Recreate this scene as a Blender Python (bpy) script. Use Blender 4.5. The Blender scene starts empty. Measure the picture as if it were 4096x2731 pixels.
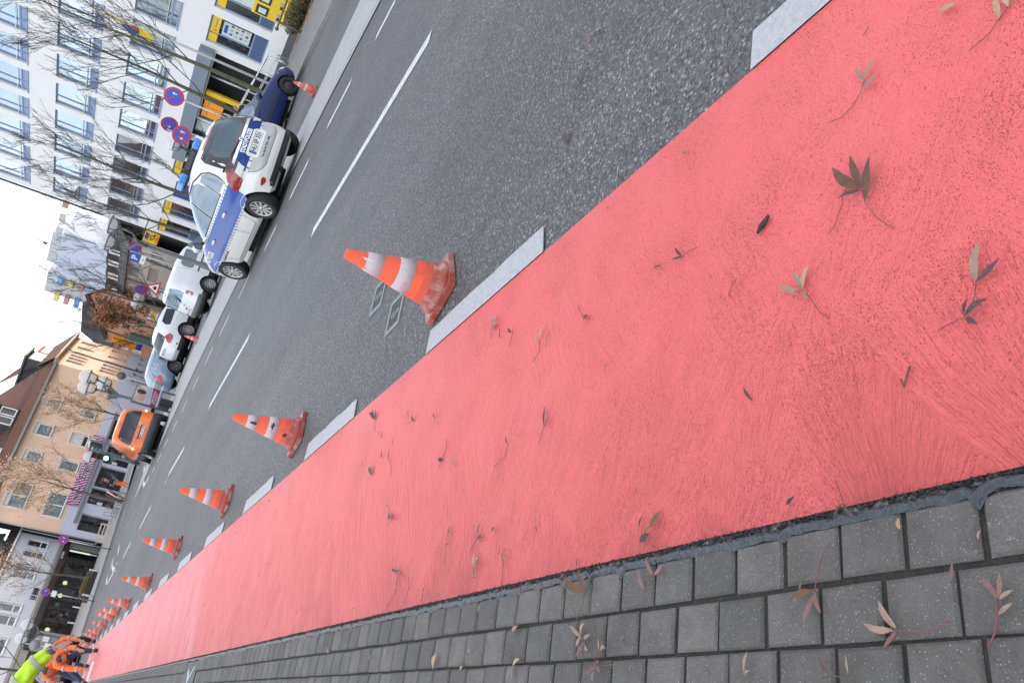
import bpy, bmesh, math, random
from mathutils import Vector, Matrix, noise
R = math.radians
random.seed(7)
SC = bpy.context.scene
COL = SC.collection

# ------------------------------------------------------------------ camera, sky, sun, exposure
CAM_H = 1.0
F_PX, YAW, PITCH, ROLL = 3272.99, R(29.148), R(21.686), R(70.100)   # focal length in 4096-wide pixels
fw = Vector((math.sin(YAW)*math.cos(PITCH), math.cos(YAW)*math.cos(PITCH), -math.sin(PITCH)))
r0 = Vector((math.cos(YAW), -math.sin(YAW), 0)); d0 = fw.cross(r0)
RX = math.cos(ROLL)*r0 + math.sin(ROLL)*d0      # picture right
RD = -math.sin(ROLL)*r0 + math.cos(ROLL)*d0     # picture down
cam_d = bpy.data.cameras.new('camera'); cam = bpy.data.objects.new('camera', cam_d); COL.objects.link(cam)
cam.matrix_world = Matrix(((RX.x, -RD.x, -fw.x, 0), (RX.y, -RD.y, -fw.y, 0), (RX.z, -RD.z, -fw.z, CAM_H), (0, 0, 0, 1)))
cam_d.sensor_width = 36; cam_d.lens = 36*F_PX/4096; cam_d.clip_start = 0.05; cam_d.clip_end = 2000
SC.camera = cam

SUN_AZ, SUN_EL = 84, 21        # degrees: azimuth clockwise from +Y, behind the white office block
world = bpy.data.worlds.new('World'); SC.world = world; world.use_nodes = True
wn, wl = world.node_tree.nodes, world.node_tree.links
bg = wn['Background']
sky = wn.new('ShaderNodeTexSky'); sky.sky_type = 'NISHITA'; sky.sun_disc = False
sky.sun_elevation = R(SUN_EL); sky.sun_rotation = R(SUN_AZ); sky.air_density = 1.0; sky.dust_density = 1.2; sky.ozone_density = 1.2
tc = wn.new('ShaderNodeTexCoord'); mp = wn.new('ShaderNodeMapping'); mp.inputs['Scale'].default_value = (1.6, 1.6, 3.6)
nz = wn.new('ShaderNodeTexNoise'); nz.inputs['Scale'].default_value = 1.5; nz.inputs['Detail'].default_value = 6; nz.inputs['Roughness'].default_value = .55
rp = wn.new('ShaderNodeValToRGB'); rp.color_ramp.elements[0].position = .42; rp.color_ramp.elements[1].position = .72
rp.color_ramp.elements[0].color = (.16, .16, .16, 1); rp.color_ramp.elements[1].color = (.93, .93, .93, 1)
mx = wn.new('ShaderNodeMixRGB'); mx.inputs['Color2'].default_value = (9.6, 9.3, 9.0, 1)
wl.new(tc.outputs['Generated'], mp.inputs['Vector']); wl.new(mp.outputs['Vector'], nz.inputs['Vector'])
wl.new(nz.outputs['Fac'], rp.inputs['Fac']); wl.new(rp.outputs['Color'], mx.inputs['Fac'])
wl.new(sky.outputs['Color'], mx.inputs['Color1']); wl.new(mx.outputs['Color'], bg.inputs['Color'])
bg.inputs['Strength'].default_value = 0.12
sd = bpy.data.lights.new('sun', 'SUN'); sd.energy = 1.4; sd.angle = R(10); sd.color = (1, .90, .76)
so = bpy.data.objects.new('sun', sd); COL.objects.link(so)
sv = Vector((math.sin(R(SUN_AZ))*math.cos(R(SUN_EL)), math.cos(R(SUN_AZ))*math.cos(R(SUN_EL)), math.sin(R(SUN_EL))))
so.rotation_euler = sv.to_track_quat('Z', 'Y').to_euler()
vs = SC.view_settings; vs.view_transform = 'Standard'; vs.look = 'None'; vs.gamma = 1; vs.use_curve_mapping = False
vs.exposure = 1.5
SC.cycles.max_bounces = 6; SC.cycles.diffuse_bounces = 3; SC.cycles.glossy_bounces = 3
SC.cycles.use_denoising = True

# ------------------------------------------------------------------ picture points -> places in the street
def ray(x, y):
    return RX*((x-2048)/F_PX) + RD*((y-1365.5)/F_PX) + fw
def G(x, y, z=0.0):
    d = ray(x, y); t = (z-CAM_H)/d.z; return Vector((d.x*t, d.y*t, z))
def atX(x, y, X):
    d = ray(x, y); t = X/d.x; return Vector((X, d.y*t, CAM_H+d.z*t))
def atY(x, y, Y):
    d = ray(x, y); t = Y/d.y; return Vector((d.x*t, Y, CAM_H+d.z*t))
def atD(x, y, D):
    d = ray(x, y); t = D/math.hypot(d.x, d.y); return Vector((d.x*t, d.y*t, CAM_H+d.z*t))
def over(X, Y, x, y):
    d = ray(x, y); h = math.hypot(d.x, d.y); return CAM_H + d.z/h*((X*d.x+Y*d.y)/h)
KY = [0, 523, 1046, 1569, 2092]
def K(k, a, b): return (a/3, KY[k]+b/3)

# ------------------------------------------------------------------ materials
MATS = {}
def nodes_of(m):
    m.use_nodes = True; return m.node_tree.nodes, m.node_tree.links
def M(name, col, rough=.6, metal=0, var=.12, vs=6.0, bump=0, bs=60, spec=.5, coat=0, emit=0, sheen=0):
    if name in MATS: return MATS[name]
    m = bpy.data.materials.new(name); n, l = nodes_of(m); p = n['Principled BSDF']
    p.inputs['Roughness'].default_value = rough; p.inputs['Metallic'].default_value = metal
    p.inputs['Specular IOR Level'].default_value = spec; p.inputs['Coat Weight'].default_value = coat; p.inputs['Coat Roughness'].default_value = .04
    c = n.new('ShaderNodeTexCoord')
    if var > 0:
        t = n.new('ShaderNodeTexNoise'); t.inputs['Scale'].default_value = vs; t.inputs['Detail'].default_value = 6; t.inputs['Roughness'].default_value = .65
        l.new(c.outputs['Object'], t.inputs['Vector'])
        r = n.new('ShaderNodeValToRGB'); e = r.color_ramp.elements
        e[0].position = .3; e[1].position = .7
        e[0].color = tuple(max(0, k*(1-var)) for k in col)+(1,); e[1].color = tuple(min(1, k*(1+var)) for k in col)+(1,)
        l.new(t.outputs['Fac'], r.inputs['Fac']); l.new(r.outputs['Color'], p.inputs['Base Color'])
    else:
        p.inputs['Base Color'].default_value = tuple(col)+(1,)
    if bump:
        t2 = n.new('ShaderNodeTexNoise'); t2.inputs['Scale'].default_value = bs; t2.inputs['Detail'].default_value = 4
        l.new(c.outputs['Object'], t2.inputs['Vector'])
        b = n.new('ShaderNodeBump'); b.inputs['Strength'].default_value = bump; b.inputs['Distance'].default_value = .01
        l.new(t2.outputs['Fac'], b.inputs['Height']); l.new(b.outputs['Normal'], p.inputs['Normal'])
    if emit:
        p.inputs['Emission Color'].default_value = tuple(col)+(1,); p.inputs['Emission Strength'].default_value = emit
    MATS[name] = m; return m
def glass(name, tint, refl=.35, rough=.02, wav=0, gcol=(.92, .96, 1)):
    if name in MATS: return MATS[name]
    m = bpy.data.materials.new(name); n, l = nodes_of(m); p = n['Principled BSDF']
    p.inputs['Base Color'].default_value = tuple(tint)+(1,); p.inputs['Roughness'].default_value = .25
    g = n.new('ShaderNodeBsdfGlossy'); g.inputs['Roughness'].default_value = rough; g.inputs['Color'].default_value = gcol+(1,)
    lw = n.new('ShaderNodeLayerWeight'); lw.inputs['Blend'].default_value = .10
    mr = n.new('ShaderNodeMapRange'); mr.inputs['To Min'].default_value = refl; mr.inputs['To Max'].default_value = .95
    ms = n.new('ShaderNodeMixShader'); l.new(lw.outputs['Fresnel'], mr.inputs['Value']); l.new(mr.outputs['Result'], ms.inputs['Fac'])
    l.new(p.outputs['BSDF'], ms.inputs[1]); l.new(g.outputs['BSDF'], ms.inputs[2]); l.new(ms.outputs['Shader'], n['Material Output'].inputs['Surface'])
    if wav:
        c = n.new('ShaderNodeTexCoord'); t = n.new('ShaderNodeTexNoise'); t.inputs['Scale'].default_value = .7
        b = n.new('ShaderNodeBump'); b.inputs['Strength'].default_value = wav; b.inputs['Distance'].default_value = .05
        l.new(c.outputs['Object'], t.inputs['Vector']); l.new(t.outputs['Fac'], b.inputs['Height']); l.new(b.outputs['Normal'], g.inputs['Normal'])
    MATS[name] = m; return m

def clear_glass(name, refl=.05, tint=(.80, .86, .88)):
    if name in MATS: return MATS[name]
    m = bpy.data.materials.new(name); n, l = nodes_of(m); n.remove(n['Principled BSDF'])
    t = n.new('ShaderNodeBsdfTransparent'); t.inputs['Color'].default_value = tint+(1,); g = n.new('ShaderNodeBsdfGlossy'); g.inputs['Roughness'].default_value = .02
    c = n.new('ShaderNodeTexCoord'); z = n.new('ShaderNodeTexNoise'); z.inputs['Scale'].default_value = .8; b = n.new('ShaderNodeBump'); b.inputs['Strength'].default_value = .05; b.inputs['Distance'].default_value = .05
    l.new(c.outputs['Object'], z.inputs['Vector']); l.new(z.outputs['Fac'], b.inputs['Height']); l.new(b.outputs['Normal'], g.inputs['Normal'])
    lw = n.new('ShaderNodeLayerWeight'); lw.inputs['Blend'].default_value = .12; mr = n.new('ShaderNodeMapRange'); mr.inputs['To Min'].default_value = refl; mr.inputs['To Max'].default_value = .95
    ms = n.new('ShaderNodeMixShader'); l.new(lw.outputs['Fresnel'], mr.inputs['Value']); l.new(mr.outputs['Result'], ms.inputs['Fac']); l.new(t.outputs['BSDF'], ms.inputs[1]); l.new(g.outputs['BSDF'], ms.inputs[2]); l.new(ms.outputs['Shader'], n['Material Output'].inputs['Surface'])
    MATS[name] = m; return m

# ------------------------------------------------------------------ mesh building
class MB:
    def __init__(s): s.v = []; s.f = []; s.m = []; s.mats = []; s.sm = []
    def mi(s, mat):
        if mat not in s.mats: s.mats.append(mat)
        return s.mats.index(mat)
    def add(s, vs, fs, mat, smooth=False):
        o = len(s.v); s.v += [tuple(v) for v in vs]; i = s.mi(mat)
        for f in fs: s.f.append(tuple(o+k for k in f)); s.m.append(i); s.sm.append(smooth)
    def box(s, lo, hi, mat, bev=0, T=None):
        (a, b, c), (d, e, f) = lo, hi
        vs = [(a, b, c), (d, b, c), (d, e, c), (a, e, c), (a, b, f), (d, b, f), (d, e, f), (a, e, f)]
        fs = [(0, 3, 2, 1), (4, 5, 6, 7), (0, 1, 5, 4), (1, 2, 6, 5), (2, 3, 7, 6), (3, 0, 4, 7)]
        if bev:
            bm = bmesh.new(); bv = [bm.verts.new(v) for v in vs]
            for q in fs: bm.faces.new([bv[k] for k in q])
            bmesh.ops.bevel(bm, geom=bm.edges[:], offset=bev, segments=1, affect='EDGES'); bm.verts.index_update()
            vs = [tuple(v.co) for v in bm.verts]; fs = [[v.index for v in q.verts] for q in bm.faces]; bm.free()
        if T: vs = [T @ Vector(v) for v in vs]
        s.add(vs, fs, mat)
    def quad(s, pts, mat): s.add(pts, [tuple(range(len(pts)))], mat)
    def prism(s, poly, z0, z1, mat):                     # poly: (x, y) counter-clockwise
        n = len(poly); vs = [(p[0], p[1], z0) for p in poly]+[(p[0], p[1], z1) for p in poly]
        fs = [tuple(range(n-1, -1, -1)), tuple(range(n, 2*n))]+[(i, (i+1) % n, n+(i+1) % n, n+i) for i in range(n)]
        s.add(vs, fs, mat)
    def slab(s, poly, y0, y1, mat):                      # poly in (x, z), thickness along y
        n = len(poly); vs = [(p[0], y0, p[1]) for p in poly]+[(p[0], y1, p[1]) for p in poly]
        fs = [tuple(range(n)), tuple(range(2*n-1, n-1, -1))]+[(i, n+i, n+(i+1) % n, (i+1) % n) for i in range(n)]
        s.add(vs, fs, mat)
    def tube(s, pts, rad, mat, n=6, cap=True, smooth=True):
        pts = [Vector(p) for p in pts]; rad = rad if isinstance(rad, (list, tuple)) else [rad]*len(pts)
        vs, fs = [], []; up = Vector((0, 0, 1)); prev = None
        for i, p in enumerate(pts):
            t = (pts[min(i+1, len(pts)-1)]-pts[max(i-1, 0)])
            t = t.normalized() if t.length > 1e-9 else Vector((0, 0, 1))
            a = prev if prev is not None else (Vector((1, 0, 0)) if abs(t.z) > .9 else up)
            a = (a - t*a.dot(t)); a = a.normalized() if a.length > 1e-6 else t.orthogonal().normalized(); prev = a; b = t.cross(a)
            for k in range(n):
                w = 2*math.pi*k/n; vs.append(p + (a*math.cos(w)+b*math.sin(w))*rad[i])
        for i in range(len(pts)-1):
            for k in range(n): fs.append((i*n+k, i*n+(k+1) % n, (i+1)*n+(k+1) % n, (i+1)*n+k))
        if cap: fs += [tuple(range(n-1, -1, -1)), tuple((len(pts)-1)*n+k for k in range(n))]
        s.add(vs, fs, mat, smooth)
    def lathe(s, prof, mat, n=24, c=(0, 0, 0), axis='z', smooth=True, cap=True):   # prof: (radius, height)
        vs, fs = [], []
        for r_, h in prof:
            for k in range(n):
                w = 2*math.pi*k/n; x, y = r_*math.cos(w), r_*math.sin(w)
                vs.append({'z': (c[0]+x, c[1]+y, c[2]+h), 'y': (c[0]+y, c[1]+h, c[2]+x), 'x': (c[0]+h, c[1]+x, c[2]+y)}[axis])
        for i in range(len(prof)-1):
            for k in range(n): fs.append((i*n+k, i*n+(k+1) % n, (i+1)*n+(k+1) % n, (i+1)*n+k))
        if cap:
            if prof[0][0] > 1e-4: fs.append(tuple(range(n-1, -1, -1)))
            if prof[-1][0] > 1e-4: fs.append(tuple((len(prof)-1)*n+k for k in range(n)))
        s.add(vs, fs, mat, smooth)
    def ball(s, c, r, mat, nu=16, nv=10, sc=(1, 1, 1)):
        vs, fs = [], []
        for j in range(nv+1):
            t = math.pi*j/nv
            for i in range(nu):
                w = 2*math.pi*i/nu; vs.append((c[0]+r*sc[0]*math.sin(t)*math.cos(w), c[1]+r*sc[1]*math.sin(t)*math.sin(w), c[2]+r*sc[2]*math.cos(t)))
        for j in range(nv):
            for i in range(nu): fs.append((j*nu+i, (j+1)*nu+i, (j+1)*nu+(i+1) % nu, j*nu+(i+1) % nu))
        s.add(vs, fs, mat, True)
    def mesh(s, name):
        me = bpy.data.meshes.new(name); me.from_pydata(s.v, [], s.f)
        for mt in s.mats: me.materials.append(mt)
        me.polygons.foreach_set('material_index', s.m); me.polygons.foreach_set('use_smooth', s.sm); me.update()
        return me
    def build(s, name, parent=None, **kw): return link(name, s.mesh(name), parent, **kw)

KIDS = {}
def link(name, me, parent=None, loc=None, rot=None, **props):
    o = bpy.data.objects.new(name, me); COL.objects.link(o)
    if parent: o.parent = parent; KIDS.setdefault(parent.name, []).append(o)
    if loc is not None: o.location = loc
    if rot is not None: o.rotation_euler = rot
    for k, v in props.items(): o[k] = v
    return o
def tag(o, label, cat, group=None):
    o['label'] = label; o['category'] = cat
    if group: o['group'] = group
    return o
def thing(name, label, cat, loc=(0, 0, 0), rz=0, group=None):
    o = bpy.data.objects.new(name, None); o.empty_display_size = .2; COL.objects.link(o); o.location = loc; o.rotation_euler = (0, 0, rz)
    return tag(o, label, cat, group)
def dup(root, loc=None, rz=None, label=None, group=None, scale=None):
    def cp(o, parent):
        c = o.copy(); COL.objects.link(c)
        if parent: c.parent = parent; KIDS.setdefault(parent.name, []).append(c)
        for ch in KIDS.get(o.name, []): cp(ch, c)
        return c
    r = cp(root, None)
    if loc is not None: r.location = loc
    if rz is not None: r.rotation_euler = (0, 0, rz)
    if scale: r.scale = (scale,)*3
    if label: r['label'] = label
    if group: r['group'] = group
    return r
def structure(name, mb, parent=None):
    o = mb.build(name, parent)
    if not parent: o['kind'] = 'structure'
    return o
def sharp(me, ang=32):
    bm = bmesh.new(); bm.from_mesh(me)
    for e in bm.edges:
        if len(e.link_faces) == 2 and e.calc_face_angle(0) > R(ang): e.smooth = False
    for f in bm.faces: f.smooth = True
    bm.to_mesh(me); bm.free()
def text_mesh(txt, size, mat, ext=.004, bold=0, align='CENTER', width=None):
    cu = bpy.data.curves.new('t', 'FONT'); cu.body = txt; cu.size = size; cu.extrude = ext; cu.align_x = align; cu.align_y = 'CENTER'; cu.offset = bold
    cu.resolution_u = 3
    o = bpy.data.objects.new('t', cu); COL.objects.link(o); dg = bpy.context.evaluated_depsgraph_get()
    me = bpy.data.meshes.new_from_object(o.evaluated_get(dg)); bpy.data.objects.remove(o); me.materials.clear(); me.materials.append(mat)
    if width:
        xs = [v.co.x for v in me.vertices]; w = max(xs)-min(xs)
        for v in me.vertices: v.co.x *= width/w
    return me
UP = Matrix.Rotation(R(90), 4, 'X')                        # text plane -> standing, facing local -y
def wall_text(txt, size, mat, parent, x, y, z, name='lettering', **kw):
    me = text_mesh(txt, size, mat, **kw); me.transform(Matrix.Translation((x, y, z)) @ UP); return link(name, me, parent)
# ------------------------------------------------------------------ ground materials
def asphalt_mat(name, base, bump=.9, cell=150, speck=1.0):
    m = bpy.data.materials.new(name); n, l = nodes_of(m); p = n['Principled BSDF']; p.inputs['Roughness'].default_value = .55
    c = n.new('ShaderNodeTexCoord')
    v = n.new('ShaderNodeTexVoronoi'); v.inputs['Scale'].default_value = cell; l.new(c.outputs['Object'], v.inputs['Vector'])
    v2 = n.new('ShaderNodeTexVoronoi'); v2.inputs['Scale'].default_value = cell*.45; l.new(c.outputs['Object'], v2.inputs['Vector'])
    sx = n.new('ShaderNodeSeparateColor'); l.new(v.outputs['Color'], sx.inputs['Color'])
    r = n.new('ShaderNodeValToRGB'); e = r.color_ramp.elements
    e[0].position = 0; e[0].color = (base*.26, base*.275, base*.30, 1); e[1].position = 1; e[1].color = (base*3.2*speck, base*3.1*speck, base*2.9*speck, 1)
    q = e.new(.62); q.color = (base*.95, base*.99, base*1.07, 1); q = e.new(.9); q.color = (base*1.35, base*1.38, base*1.42, 1)
    l.new(sx.outputs['Red'], r.inputs['Fac'])
    t = n.new('ShaderNodeTexNoise'); t.inputs['Scale'].default_value = .55; t.inputs['Detail'].default_value = 8; t.inputs['Roughness'].default_value = .6
    mp = n.new('ShaderNodeMapping'); mp.inputs['Scale'].default_value = (1.6, .35, 1)
    l.new(c.outputs['Object'], mp.inputs['Vector']); l.new(mp.outputs['Vector'], t.inputs['Vector'])
    r2 = n.new('ShaderNodeValToRGB'); r2.color_ramp.elements[0].position = .3; r2.color_ramp.elements[1].position = .72
    r2.color_ramp.elements[0].color = (.68, .68, .70, 1); r2.color_ramp.elements[1].color = (1.28, 1.27, 1.25, 1)
    l.new(t.outputs['Fac'], r2.inputs['Fac'])
    x = n.new('ShaderNodeMixRGB'); x.blend_type = 'MULTIPLY'; x.inputs['Fac'].default_value = 1
    l.new(r.outputs['Color'], x.inputs['Color1']); l.new(r2.outputs['Color'], x.inputs['Color2'])
    t3 = n.new('ShaderNodeTexNoise'); t3.inputs['Scale'].default_value = 1.7; t3.inputs['Detail'].default_value = 5; l.new(c.outputs['Object'], t3.inputs['Vector'])
    r3 = n.new('ShaderNodeValToRGB'); r3.color_ramp.elements[0].position = .62; r3.color_ramp.elements[1].position = .76; r3.color_ramp.elements[0].color = (1, 1, 1, 1); r3.color_ramp.elements[1].color = (.62, .62, .63, 1); l.new(t3.outputs['Fac'], r3.inputs['Fac'])
    x3 = n.new('ShaderNodeMixRGB'); x3.blend_type = 'MULTIPLY'; x3.inputs['Fac'].default_value = 1; l.new(x.outputs['Color'], x3.inputs['Color1']); l.new(r3.outputs['Color'], x3.inputs['Color2']); l.new(x3.outputs['Color'], p.inputs['Base Color'])
    ad = n.new('ShaderNodeMath'); ad.operation = 'ADD'; l.new(v.outputs['Distance'], ad.inputs[0]); l.new(v2.outputs['Distance'], ad.inputs[1])
    b = n.new('ShaderNodeBump'); b.invert = True; b.inputs['Strength'].default_value = bump; b.inputs['Distance'].default_value = .006
    l.new(ad.outputs[0], b.inputs['Height']); l.new(b.outputs['Normal'], p.inputs['Normal'])
    return m
def red_mat():
    m = bpy.data.materials.new('red_coating'); n, l = nodes_of(m); p = n['Principled BSDF']; p.inputs['Roughness'].default_value = .40; p.inputs['Specular IOR Level'].default_value = .5
    c = n.new('ShaderNodeTexCoord')
    def node(t, **kw):
        q = n.new(t)
        for k, v in kw.items():
            if k in q.inputs: q.inputs[k].default_value = v
            else: setattr(q, k, v)
        return q
    # trowel strokes: fans that start at the kerb and sweep across the lane, one fan every 30 cm
    sep = node('ShaderNodeSeparateXYZ'); l.new(c.outputs['Object'], sep.inputs[0])
    wob = node('ShaderNodeTexNoise', Scale=2.2, Detail=2.0); l.new(c.outputs['Object'], wob.inputs['Vector'])
    def math_(op, a, b=None, c_=None):
        q = n.new('ShaderNodeMath'); q.operation = op
        for i, k in enumerate((a, b, c_)):
            if k is None: continue
            if isinstance(k, (int, float)): q.inputs[i].default_value = k
            else: l.new(k, q.inputs[i])
        return q.outputs[0]
    X, Y = sep.outputs['X'], sep.outputs['Y']; W = math_('SUBTRACT', wob.outputs['Fac'], .5)
    def fans(x0, slant, period, off, k):
        Yw = math_('ADD', Y, math_('MULTIPLY', W, .10))
        u = math_('DIVIDE', math_('ADD', math_('SUBTRACT', Yw, math_('MULTIPLY', X, slant)), off), period)
        cell = math_('FLOOR', u)
        jit = math_('MULTIPLY', math_('SINE', math_('MULTIPLY', cell, 12.9898)), period*.35)
        yc = math_('ADD', math_('SUBTRACT', math_('MULTIPLY', math_('ADD', cell, .35), period), off), jit)
        th = math_('ARCTAN2', math_('SUBTRACT', Yw, math_('ADD', yc, slant*.42)), math_('ADD', math_('SUBTRACT', X, x0), math_('MULTIPLY', math_('SINE', math_('MULTIPLY', cell, 5.1)), .06)))
        cv = n.new('ShaderNodeCombineXYZ'); l.new(math_('MULTIPLY', th, k), cv.inputs[0]); l.new(math_('MULTIPLY', X, 3.0), cv.inputs[1]); l.new(math_('MULTIPLY', cell, 7.31), cv.inputs[2])
        t = node('ShaderNodeTexNoise', Scale=1.0, Detail=4.0, Roughness=.62); l.new(cv.outputs[0], t.inputs['Vector'])
        return t.outputs['Fac']
    s1 = fans(.20, .75, .30, 0.0, 34.0); s2 = fans(.10, -.85, .46, .17, 46.0)
    msk = node('ShaderNodeTexNoise', Scale=2.1, Detail=2.0); l.new(c.outputs['Object'], msk.inputs['Vector'])
    mr = node('ShaderNodeMapRange'); mr.inputs['From Min'].default_value = .47; mr.inputs['From Max'].default_value = .53; l.new(msk.outputs['Fac'], mr.inputs['Value'])
    mixs = n.new('ShaderNodeMix'); l.new(mr.outputs['Result'], mixs.inputs['Factor']); l.new(s1, mixs.inputs[2]); l.new(s2, mixs.inputs[3])
    fade = node('ShaderNodeMapRange'); fade.inputs['From Min'].default_value = 1.45; fade.inputs['From Max'].default_value = .75; fade.inputs['To Min'].default_value = .2; l.new(X, fade.inputs['Value'])
    hs = math_('MULTIPLY', math_('SUBTRACT', mixs.outputs[0], .5), fade.outputs['Result'])
    gr = node('ShaderNodeTexNoise', Scale=260.0, Detail=3.0); l.new(c.outputs['Object'], gr.inputs['Vector'])
    gr2 = node('ShaderNodeTexNoise', Scale=70.0, Detail=4.0, Roughness=.7); l.new(c.outputs['Object'], gr2.inputs['Vector'])
    dens = node('ShaderNodeTexNoise', Scale=5.0, Detail=3.0); l.new(c.outputs['Object'], dens.inputs['Vector'])
    pv = node('ShaderNodeTexNoise', Scale=330.0, Detail=3.0); l.new(c.outputs['Object'], pv.inputs['Vector'])
    pq = math_('ADD', math_('ADD', pv.outputs['Fac'], math_('MULTIPLY', math_('SUBTRACT', .5, dens.outputs['Fac']), .22)), math_('MULTIPLY', hs, .12))
    pr = node('ShaderNodeMapRange'); pr.inputs['From Min'].default_value = .295; pr.inputs['From Max'].default_value = .385; l.new(pq, pr.inputs['Value'])
    vo = node('ShaderNodeTexVoronoi', Scale=60.0); vo.inputs['Randomness'].default_value = 1; l.new(c.outputs['Object'], vo.inputs['Vector'])
    pv2 = node('ShaderNodeMapRange'); pv2.inputs['From Min'].default_value = .07; pv2.inputs['From Max'].default_value = .13; l.new(vo.outputs['Distance'], pv2.inputs['Value'])
    sc_ = n.new('ShaderNodeSeparateColor'); l.new(vo.outputs['Color'], sc_.inputs['Color']); big_ok = math_('GREATER_THAN', sc_.outputs['Green'], .16)
    pit = math_('MULTIPLY', pr.outputs['Result'], math_('MAXIMUM', pv2.outputs['Result'], big_ok))       # 0 in a pit
    h = math_('ADD', math_('ADD', math_('MULTIPLY', hs, 2.5), math_('MULTIPLY', gr.outputs['Fac'], .30)), math_('ADD', math_('MULTIPLY', pit, .40), math_('MULTIPLY', gr2.outputs['Fac'], .75)))
    b = node('ShaderNodeBump'); b.inputs['Strength'].default_value = 1.0; b.inputs['Distance'].default_value = .010; l.new(h, b.inputs['Height']); l.new(b.outputs['Normal'], p.inputs['Normal'])
    big = node('ShaderNodeTexNoise', Scale=.9, Detail=5.0); mp = node('ShaderNodeMapping'); mp.inputs['Scale'].default_value = (.5, 1.6, 1); l.new(c.outputs['Object'], mp.inputs['Vector']); l.new(mp.outputs['Vector'], big.inputs['Vector'])
    cr = n.new('ShaderNodeValToRGB'); cr.color_ramp.elements[0].position = .3; cr.color_ramp.elements[1].position = .75
    cr.color_ramp.elements[0].color = (.70, .100, .100, 1); cr.color_ramp.elements[1].color = (.78, .138, .138, 1); l.new(big.outputs['Fac'], cr.inputs['Fac'])
    mx = n.new('ShaderNodeMixRGB'); mx.inputs['Color1'].default_value = (.52, .06, .062, 1); l.new(pit, mx.inputs['Fac']); l.new(cr.outputs['Color'], mx.inputs['Color2'])
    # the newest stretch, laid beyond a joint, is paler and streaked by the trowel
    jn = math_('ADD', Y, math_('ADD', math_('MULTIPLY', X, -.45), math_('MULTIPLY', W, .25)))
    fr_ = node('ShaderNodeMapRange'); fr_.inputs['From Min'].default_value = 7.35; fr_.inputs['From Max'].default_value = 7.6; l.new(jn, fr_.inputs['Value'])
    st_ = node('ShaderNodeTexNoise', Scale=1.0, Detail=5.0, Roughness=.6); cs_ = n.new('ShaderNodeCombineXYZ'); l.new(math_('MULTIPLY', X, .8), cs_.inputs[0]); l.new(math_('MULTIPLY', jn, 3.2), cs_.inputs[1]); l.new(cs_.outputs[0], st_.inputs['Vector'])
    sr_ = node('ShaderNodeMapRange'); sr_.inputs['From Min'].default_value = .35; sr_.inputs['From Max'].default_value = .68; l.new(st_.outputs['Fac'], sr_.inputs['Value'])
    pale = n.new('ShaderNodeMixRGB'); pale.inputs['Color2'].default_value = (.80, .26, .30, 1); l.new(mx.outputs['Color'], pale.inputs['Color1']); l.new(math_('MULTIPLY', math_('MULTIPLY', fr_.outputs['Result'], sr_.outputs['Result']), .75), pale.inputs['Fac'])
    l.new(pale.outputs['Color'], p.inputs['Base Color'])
    return m
ASPH = asphalt_mat('asphalt', .090, 1.0, 128, 1.15)
ASPH_P = asphalt_mat('parking_asphalt', .095, .3, 210, .7)
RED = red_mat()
MARK = M('road_paint', (.385, .40, .42), .6, var=.2, vs=70, bump=.5, bs=260)
MARK_OLD = M('worn_road_paint', (.52, .53, .56), .6, var=.25, vs=14, bump=.3, bs=160)
CONC = M('gutter_concrete', (.33, .335, .345), .8, var=.14, vs=3.5, bump=.4, bs=70)
WALK = M('footpath_asphalt', (.20, .20, .195), .85, var=.15, vs=2.2, bump=.5, bs=90)
PAVE_FAR = M('far_paving', (.26, .255, .25), .85, var=.16, vs=5, bump=.5, bs=40)
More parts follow.
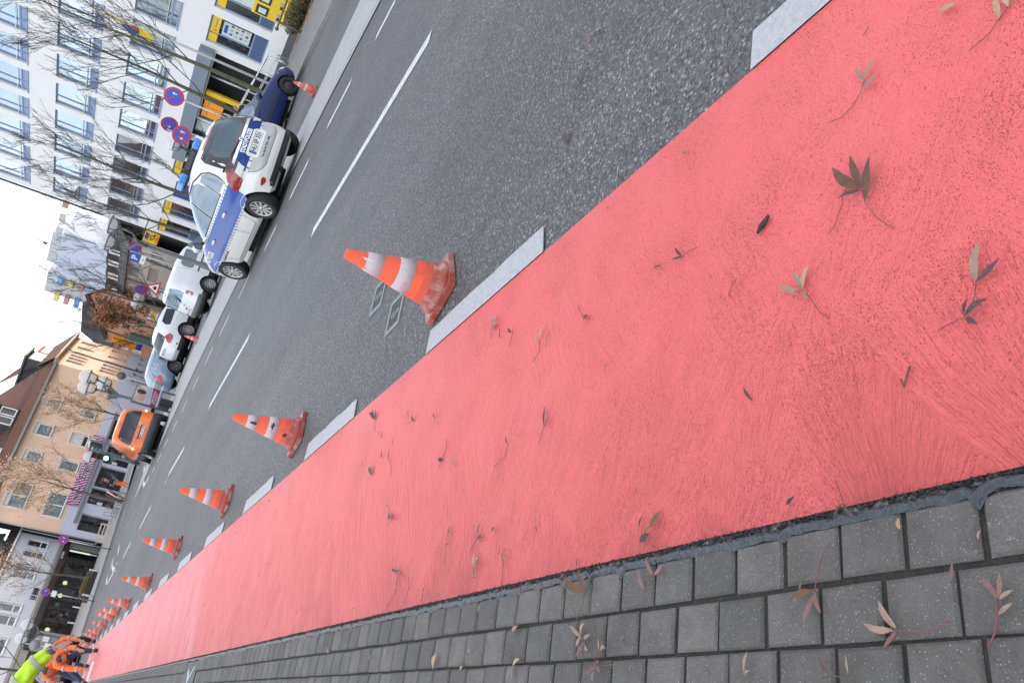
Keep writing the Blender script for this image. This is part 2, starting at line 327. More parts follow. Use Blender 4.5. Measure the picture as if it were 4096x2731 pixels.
def paver_mat(name, col, sd):
    m = bpy.data.materials.new(name); n, l = nodes_of(m); p = n['Principled BSDF']; p.inputs['Roughness'].default_value = .78
    c = n.new('ShaderNodeTexCoord'); oi = n.new('ShaderNodeObjectInfo'); ad = n.new('ShaderNodeVectorMath'); ad.operation = 'ADD'; l.new(c.outputs['Object'], ad.inputs[0]); l.new(oi.outputs['Random'], ad.inputs[1])
    def nz_(s, d=4, r=.6): t = n.new('ShaderNodeTexNoise'); t.inputs['Scale'].default_value = s; t.inputs['Detail'].default_value = d; t.inputs['Roughness'].default_value = r; l.new(ad.outputs[0], t.inputs['Vector']); return t
    def ramp(src, stops):
        r = n.new('ShaderNodeValToRGB'); e = r.color_ramp.elements; e[0].position, e[0].color = stops[0][0], stops[0][1]+(1,); e[1].position, e[1].color = stops[-1][0], stops[-1][1]+(1,)
        for q, k in stops[1:-1]: x = e.new(q); x.color = k+(1,)
        l.new(src, r.inputs['Fac']); return r
    a = ramp(nz_(16, 6, .65).outputs['Fac'], [(.25, tuple(k*.72 for k in col)), (.5, col), (.78, tuple(k*1.28 for k in col))])
    v = n.new('ShaderNodeTexVoronoi'); v.inputs['Scale'].default_value = 330; l.new(ad.outputs[0], v.inputs['Vector']); sx = n.new('ShaderNodeSeparateColor'); l.new(v.outputs['Color'], sx.inputs['Color'])
    f1 = n.new('ShaderNodeMath'); f1.operation = 'GREATER_THAN'; f1.inputs[1].default_value = .90; l.new(sx.outputs['Red'], f1.inputs[0])
    f2 = n.new('ShaderNodeMath'); f2.operation = 'LESS_THAN'; f2.inputs[1].default_value = .30; l.new(v.outputs['Distance'], f2.inputs[0]); f3 = n.new('ShaderNodeMath'); f3.operation = 'MULTIPLY'; l.new(f1.outputs[0], f3.inputs[0]); l.new(f2.outputs[0], f3.inputs[1])
    mx = n.new('ShaderNodeMixRGB'); l.new(f3.outputs[0], mx.inputs['Fac']); l.new(a.outputs['Color'], mx.inputs['Color1']); mx.inputs['Color2'].default_value = (.30, .29, .28, 1)
    g4 = n.new('ShaderNodeMixRGB'); g4.blend_type = 'MULTIPLY'; g4.inputs['Fac'].default_value = .8; l.new(mx.outputs['Color'], g4.inputs['Color1']); l.new(ramp(nz_(340, 2).outputs['Fac'], [(.3, (.7, .7, .7)), (.7, (1.25, 1.25, 1.25))]).outputs['Color'], g4.inputs['Color2']); l.new(g4.outputs['Color'], p.inputs['Base Color'])
    orr = n.new('ShaderNodeMapRange'); orr.inputs['To Min'].default_value = .87; orr.inputs['To Max'].default_value = 1.15; l.new(oi.outputs['Random'], orr.inputs['Value'])
    g5 = n.new('ShaderNodeMixRGB'); g5.blend_type = 'MULTIPLY'; g5.inputs['Fac'].default_value = 1; l.new(g4.outputs['Color'], g5.inputs['Color1']); l.new(orr.outputs['Result'], g5.inputs['Color2']); l.new(g5.outputs['Color'], p.inputs['Base Color'])
    b = n.new('ShaderNodeBump'); b.inputs['Strength'].default_value = .6; b.inputs['Distance'].default_value = .004; l.new(nz_(300, 4).outputs['Fac'], b.inputs['Height']); l.new(b.outputs['Normal'], p.inputs['Normal']); return m
PAVER = paver_mat('paver_concrete', (.104, .097, .092), 1); PAVER_B = paver_mat('paver_concrete_dark', (.088, .083, .080), 2)
JOINT = M('joint_sand', (.030, .028, .024), .95, var=.35, vs=60, bump=.8, bs=200)
TAR = M('bitumen_joint', (.020, .026, .036), .24, var=.35, vs=30, bump=.9, bs=55, spec=.6)
IRON = M('cast_iron', (.04, .04, .042), .5, metal=.6, var=.3, vs=40)
GALV = M('galvanised_steel', (.42, .44, .46), .42, metal=.7, var=.12, vs=12)
STONE = M('kerb_stone', (.25, .25, .245), .85, var=.15, vs=8, bump=.4)

def sheet(pts, z, mat, mb=None):
    mb = mb or MB(); mb.quad([(p[0], p[1], z) for p in pts], mat); return mb
def strip(mb, pts, w, z, mat, w2=None):
    pts = [Vector((p[0], p[1])) for p in pts]; L, Rr = [], []
    for i, p in enumerate(pts):
        t = (pts[min(i+1, len(pts)-1)]-pts[max(0, i-1)]).normalized(); nrm = Vector((-t.y, t.x))
        L.append(p+nrm*w/2); Rr.append(p-nrm*w/2)
    k = len(pts); vs = [(q.x, q.y, z) for q in Rr]+[(q.x, q.y, z) for q in L]
    mb.add(vs, [(i, i+1, k+i+1, k+i) for i in range(k-1)], mat)

# the ground: one asphalt sheet to the horizon
g = MB(); S = 900
ys = [-S, -30, -5, 0, 5, 10, 20, 40, 80, 160, S]
for a, b in zip(ys, ys[1:]): g.quad([(-S, a, 0), (S, a, 0), (S, b, 0), (-S, b, 0)], ASPH)
road = structure('road', g)
# red cycle lane and its broken white edge line
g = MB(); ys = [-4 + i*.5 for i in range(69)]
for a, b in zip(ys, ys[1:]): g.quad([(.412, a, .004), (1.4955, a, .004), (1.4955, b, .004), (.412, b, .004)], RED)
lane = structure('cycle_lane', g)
dash = None
ys_dash = [(-2.9, -1.9), (-.95, .02+.02), (.08, 1.07), (2.042, 3.052), (4.042, 5.042), (5.948, 6.954)] + [(7.90+1.965*k, 8.90+1.965*k) for k in range(13)]
for a, b in ys_dash:
    if a < 0: continue
    mb = MB(); nn = 10; rr = random.Random(int(a*10)); e0 = [(1.612+rr.uniform(-.004, .004), a+(b-a)*i/nn) for i in range(nn+1)]
    e0[0] = (e0[0][0]-.004, a+.02); e0[-1] = (e0[-1][0], b-.01)
    vs = [(1.496, a+(b-a)*i/nn, .004) for i in range(nn+1)]+[(x, y, .004) for x, y in e0]+[(1.496, a+(b-a)*i/nn, .0075) for i in range(nn+1)]+[(x, y, .0075) for x, y in e0]
    k = nn+1; fs = [(2*k+i, 3*k+i, 3*k+i+1, 2*k+i+1) for i in range(nn)]+[(k+i, k+i+1, 3*k+i+1, 3*k+i) for i in range(nn)]+[(0, k, 3*k, 2*k), (nn, 2*k+nn, 3*k+nn, k+nn)]
    mb.add(vs, fs, MARK); mb.build('edge_dash', road)
# new white bracket marks at the far end of the lane
mb = MB(); mb.box((.40, 25.6, .004), (1.50, 25.9, .0085), MARK); mb.box((.395, 23.6, .004), (.47, 25.6, .0085), MARK); mb.build('edge_line', road)
# centre line dashes, seam, right lane dashes, old arrows
def dash_px(a, b, w, mat=MARK_OLD, name='lane_dash'):
    mb = MB(); p, q = G(*a), G(*b); strip(mb, [p, q], w, .004, mat); return mb.build(name, road)
for a, b in [((1723, 146), (1250, 932)), ((998, 1344), (837, 1628)), ((736, 1792), (675, 1898)), ((668, 1915), (659, 1937)), ((604, 2025), (558, 2114)), ((523, 2170), (493, 2228))]: dash_px(a, b, .13)
for a, b in [((1584, 0), (1505, 152)), ((1406, 323), (1310, 510)), ((1235, 643), (1160, 795)), ((1106, 905), (1060, 1000)), ((1000, 1095), (954, 1195)), ((918, 1259), (879, 1341)), ((852, 1390), (821, 1456)), ((796, 1503), (770, 1560)),
             ((749, 1600), (727, 1649)), ((709, 1683), (690, 1723)), ((674, 1752), (657, 1789)), ((646, 1812), (631, 1844)), ((621, 1864), (608, 1890)), ((560, 1930), (540, 1985)), ((500, 2035), (480, 2110))]: dash_px(a, b, .11)
mb = MB(); strip(mb, [G(1809, 0), G(1726, 130), G(998, 1340), G(837, 1628), G(738, 1788), G(604, 2024), G(493, 2228)], .025, .0025, M('seam_bitumen', (.16, .16, .165), .6)); mb.build('seam', road)
for pts in ([(472, 2255), (420, 2350), (421, 2356), (424, 2352), (428, 2310), (453, 2232)], [(470, 2248), (466, 2275), (452, 2277), (450, 2262)], [(447, 2265), (453, 2234)], [(472, 2215), (477, 2180)],
            [(578, 1862), (573, 1920), (576, 1940), (581, 1936), (598, 1903)], [(548, 1876), (556, 1862)]):
    mb = MB(); strip(mb, [G(*p) for p in pts], .16, .0045, MARK_OLD); mb.build('lane_arrow', road)
# gutter strip of concrete, parking lane, kerb, far footpath
gut = [(8.0, -12), (8.08, 5), (8.17, 7.57), (8.45, 9.9), (8.66, 13.5), (8.79, 17.4), (8.85, 20.5), (8.8, 25.5), (8.4, 30.5), (8.0, 40)]
pk = [(10.5, -12), (10.5, 5), (10.45, 10), (10.45, 13.4), (11.0, 17.5), (11.9, 23), (12.3, 28.5), (12.3, 33), (12.4, 38), (12.4, 40)]
g = MB(); n_ = len(gut); g.add([(x, y, .008) for x, y in gut]+[(x, y, .008) for x, y in pk], [(i, n_+i, n_+i+1, i+1) for i in range(n_-1)], CONC)
gutter = structure('gutter_strip', g)
mb = MB(); strip(mb, [(x-.02, y) for x, y in gut], .05, .0095, M('gutter_joint', (.05, .048, .045), .9, var=.4, vs=5)); mb.build('gutter_joint', gutter)
mb = MB(); strip(mb, [(x+.17, y) for x, y in gut], .012, .0095, MATS['gutter_joint']); mb.build('gutter_joint', gutter)
kerb = [(15.4, -12), (15.4, 12), (15.5, 15.4), (16.2, 17), (16.5, 19), (16.7, 24), (16.9, 34), (16.9, 40)]
g = MB(); ppk = pk[:3]+pk[3:]
for i in range(len(pk)-1):
    kx = lambda y: next((a[0]+(b[0]-a[0])*(y-a[1])/(b[1]-a[1]) for a, b in zip(kerb, kerb[1:]) if a[1] <= y <= b[1]), kerb[-1][0])
    (x0, y0), (x1, y1) = pk[i], pk[i+1]; g.quad([(x0, y0, .004), (kx(y0), y0, .004), (kx(y1), y1, .004), (x1, y1, .004)], ASPH_P)
structure('parking_lane', g)
g = MB(); k_ = len(kerb)
g.add([(x, y, .10) for x, y in kerb]+[(29.0, y, .14) for x, y in kerb]+[(x, y, -.02) for x, y in kerb], [(i, k_+i, k_+i+1, i+1) for i in range(k_-1)]+[(i, i+1, 2*k_+i+1, 2*k_+i) for i in range(k_-1)], WALK)
g.add([(16.9, 40, .10), (29, 40, .14), (29, 66, .14), (19, 58, .10), (16.9, 40, -.02), (19, 58, -.02), (29, 66, -.02)], [(0, 1, 2, 3), (0, 3, 5, 4), (3, 2, 6, 5)], WALK)
far_walk = structure('far_footpath', g)
for (x0, y0), (x1, y1) in zip(kerb, kerb[1:]):
    L = math.hypot(x1-x0, y1-y0); n_ = max(1, round(L/1.0)) if y0 > -6 and y0 < 40 else 1
    if y0 < 0: continue
    for i in range(n_):
        a = Vector((x0+(x1-x0)*i/n_, y0+(y1-y0)*i/n_)); b = Vector((x0+(x1-x0)*(i+1)/n_, y0+(y1-y0)*(i+1)/n_)); t = (b-a).normalized(); nr = Vector((t.y, -t.x))
        a += t*.006; b -= t*.006
        mb = MB(); mb.prism([tuple(a-nr*.005), tuple(a+nr*.14), tuple(b+nr*.14), tuple(b-nr*.005)][::1], -.02, .112, STONE); mb.build('kerb_stone', far_walk)
# the near footpath: joint bed, pavers one by one, bitumen joint along the lane
g = MB(); g.quad([(-40, -12, .001), (.385, -12, .001), (.385, 70, .001), (-40, 70, .001)], JOINT)
walk = structure('footpath', g)
PW, PL = .0885, .1148
pv_mesh = []
def paver_mesh(seed):
    rr = random.Random(seed); hx, hy, b = .0409, .0537, .0052; z = .0062
    top = [(-hx+b, -hy+b, z), (hx-b, -hy+b, z), (hx-b, hy-b, z), (-hx+b, hy-b, z)]; top = [(x+rr.uniform(-.001, .001), y+rr.uniform(-.001, .001), q) for x, y, q in top]
    mid = [(-hx, -hy, z-.0045), (hx, -hy, z-.0045), (hx, hy, z-.0045), (-hx, hy, z-.0045)]; low = [(x, y, -.004) for x, y, _ in mid]
    me = bpy.data.meshes.new('paver'); vs = top+mid+low
    me.from_pydata(vs, [], [(0, 1, 2, 3)]+[(i+4, (i+1) % 4+4, (i+1) % 4, i) for i in range(4)]+[(i+8, (i+1) % 4+8, (i+1) % 4+4, i+4) for i in range(4)])
    me.materials.append(PAVER if seed % 3 else PAVER_B); me.update(); return me
pv_mesh = [paver_mesh(i) for i in range(7)]
rest = MB(); cnt = 0; rp_ = random.Random(5)
spots = []
for row in range(9):
    xc = .345 - row*PW - (.002 if row else 0); off = [.655, .699, .672, .71, .66, .69, .7, .65, .68][row]
    for k in range(-24, 350):
        y = off + PL*(k+.5)
        if y > 40: break
        if row < 9 and 7.06 < y < 7.63 and .05 < xc < .375: continue
        spots.append((abs(y-.5)*.6 + (row*1.2 if row > 2 else 0) + (4 if y < .3 else 0), xc, y))
spots.sort()
for i, (_, xc, y) in enumerate(spots):
    dx, dy, dz, rz = rp_.uniform(-.0015, .0015), rp_.uniform(-.0018, .0018), rp_.uniform(-.0012, .0012), rp_.uniform(-.012, .012)
    if i < 298:
        o = link('paver', pv_mesh[i % 7], walk, (xc+dx, y+dy, .002+dz), (rp_.uniform(-.008, .008), rp_.uniform(-.008, .008), rz))
    else:
        hx, hy = .0415, .0545; rest.add([(xc+dx+a*hx*.95, y+dy+b*hy*.96, .0082+dz) for a, b in ((-1, -1), (1, -1), (1, 1), (-1, 1))]+[(xc+dx+a*hx, y+dy+b*hy, 0) for a, b in ((-1, -1), (1, -1), (1, 1), (-1, 1))],
                 [(0, 1, 2, 3)]+[(q+4, (q+1) % 4+4, (q+1) % 4, q) for q in range(4)], PAVER if i % 3 else PAVER_B)
rest.build('paver_field', walk, kind='stuff')
mb = MB(); mb.quad([(-40, -12, .006), (-.46, -12, .006), (-.46, 70, .006), (-40, 70, .006)], PAVER); mb.build('outer_paving', walk)
mb = MB(); N = 900; rr = random.Random(3); A, B_, Cc, D_ = [], [], [], []
for i in range(N):
    y = -.6 + 28*(i/(N-1))**1.6
    w1 = .4125 - .014 - .006*noise.noise(Vector((y*7, 0, 0))) - .003*noise.noise(Vector((y*55, 0, 0))); w0 = .383 + .007*noise.noise(Vector((y*9, 4, 0))) + .009*noise.noise(Vector((y*38, 9, 0)))
    if ((y-.655)/PL) % 1 < .04 or ((y-.655)/PL) % 1 > .965: w0 -= .022*rr.uniform(.2, 1)
    A.append((w0, y, .0075)); B_.append((w0+.006, y, .0125+.003*noise.noise(Vector((y*20, 2, 5))))); Cc.append(((w0+w1)/2+.006, y, .0135+.003*noise.noise(Vector((y*14, 2, 1))))); D_.append((w1, y, .003))
vs = A+B_+Cc+D_; fs = []
for j in range(3):
    for i in range(N-1): fs.append((j*N+i, (j+1)*N+i, (j+1)*N+i+1, j*N+i+1))
mb.add(vs, fs, TAR, True); mb.build('bitumen_joint', walk)
# crumbly asphalt edge between bitumen and red coat
mb = MB(); rr = random.Random(8)
for i in range(2600):
    y = -.3 + 14*rr.random()**1.8; x = .4125 - abs(rr.gauss(0, .006)); r_ = rr.uniform(.0015, .0035)
    mb.add([(x-r_, y-r_, .002), (x+r_, y-r_*.7, .002), (x+r_*.8, y+r_, .002), (x-r_*.6, y+r_*1.1, .002), (x, y, .004+r_*1.6)], [(0, 1, 4), (1, 2, 4), (2, 3, 4), (3, 0, 4)], M('asphalt_crumb', (.05, .05, .052), .7))
mb.build('asphalt_crumbs', road, kind='stuff')
# pavement drain in the near footpath
t = thing('drain_grate', 'slotted iron drain grate set in the grey pavers beside the red lane', 'drain', (.21, 7.345, 0))
mb = MB(); mb.box((-.16, -.275, -.1), (.155, .275, -.08), M('drain_pit', (.02, .02, .02), .9)); mb.build('pit', t)
mb = MB()
for a, b in (((-.165, -.28, -.05), (-.15, .28, .007)), ((.15, -.28, -.05), (.165, .28, .007)), ((-.15, -.28, -.05), (.15, -.255, .007)), ((-.15, .255, -.05), (.15, .28, .007))): mb.box(a, b, IRON)
mb.build('frame', t)
for i in range(13):
    mb = MB(); y = -.235+.039*i; mb.box((-.15, y-.007, -.03), (.15, y+.007, .0065), M('grate_bar', (.20, .21, .215), .5, metal=.5)); mb.build('bar', t)
mb = MB(); mb.slab([(-.10, -.03), (.10, -.03), (.10, .03), (-.10, .03)], 0, .001, MARK)
me = bpy.data.meshes.new('splash'); me.from_pydata([(.13, .10, .0085), (.06, .0, .0085), (.13, -.16, .0085), (.13, -.20, .0085), (.04, -.03, .0085), (-.01, .03, .0085), (.08, .13, .0085)], [], [(0, 6, 5, 4), (0, 4, 1), (1, 4, 3, 2)]); me.materials.append(MARK); link('paint_splash', me, t)
# two square valve covers in the carriageway
LIGHTMETAL = M('weathered_frame', (.20, .215, .22), .6, metal=.2, var=.15, vs=20)
PLATE = M('valve_plate', (.012, .012, .013), .7, metal=0, var=.3, vs=50)
def valve(px, label, txt):
    P = [G(*p) for p in px]; c = sum(P, Vector())/4; ex = (P[1]-P[0]); rz = math.atan2(ex.y, ex.x)
    t = thing('valve_cover', label, 'manhole cover', (c.x, c.y, 0), rz, 'valve covers in the carriageway'); s = .105
    mb = MB()
    for a, b in (((-s, -s), (s, -s+.026)), ((-s, s-.026), (s, s)), ((-s, -s+.026), (-s+.026, s-.026)), ((s-.026, -s+.026), (s, s-.026))): mb.box((a[0], a[1], -.01), (b[0], b[1], .006), LIGHTMETAL)
    mb.build('frame', t); q = s-.03
    mb = MB(); mb.box((-q, -q, -.01), (q, q, .0025), PLATE); mb.build('plate', t)
    mb = MB()
    for i in range(9):
        for j in range(9):
            x, y = -q+.012+i*(2*q-.024)/8, -q+.012+j*(2*q-.024)/8
            if abs(y) < .03: continue
            mb.box((x-.0027, y-.0027, .002), (x+.0027, y+.0027, .0045), LIGHTMETAL)
    for a, b in (((-.05, .006), (.05, .014)), ((-.05, -.014), (.05, -.006)), ((-.05, -.006), (-.042, .006)), ((.042, -.006), (.05, .006)), ((.05, -.02), (.056, .02))): mb.box((a[0], a[1], .002), (b[0], b[1], .006), LIGHTMETAL)
    mb.build('raised_studs', t)
    if txt: me = text_mesh(txt, .03, LIGHTMETAL, .001); me.transform(Matrix.Translation((0, -.026, .0055))); link('lettering', me, t)
C1 = lambda a, b: (1300+a*.3188, 900+b*.3188)
valve([C1(770, 1385), C1(935, 1210), C1(995, 860), C1(850, 975)], 'square iron valve cover with dotted plate, the one nearer the red lane', 'GAS')
valve([C1(600, 1085), C1(715, 960), C1(755, 720), C1(655, 800)], 'square iron valve cover with dotted plate, the one farther out in the road', '')
# ------------------------------------------------------------------ traffic cones
def worn(name, col, dirt, amt, scale=14, rough=.5, lo=.5):
    m = bpy.data.materials.new(name); n, l = nodes_of(m); p = n['Principled BSDF']; p.inputs['Roughness'].default_value = rough
    c = n.new('ShaderNodeTexCoord'); oi = n.new('ShaderNodeObjectInfo'); ad = n.new('ShaderNodeVectorMath'); ad.operation = 'ADD'
    mp = n.new('ShaderNodeMapping'); mp.inputs['Scale'].default_value = (1, 1, .35)
    l.new(c.outputs['Object'], mp.inputs['Vector']); l.new(mp.outputs['Vector'], ad.inputs[0]); l.new(oi.outputs['Random'], ad.inputs[1])
    sc = n.new('ShaderNodeVectorMath'); sc.operation = 'SCALE'; sc.inputs['Scale'].default_value = 1.0; l.new(ad.outputs[0], sc.inputs[0])
    t = n.new('ShaderNodeTexNoise'); t.inputs['Scale'].default_value = scale; t.inputs['Detail'].default_value = 7; t.inputs['Roughness'].default_value = .7; l.new(ad.outputs[0], t.inputs['Vector'])
    r = n.new('ShaderNodeValToRGB'); r.color_ramp.elements[0].position = lo; r.color_ramp.elements[1].position = lo+.22
    r.color_ramp.elements[0].color = (0, 0, 0, 1); r.color_ramp.elements[1].color = (amt,)*3+(1,); l.new(t.outputs['Fac'], r.inputs['Fac'])
    x = n.new('ShaderNodeMixRGB'); x.inputs['Color1'].default_value = col+(1,); x.inputs['Color2'].default_value = dirt+(1,); l.new(r.outputs['Color'], x.inputs['Fac']); l.new(x.outputs['Color'], p.inputs['Base Color'])
    return m
CONE_O = worn('cone_orange', (.84, .10, .034), (.36, .05, .03), .75, 16, lo=.56)
CONE_W = worn('cone_white', (.50, .44, .475), (.42, .10, .07), .9, 30, lo=.545)
CONE_B = worn('cone_base', (.30, .050, .036), (.48, .37, .34), .8, 9, lo=.46)
CONE_T = worn('cone_foot', (.70, .085, .032), (.36, .075, .05), .85, 9, lo=.47)
def cone(label, X, Y, s=1.0, rz=.3, group='cones along the red cycle lane', tilt=0):
    t = thing('traffic_cone', label, 'traffic cone', (X, Y, 0), rz, group); t.scale = (s,)*3; t.rotation_euler[0] = tilt
    mb = MB(); pts = []; h = .130
    for cx, cy, a0 in ((h-.03, h-.03, 0), (-h+.03, h-.03, 90), (-h+.03, -h+.03, 180), (h-.03, -h+.03, 270)):
        for k in range(4): w = R(a0+30*k); pts.append((cx+.03*math.cos(w), cy+.03*math.sin(w)))
    mb.prism(pts, .004, .022, CONE_B); pin = [(x*.97, y*.97) for x, y in pts]
    mb.prism(pin, .0221, .028, CONE_B); mb.build('base', t)
    mb = MB(); mb.lathe([(.120, .024), (.1225, .034), (.120, .046), (.112, .056), (.103, .061), (.099, .070), (.096, .088)], CONE_B, 36); mb.build('flange', t)
    zz = lambda f: .455-(.455-.085)*f; rr_ = lambda f: .021+(.096-.021)*f
    mb = MB(); mb.lathe([(rr_(1), zz(1)), (rr_(.9), zz(.9))], CONE_T, 36, cap=False); mb.lathe([(rr_(.9), zz(.9)), (rr_(0), zz(0)), (.0195, .458), (.015, .456), (.014, .40)], CONE_O, 36, cap=False); mb.build('body', t)
    for a, b in ((.235, .425), (.61, .79)):
        mb = MB(); mb.lathe([(rr_(b)+.0002, zz(b)-.0004), (rr_(b)+.0016, zz(b)), (rr_(a)+.0016, zz(a)), (rr_(a)+.0002, zz(a)+.0004)], CONE_W, 36, cap=False); mb.build('reflective_band', t)
    return t
def cone_px(label, b1, b2, tip, rz=.3, **kw):
    p = G((b1[0]+b2[0])/2, (b1[1]+b2[1])/2); s = over(p.x, p.y, *tip)/.456; return cone(label, p.x, p.y, s, rz, **kw)
c1 = cone_px('large worn cone nearest the camera, in front of the square valve covers', (1807, 1012), (1734, 1306), (1381, 1021), .48)
mb = MB(); rr_ = lambda f: .021+(.096-.021)*f
def cone_patch(t, w0, w1, f0, f1, mat, name, seed):
    mb = MB(); rd = random.Random(seed); n = 12; vs = [( .0)]; pts = []
    for k in range(n):
        a = 2*math.pi*k/n; q = 1+rd.uniform(-.35, .35); w = (w0+w1)/2+(w1-w0)/2*math.cos(a)*q; f = (f0+f1)/2+(f1-f0)/2*math.sin(a)*q
        r_ = rr_(f)+.0032; pts.append((r_*math.cos(w), r_*math.sin(w), .455-.37*f))
    mb.quad(pts, mat); return mb.build(name, t)
cone_patch(c1, R(216), R(232), .18, .30, M('peeled_sticker', (.66, .63, .64), .7), 'peeled_sticker', 3)
c2 = cone_px('second cone from the camera with a black scuff on its upper white band', (1226.6, 1643), (1166, 1838), (934, 1669), .35)
cone_patch(c2, R(215), R(240), .30, .40, M('black_scuff', (.03, .03, .035), .7), 'scuff', 5); cone_patch(c2, R(222), R(262), .66, .72, MATS['black_scuff'], 'scuff', 9); cone_patch(c2, R(205), R(225), .9, .97, MATS['black_scuff'], 'scuff', 11)
c3 = cone_px('third cone from the camera, clean with a dull red base', (930, 1948), (896, 2062), (720, 1959), .3)
k4 = lambda a, b: K(4, a, b)
rows = [('fourth cone from the camera with a torn lower white band', (2190, 160), (2105, 430), (1717, 205)), ('fifth cone from the camera, bright with a crusted grey base', (1825, 620), (1775, 828), (1458, 665)),
        ('sixth cone from the camera, standing upright with a dark base edge', (1580, 885), (1530, 1055), (1283, 930)), ('front cone of the overlapping pair halfway along the lane', (1450, 1000), (1415, 1130), (1198, 1018)),
        ('rear cone of the overlapping pair, partly hidden and farther into the road', (1390, 1085), (1345, 1150), (1153, 1050)), ('ninth cone from the camera, alone just past the overlapping pair', (1290, 1165), (1260, 1270), (1080, 1185)),
        ('tenth cone from the camera, first of the tight far cluster', (1220, 1255), (1190, 1350), (1028, 1275)), ('cone with a white tip in the far cluster', (1165, 1310), (1140, 1385), (988, 1325)),
        ('twelfth cone from the camera, in the middle of the far cluster', (1118, 1360), (1098, 1430), (957, 1370)), ('thirteenth cone from the camera, near the end of the far cluster', (1092, 1412), (1070, 1482), (935, 1422)),
        ('fourteenth cone from the camera, beside the last red paint', (1070, 1445), (1048, 1510), (912, 1452)), ('last cone in the row, half hidden by the bending worker', (1035, 1492), (1008, 1560), (882, 1500)), ('cone tip low behind the worker, fallen behind the row', (1010, 1525), (985, 1590), (890, 1530))]
for i, (lb, a, b, tp) in enumerate(rows):
    o = cone_px(lb, k4(*a), k4(*b), k4(*tp), .25+.35*math.sin(i*2.1), tilt=.02*math.sin(i))
    if 'white tip' in lb: cap_ = MB(); cap_.lathe([(.029, .425), (.0225, .4585), (.015, .4587)], CONE_W, 24); cap_.build('white_cap', o)
cone_px('cone standing alone beside the dark blue hatchback', C6(1470, 1010) if False else (784+1465/3, 1010/3), (784+1410/3, 1195/3), (784+1172/3, 985/3), .6, group='cones at the parking bays')
z3 = lambda a, b: (500+a*.2551, 1050+b*.2551)
cone_px('small cone standing in front of the white off-roader wheel', z3(1165, 1150), z3(1125, 1275), z3(932, 1150), .6, group='cones at the parking bays')

# ------------------------------------------------------------------ fallen leaves
LM = {'purple': M('leaf_purple', (0.067, 0.031, 0.035), .6, var=.4, vs=60), 'brown': M('leaf_brown', (0.101, 0.043, 0.020), .6, var=.4, vs=60), 'pale': M('leaf_pale', (0.245, 0.166, 0.126), .7, var=.25, vs=60),
      'tan': M('leaf_tan', (0.331, 0.230, 0.130), .7, var=.3, vs=60), 'pink': M('leaf_pink', (0.178, 0.088, 0.076), .65, var=.3, vs=60), 'dark': M('leaf_dark', (0.045, 0.017, 0.015), .6, var=.4, vs=60), 'olive': M('leaf_olive', (0.158, 0.108, 0.036), .6, var=.3, vs=60)}
STEM = M('leaf_stem', (.17, .055, .065), .6, var=.2, vs=50)
TWIG = M('leaf_twig', (.13, .075, .05), .7, var=.2, vs=50)
def leaf_geo(mb, a, b, wr, mat, lift=.008, curl=.0, seed=0):
    a, b = Vector(a), Vector(b); d = b-a; L = d.length; t = d/L; nr = Vector((-t.y, t.x, 0)); rr = random.Random(seed); n = 7
    L_, M_, R_ = [], [], []; fold = rr.uniform(.25, .8); bend = rr.uniform(-.1, .1)
    for i in range(n+1):
        f = i/n; w = L*wr*.74*math.sin(math.pi*min(1, f*.96+.02)**.85)**.9; jag = 1+rr.uniform(-.10, .10)
        c = a+d*f+nr*L*bend*math.sin(math.pi*f)+Vector((0, 0, .0035+lift*f*f+lift*.4*math.sin(math.pi*f)))
        up = w*fold*.5
        M_.append(c); L_.append(c+nr*w*jag+Vector((0, 0, up))); R_.append(c-nr*w*jag+Vector((0, 0, up*rr.uniform(.5, 1.1))))
    vs = L_+M_+R_; k = n+1; fs = []
    for i in range(n): fs += [(k+i, k+i+1, i+1, i), (2*k+i, 2*k+i+1, k+i+1, k+i)]
    mb.add(vs, fs, mat, True)
def sprig(label, leaves, stems, z=.006, col='purple', wr=.16, lift=.008, cat='leaf', group='fallen leaves', srad=.0008):
    """leaves: ((base px), (tip px)[, colour]); stems: lists of px"""
    P0 = G(*leaves[0][0]) if leaves else G(*stems[0][0]); t = thing('leaf_sprig' if len(leaves) > 1 else 'leaf' if leaves else 'twig', label, cat if leaves else 'twig', (P0.x, P0.y, z), 0, group)
    for i, lf in enumerate(leaves):
        mb = MB(); leaf_geo(mb, G(*lf[0])-P0, G(*lf[1])-P0, wr, LM[lf[2] if len(lf) > 2 else col], lift, seed=int(lf[0][0])+i); mb.build('leaflet' if len(leaves) > 1 else 'blade', t)
    for st in stems:
        pts = [G(*p)-P0+Vector((0, 0, .003)) for p in st]; mb = MB()
        if len(pts) == 2: pts.insert(1, (pts[0]+pts[1])/2+Vector((.002, .002, .002)))
        mb.tube(pts, srad, STEM if col in ('purple', 'pink', 'pale') else TWIG, 5); mb.build('stem', t)
    return t
D_ = lambda a, b: (1800+a*.9762, b*.9762)
E_ = lambda a, b: (1800+a*.9762, 1231+b*.9762)
F_ = lambda a, b: (800+a*.7653, 1531+b*.7653)
H_ = lambda a, b: (3000+a*.4662, 2000+b*.4662)
def lv(f, *L): return [((f(*l[0]), f(*l[1]))+tuple(l[2:])) for l in L]
def stx(f, *S): return [[f(*p) for p in s] for s in S]
zr, zp = .0065, .0115
sprig('single tan leaf lying across the red coat at its near corner', lv(D_, ((2020, 55), (2105, 32))), [], zr, 'tan', .17)
sprig('pale sprig with a long purple stem at the upper edge of the red coat', lv(D_, ((2268, 88), (2260, 5), 'tan'), ((2305, 40), (2285, -15), 'tan'), ((2310, 35), (2345, -25), 'olive')), stx(D_, [(2310, 30), (2262, 95), (2225, 150), (2142, 220)]), zr, 'pale')
sprig('short dark twig on the red coat below the white dash', [], stx(D_, [(1732, 118), (1720, 135), (1707, 158)]), zr, 'brown')
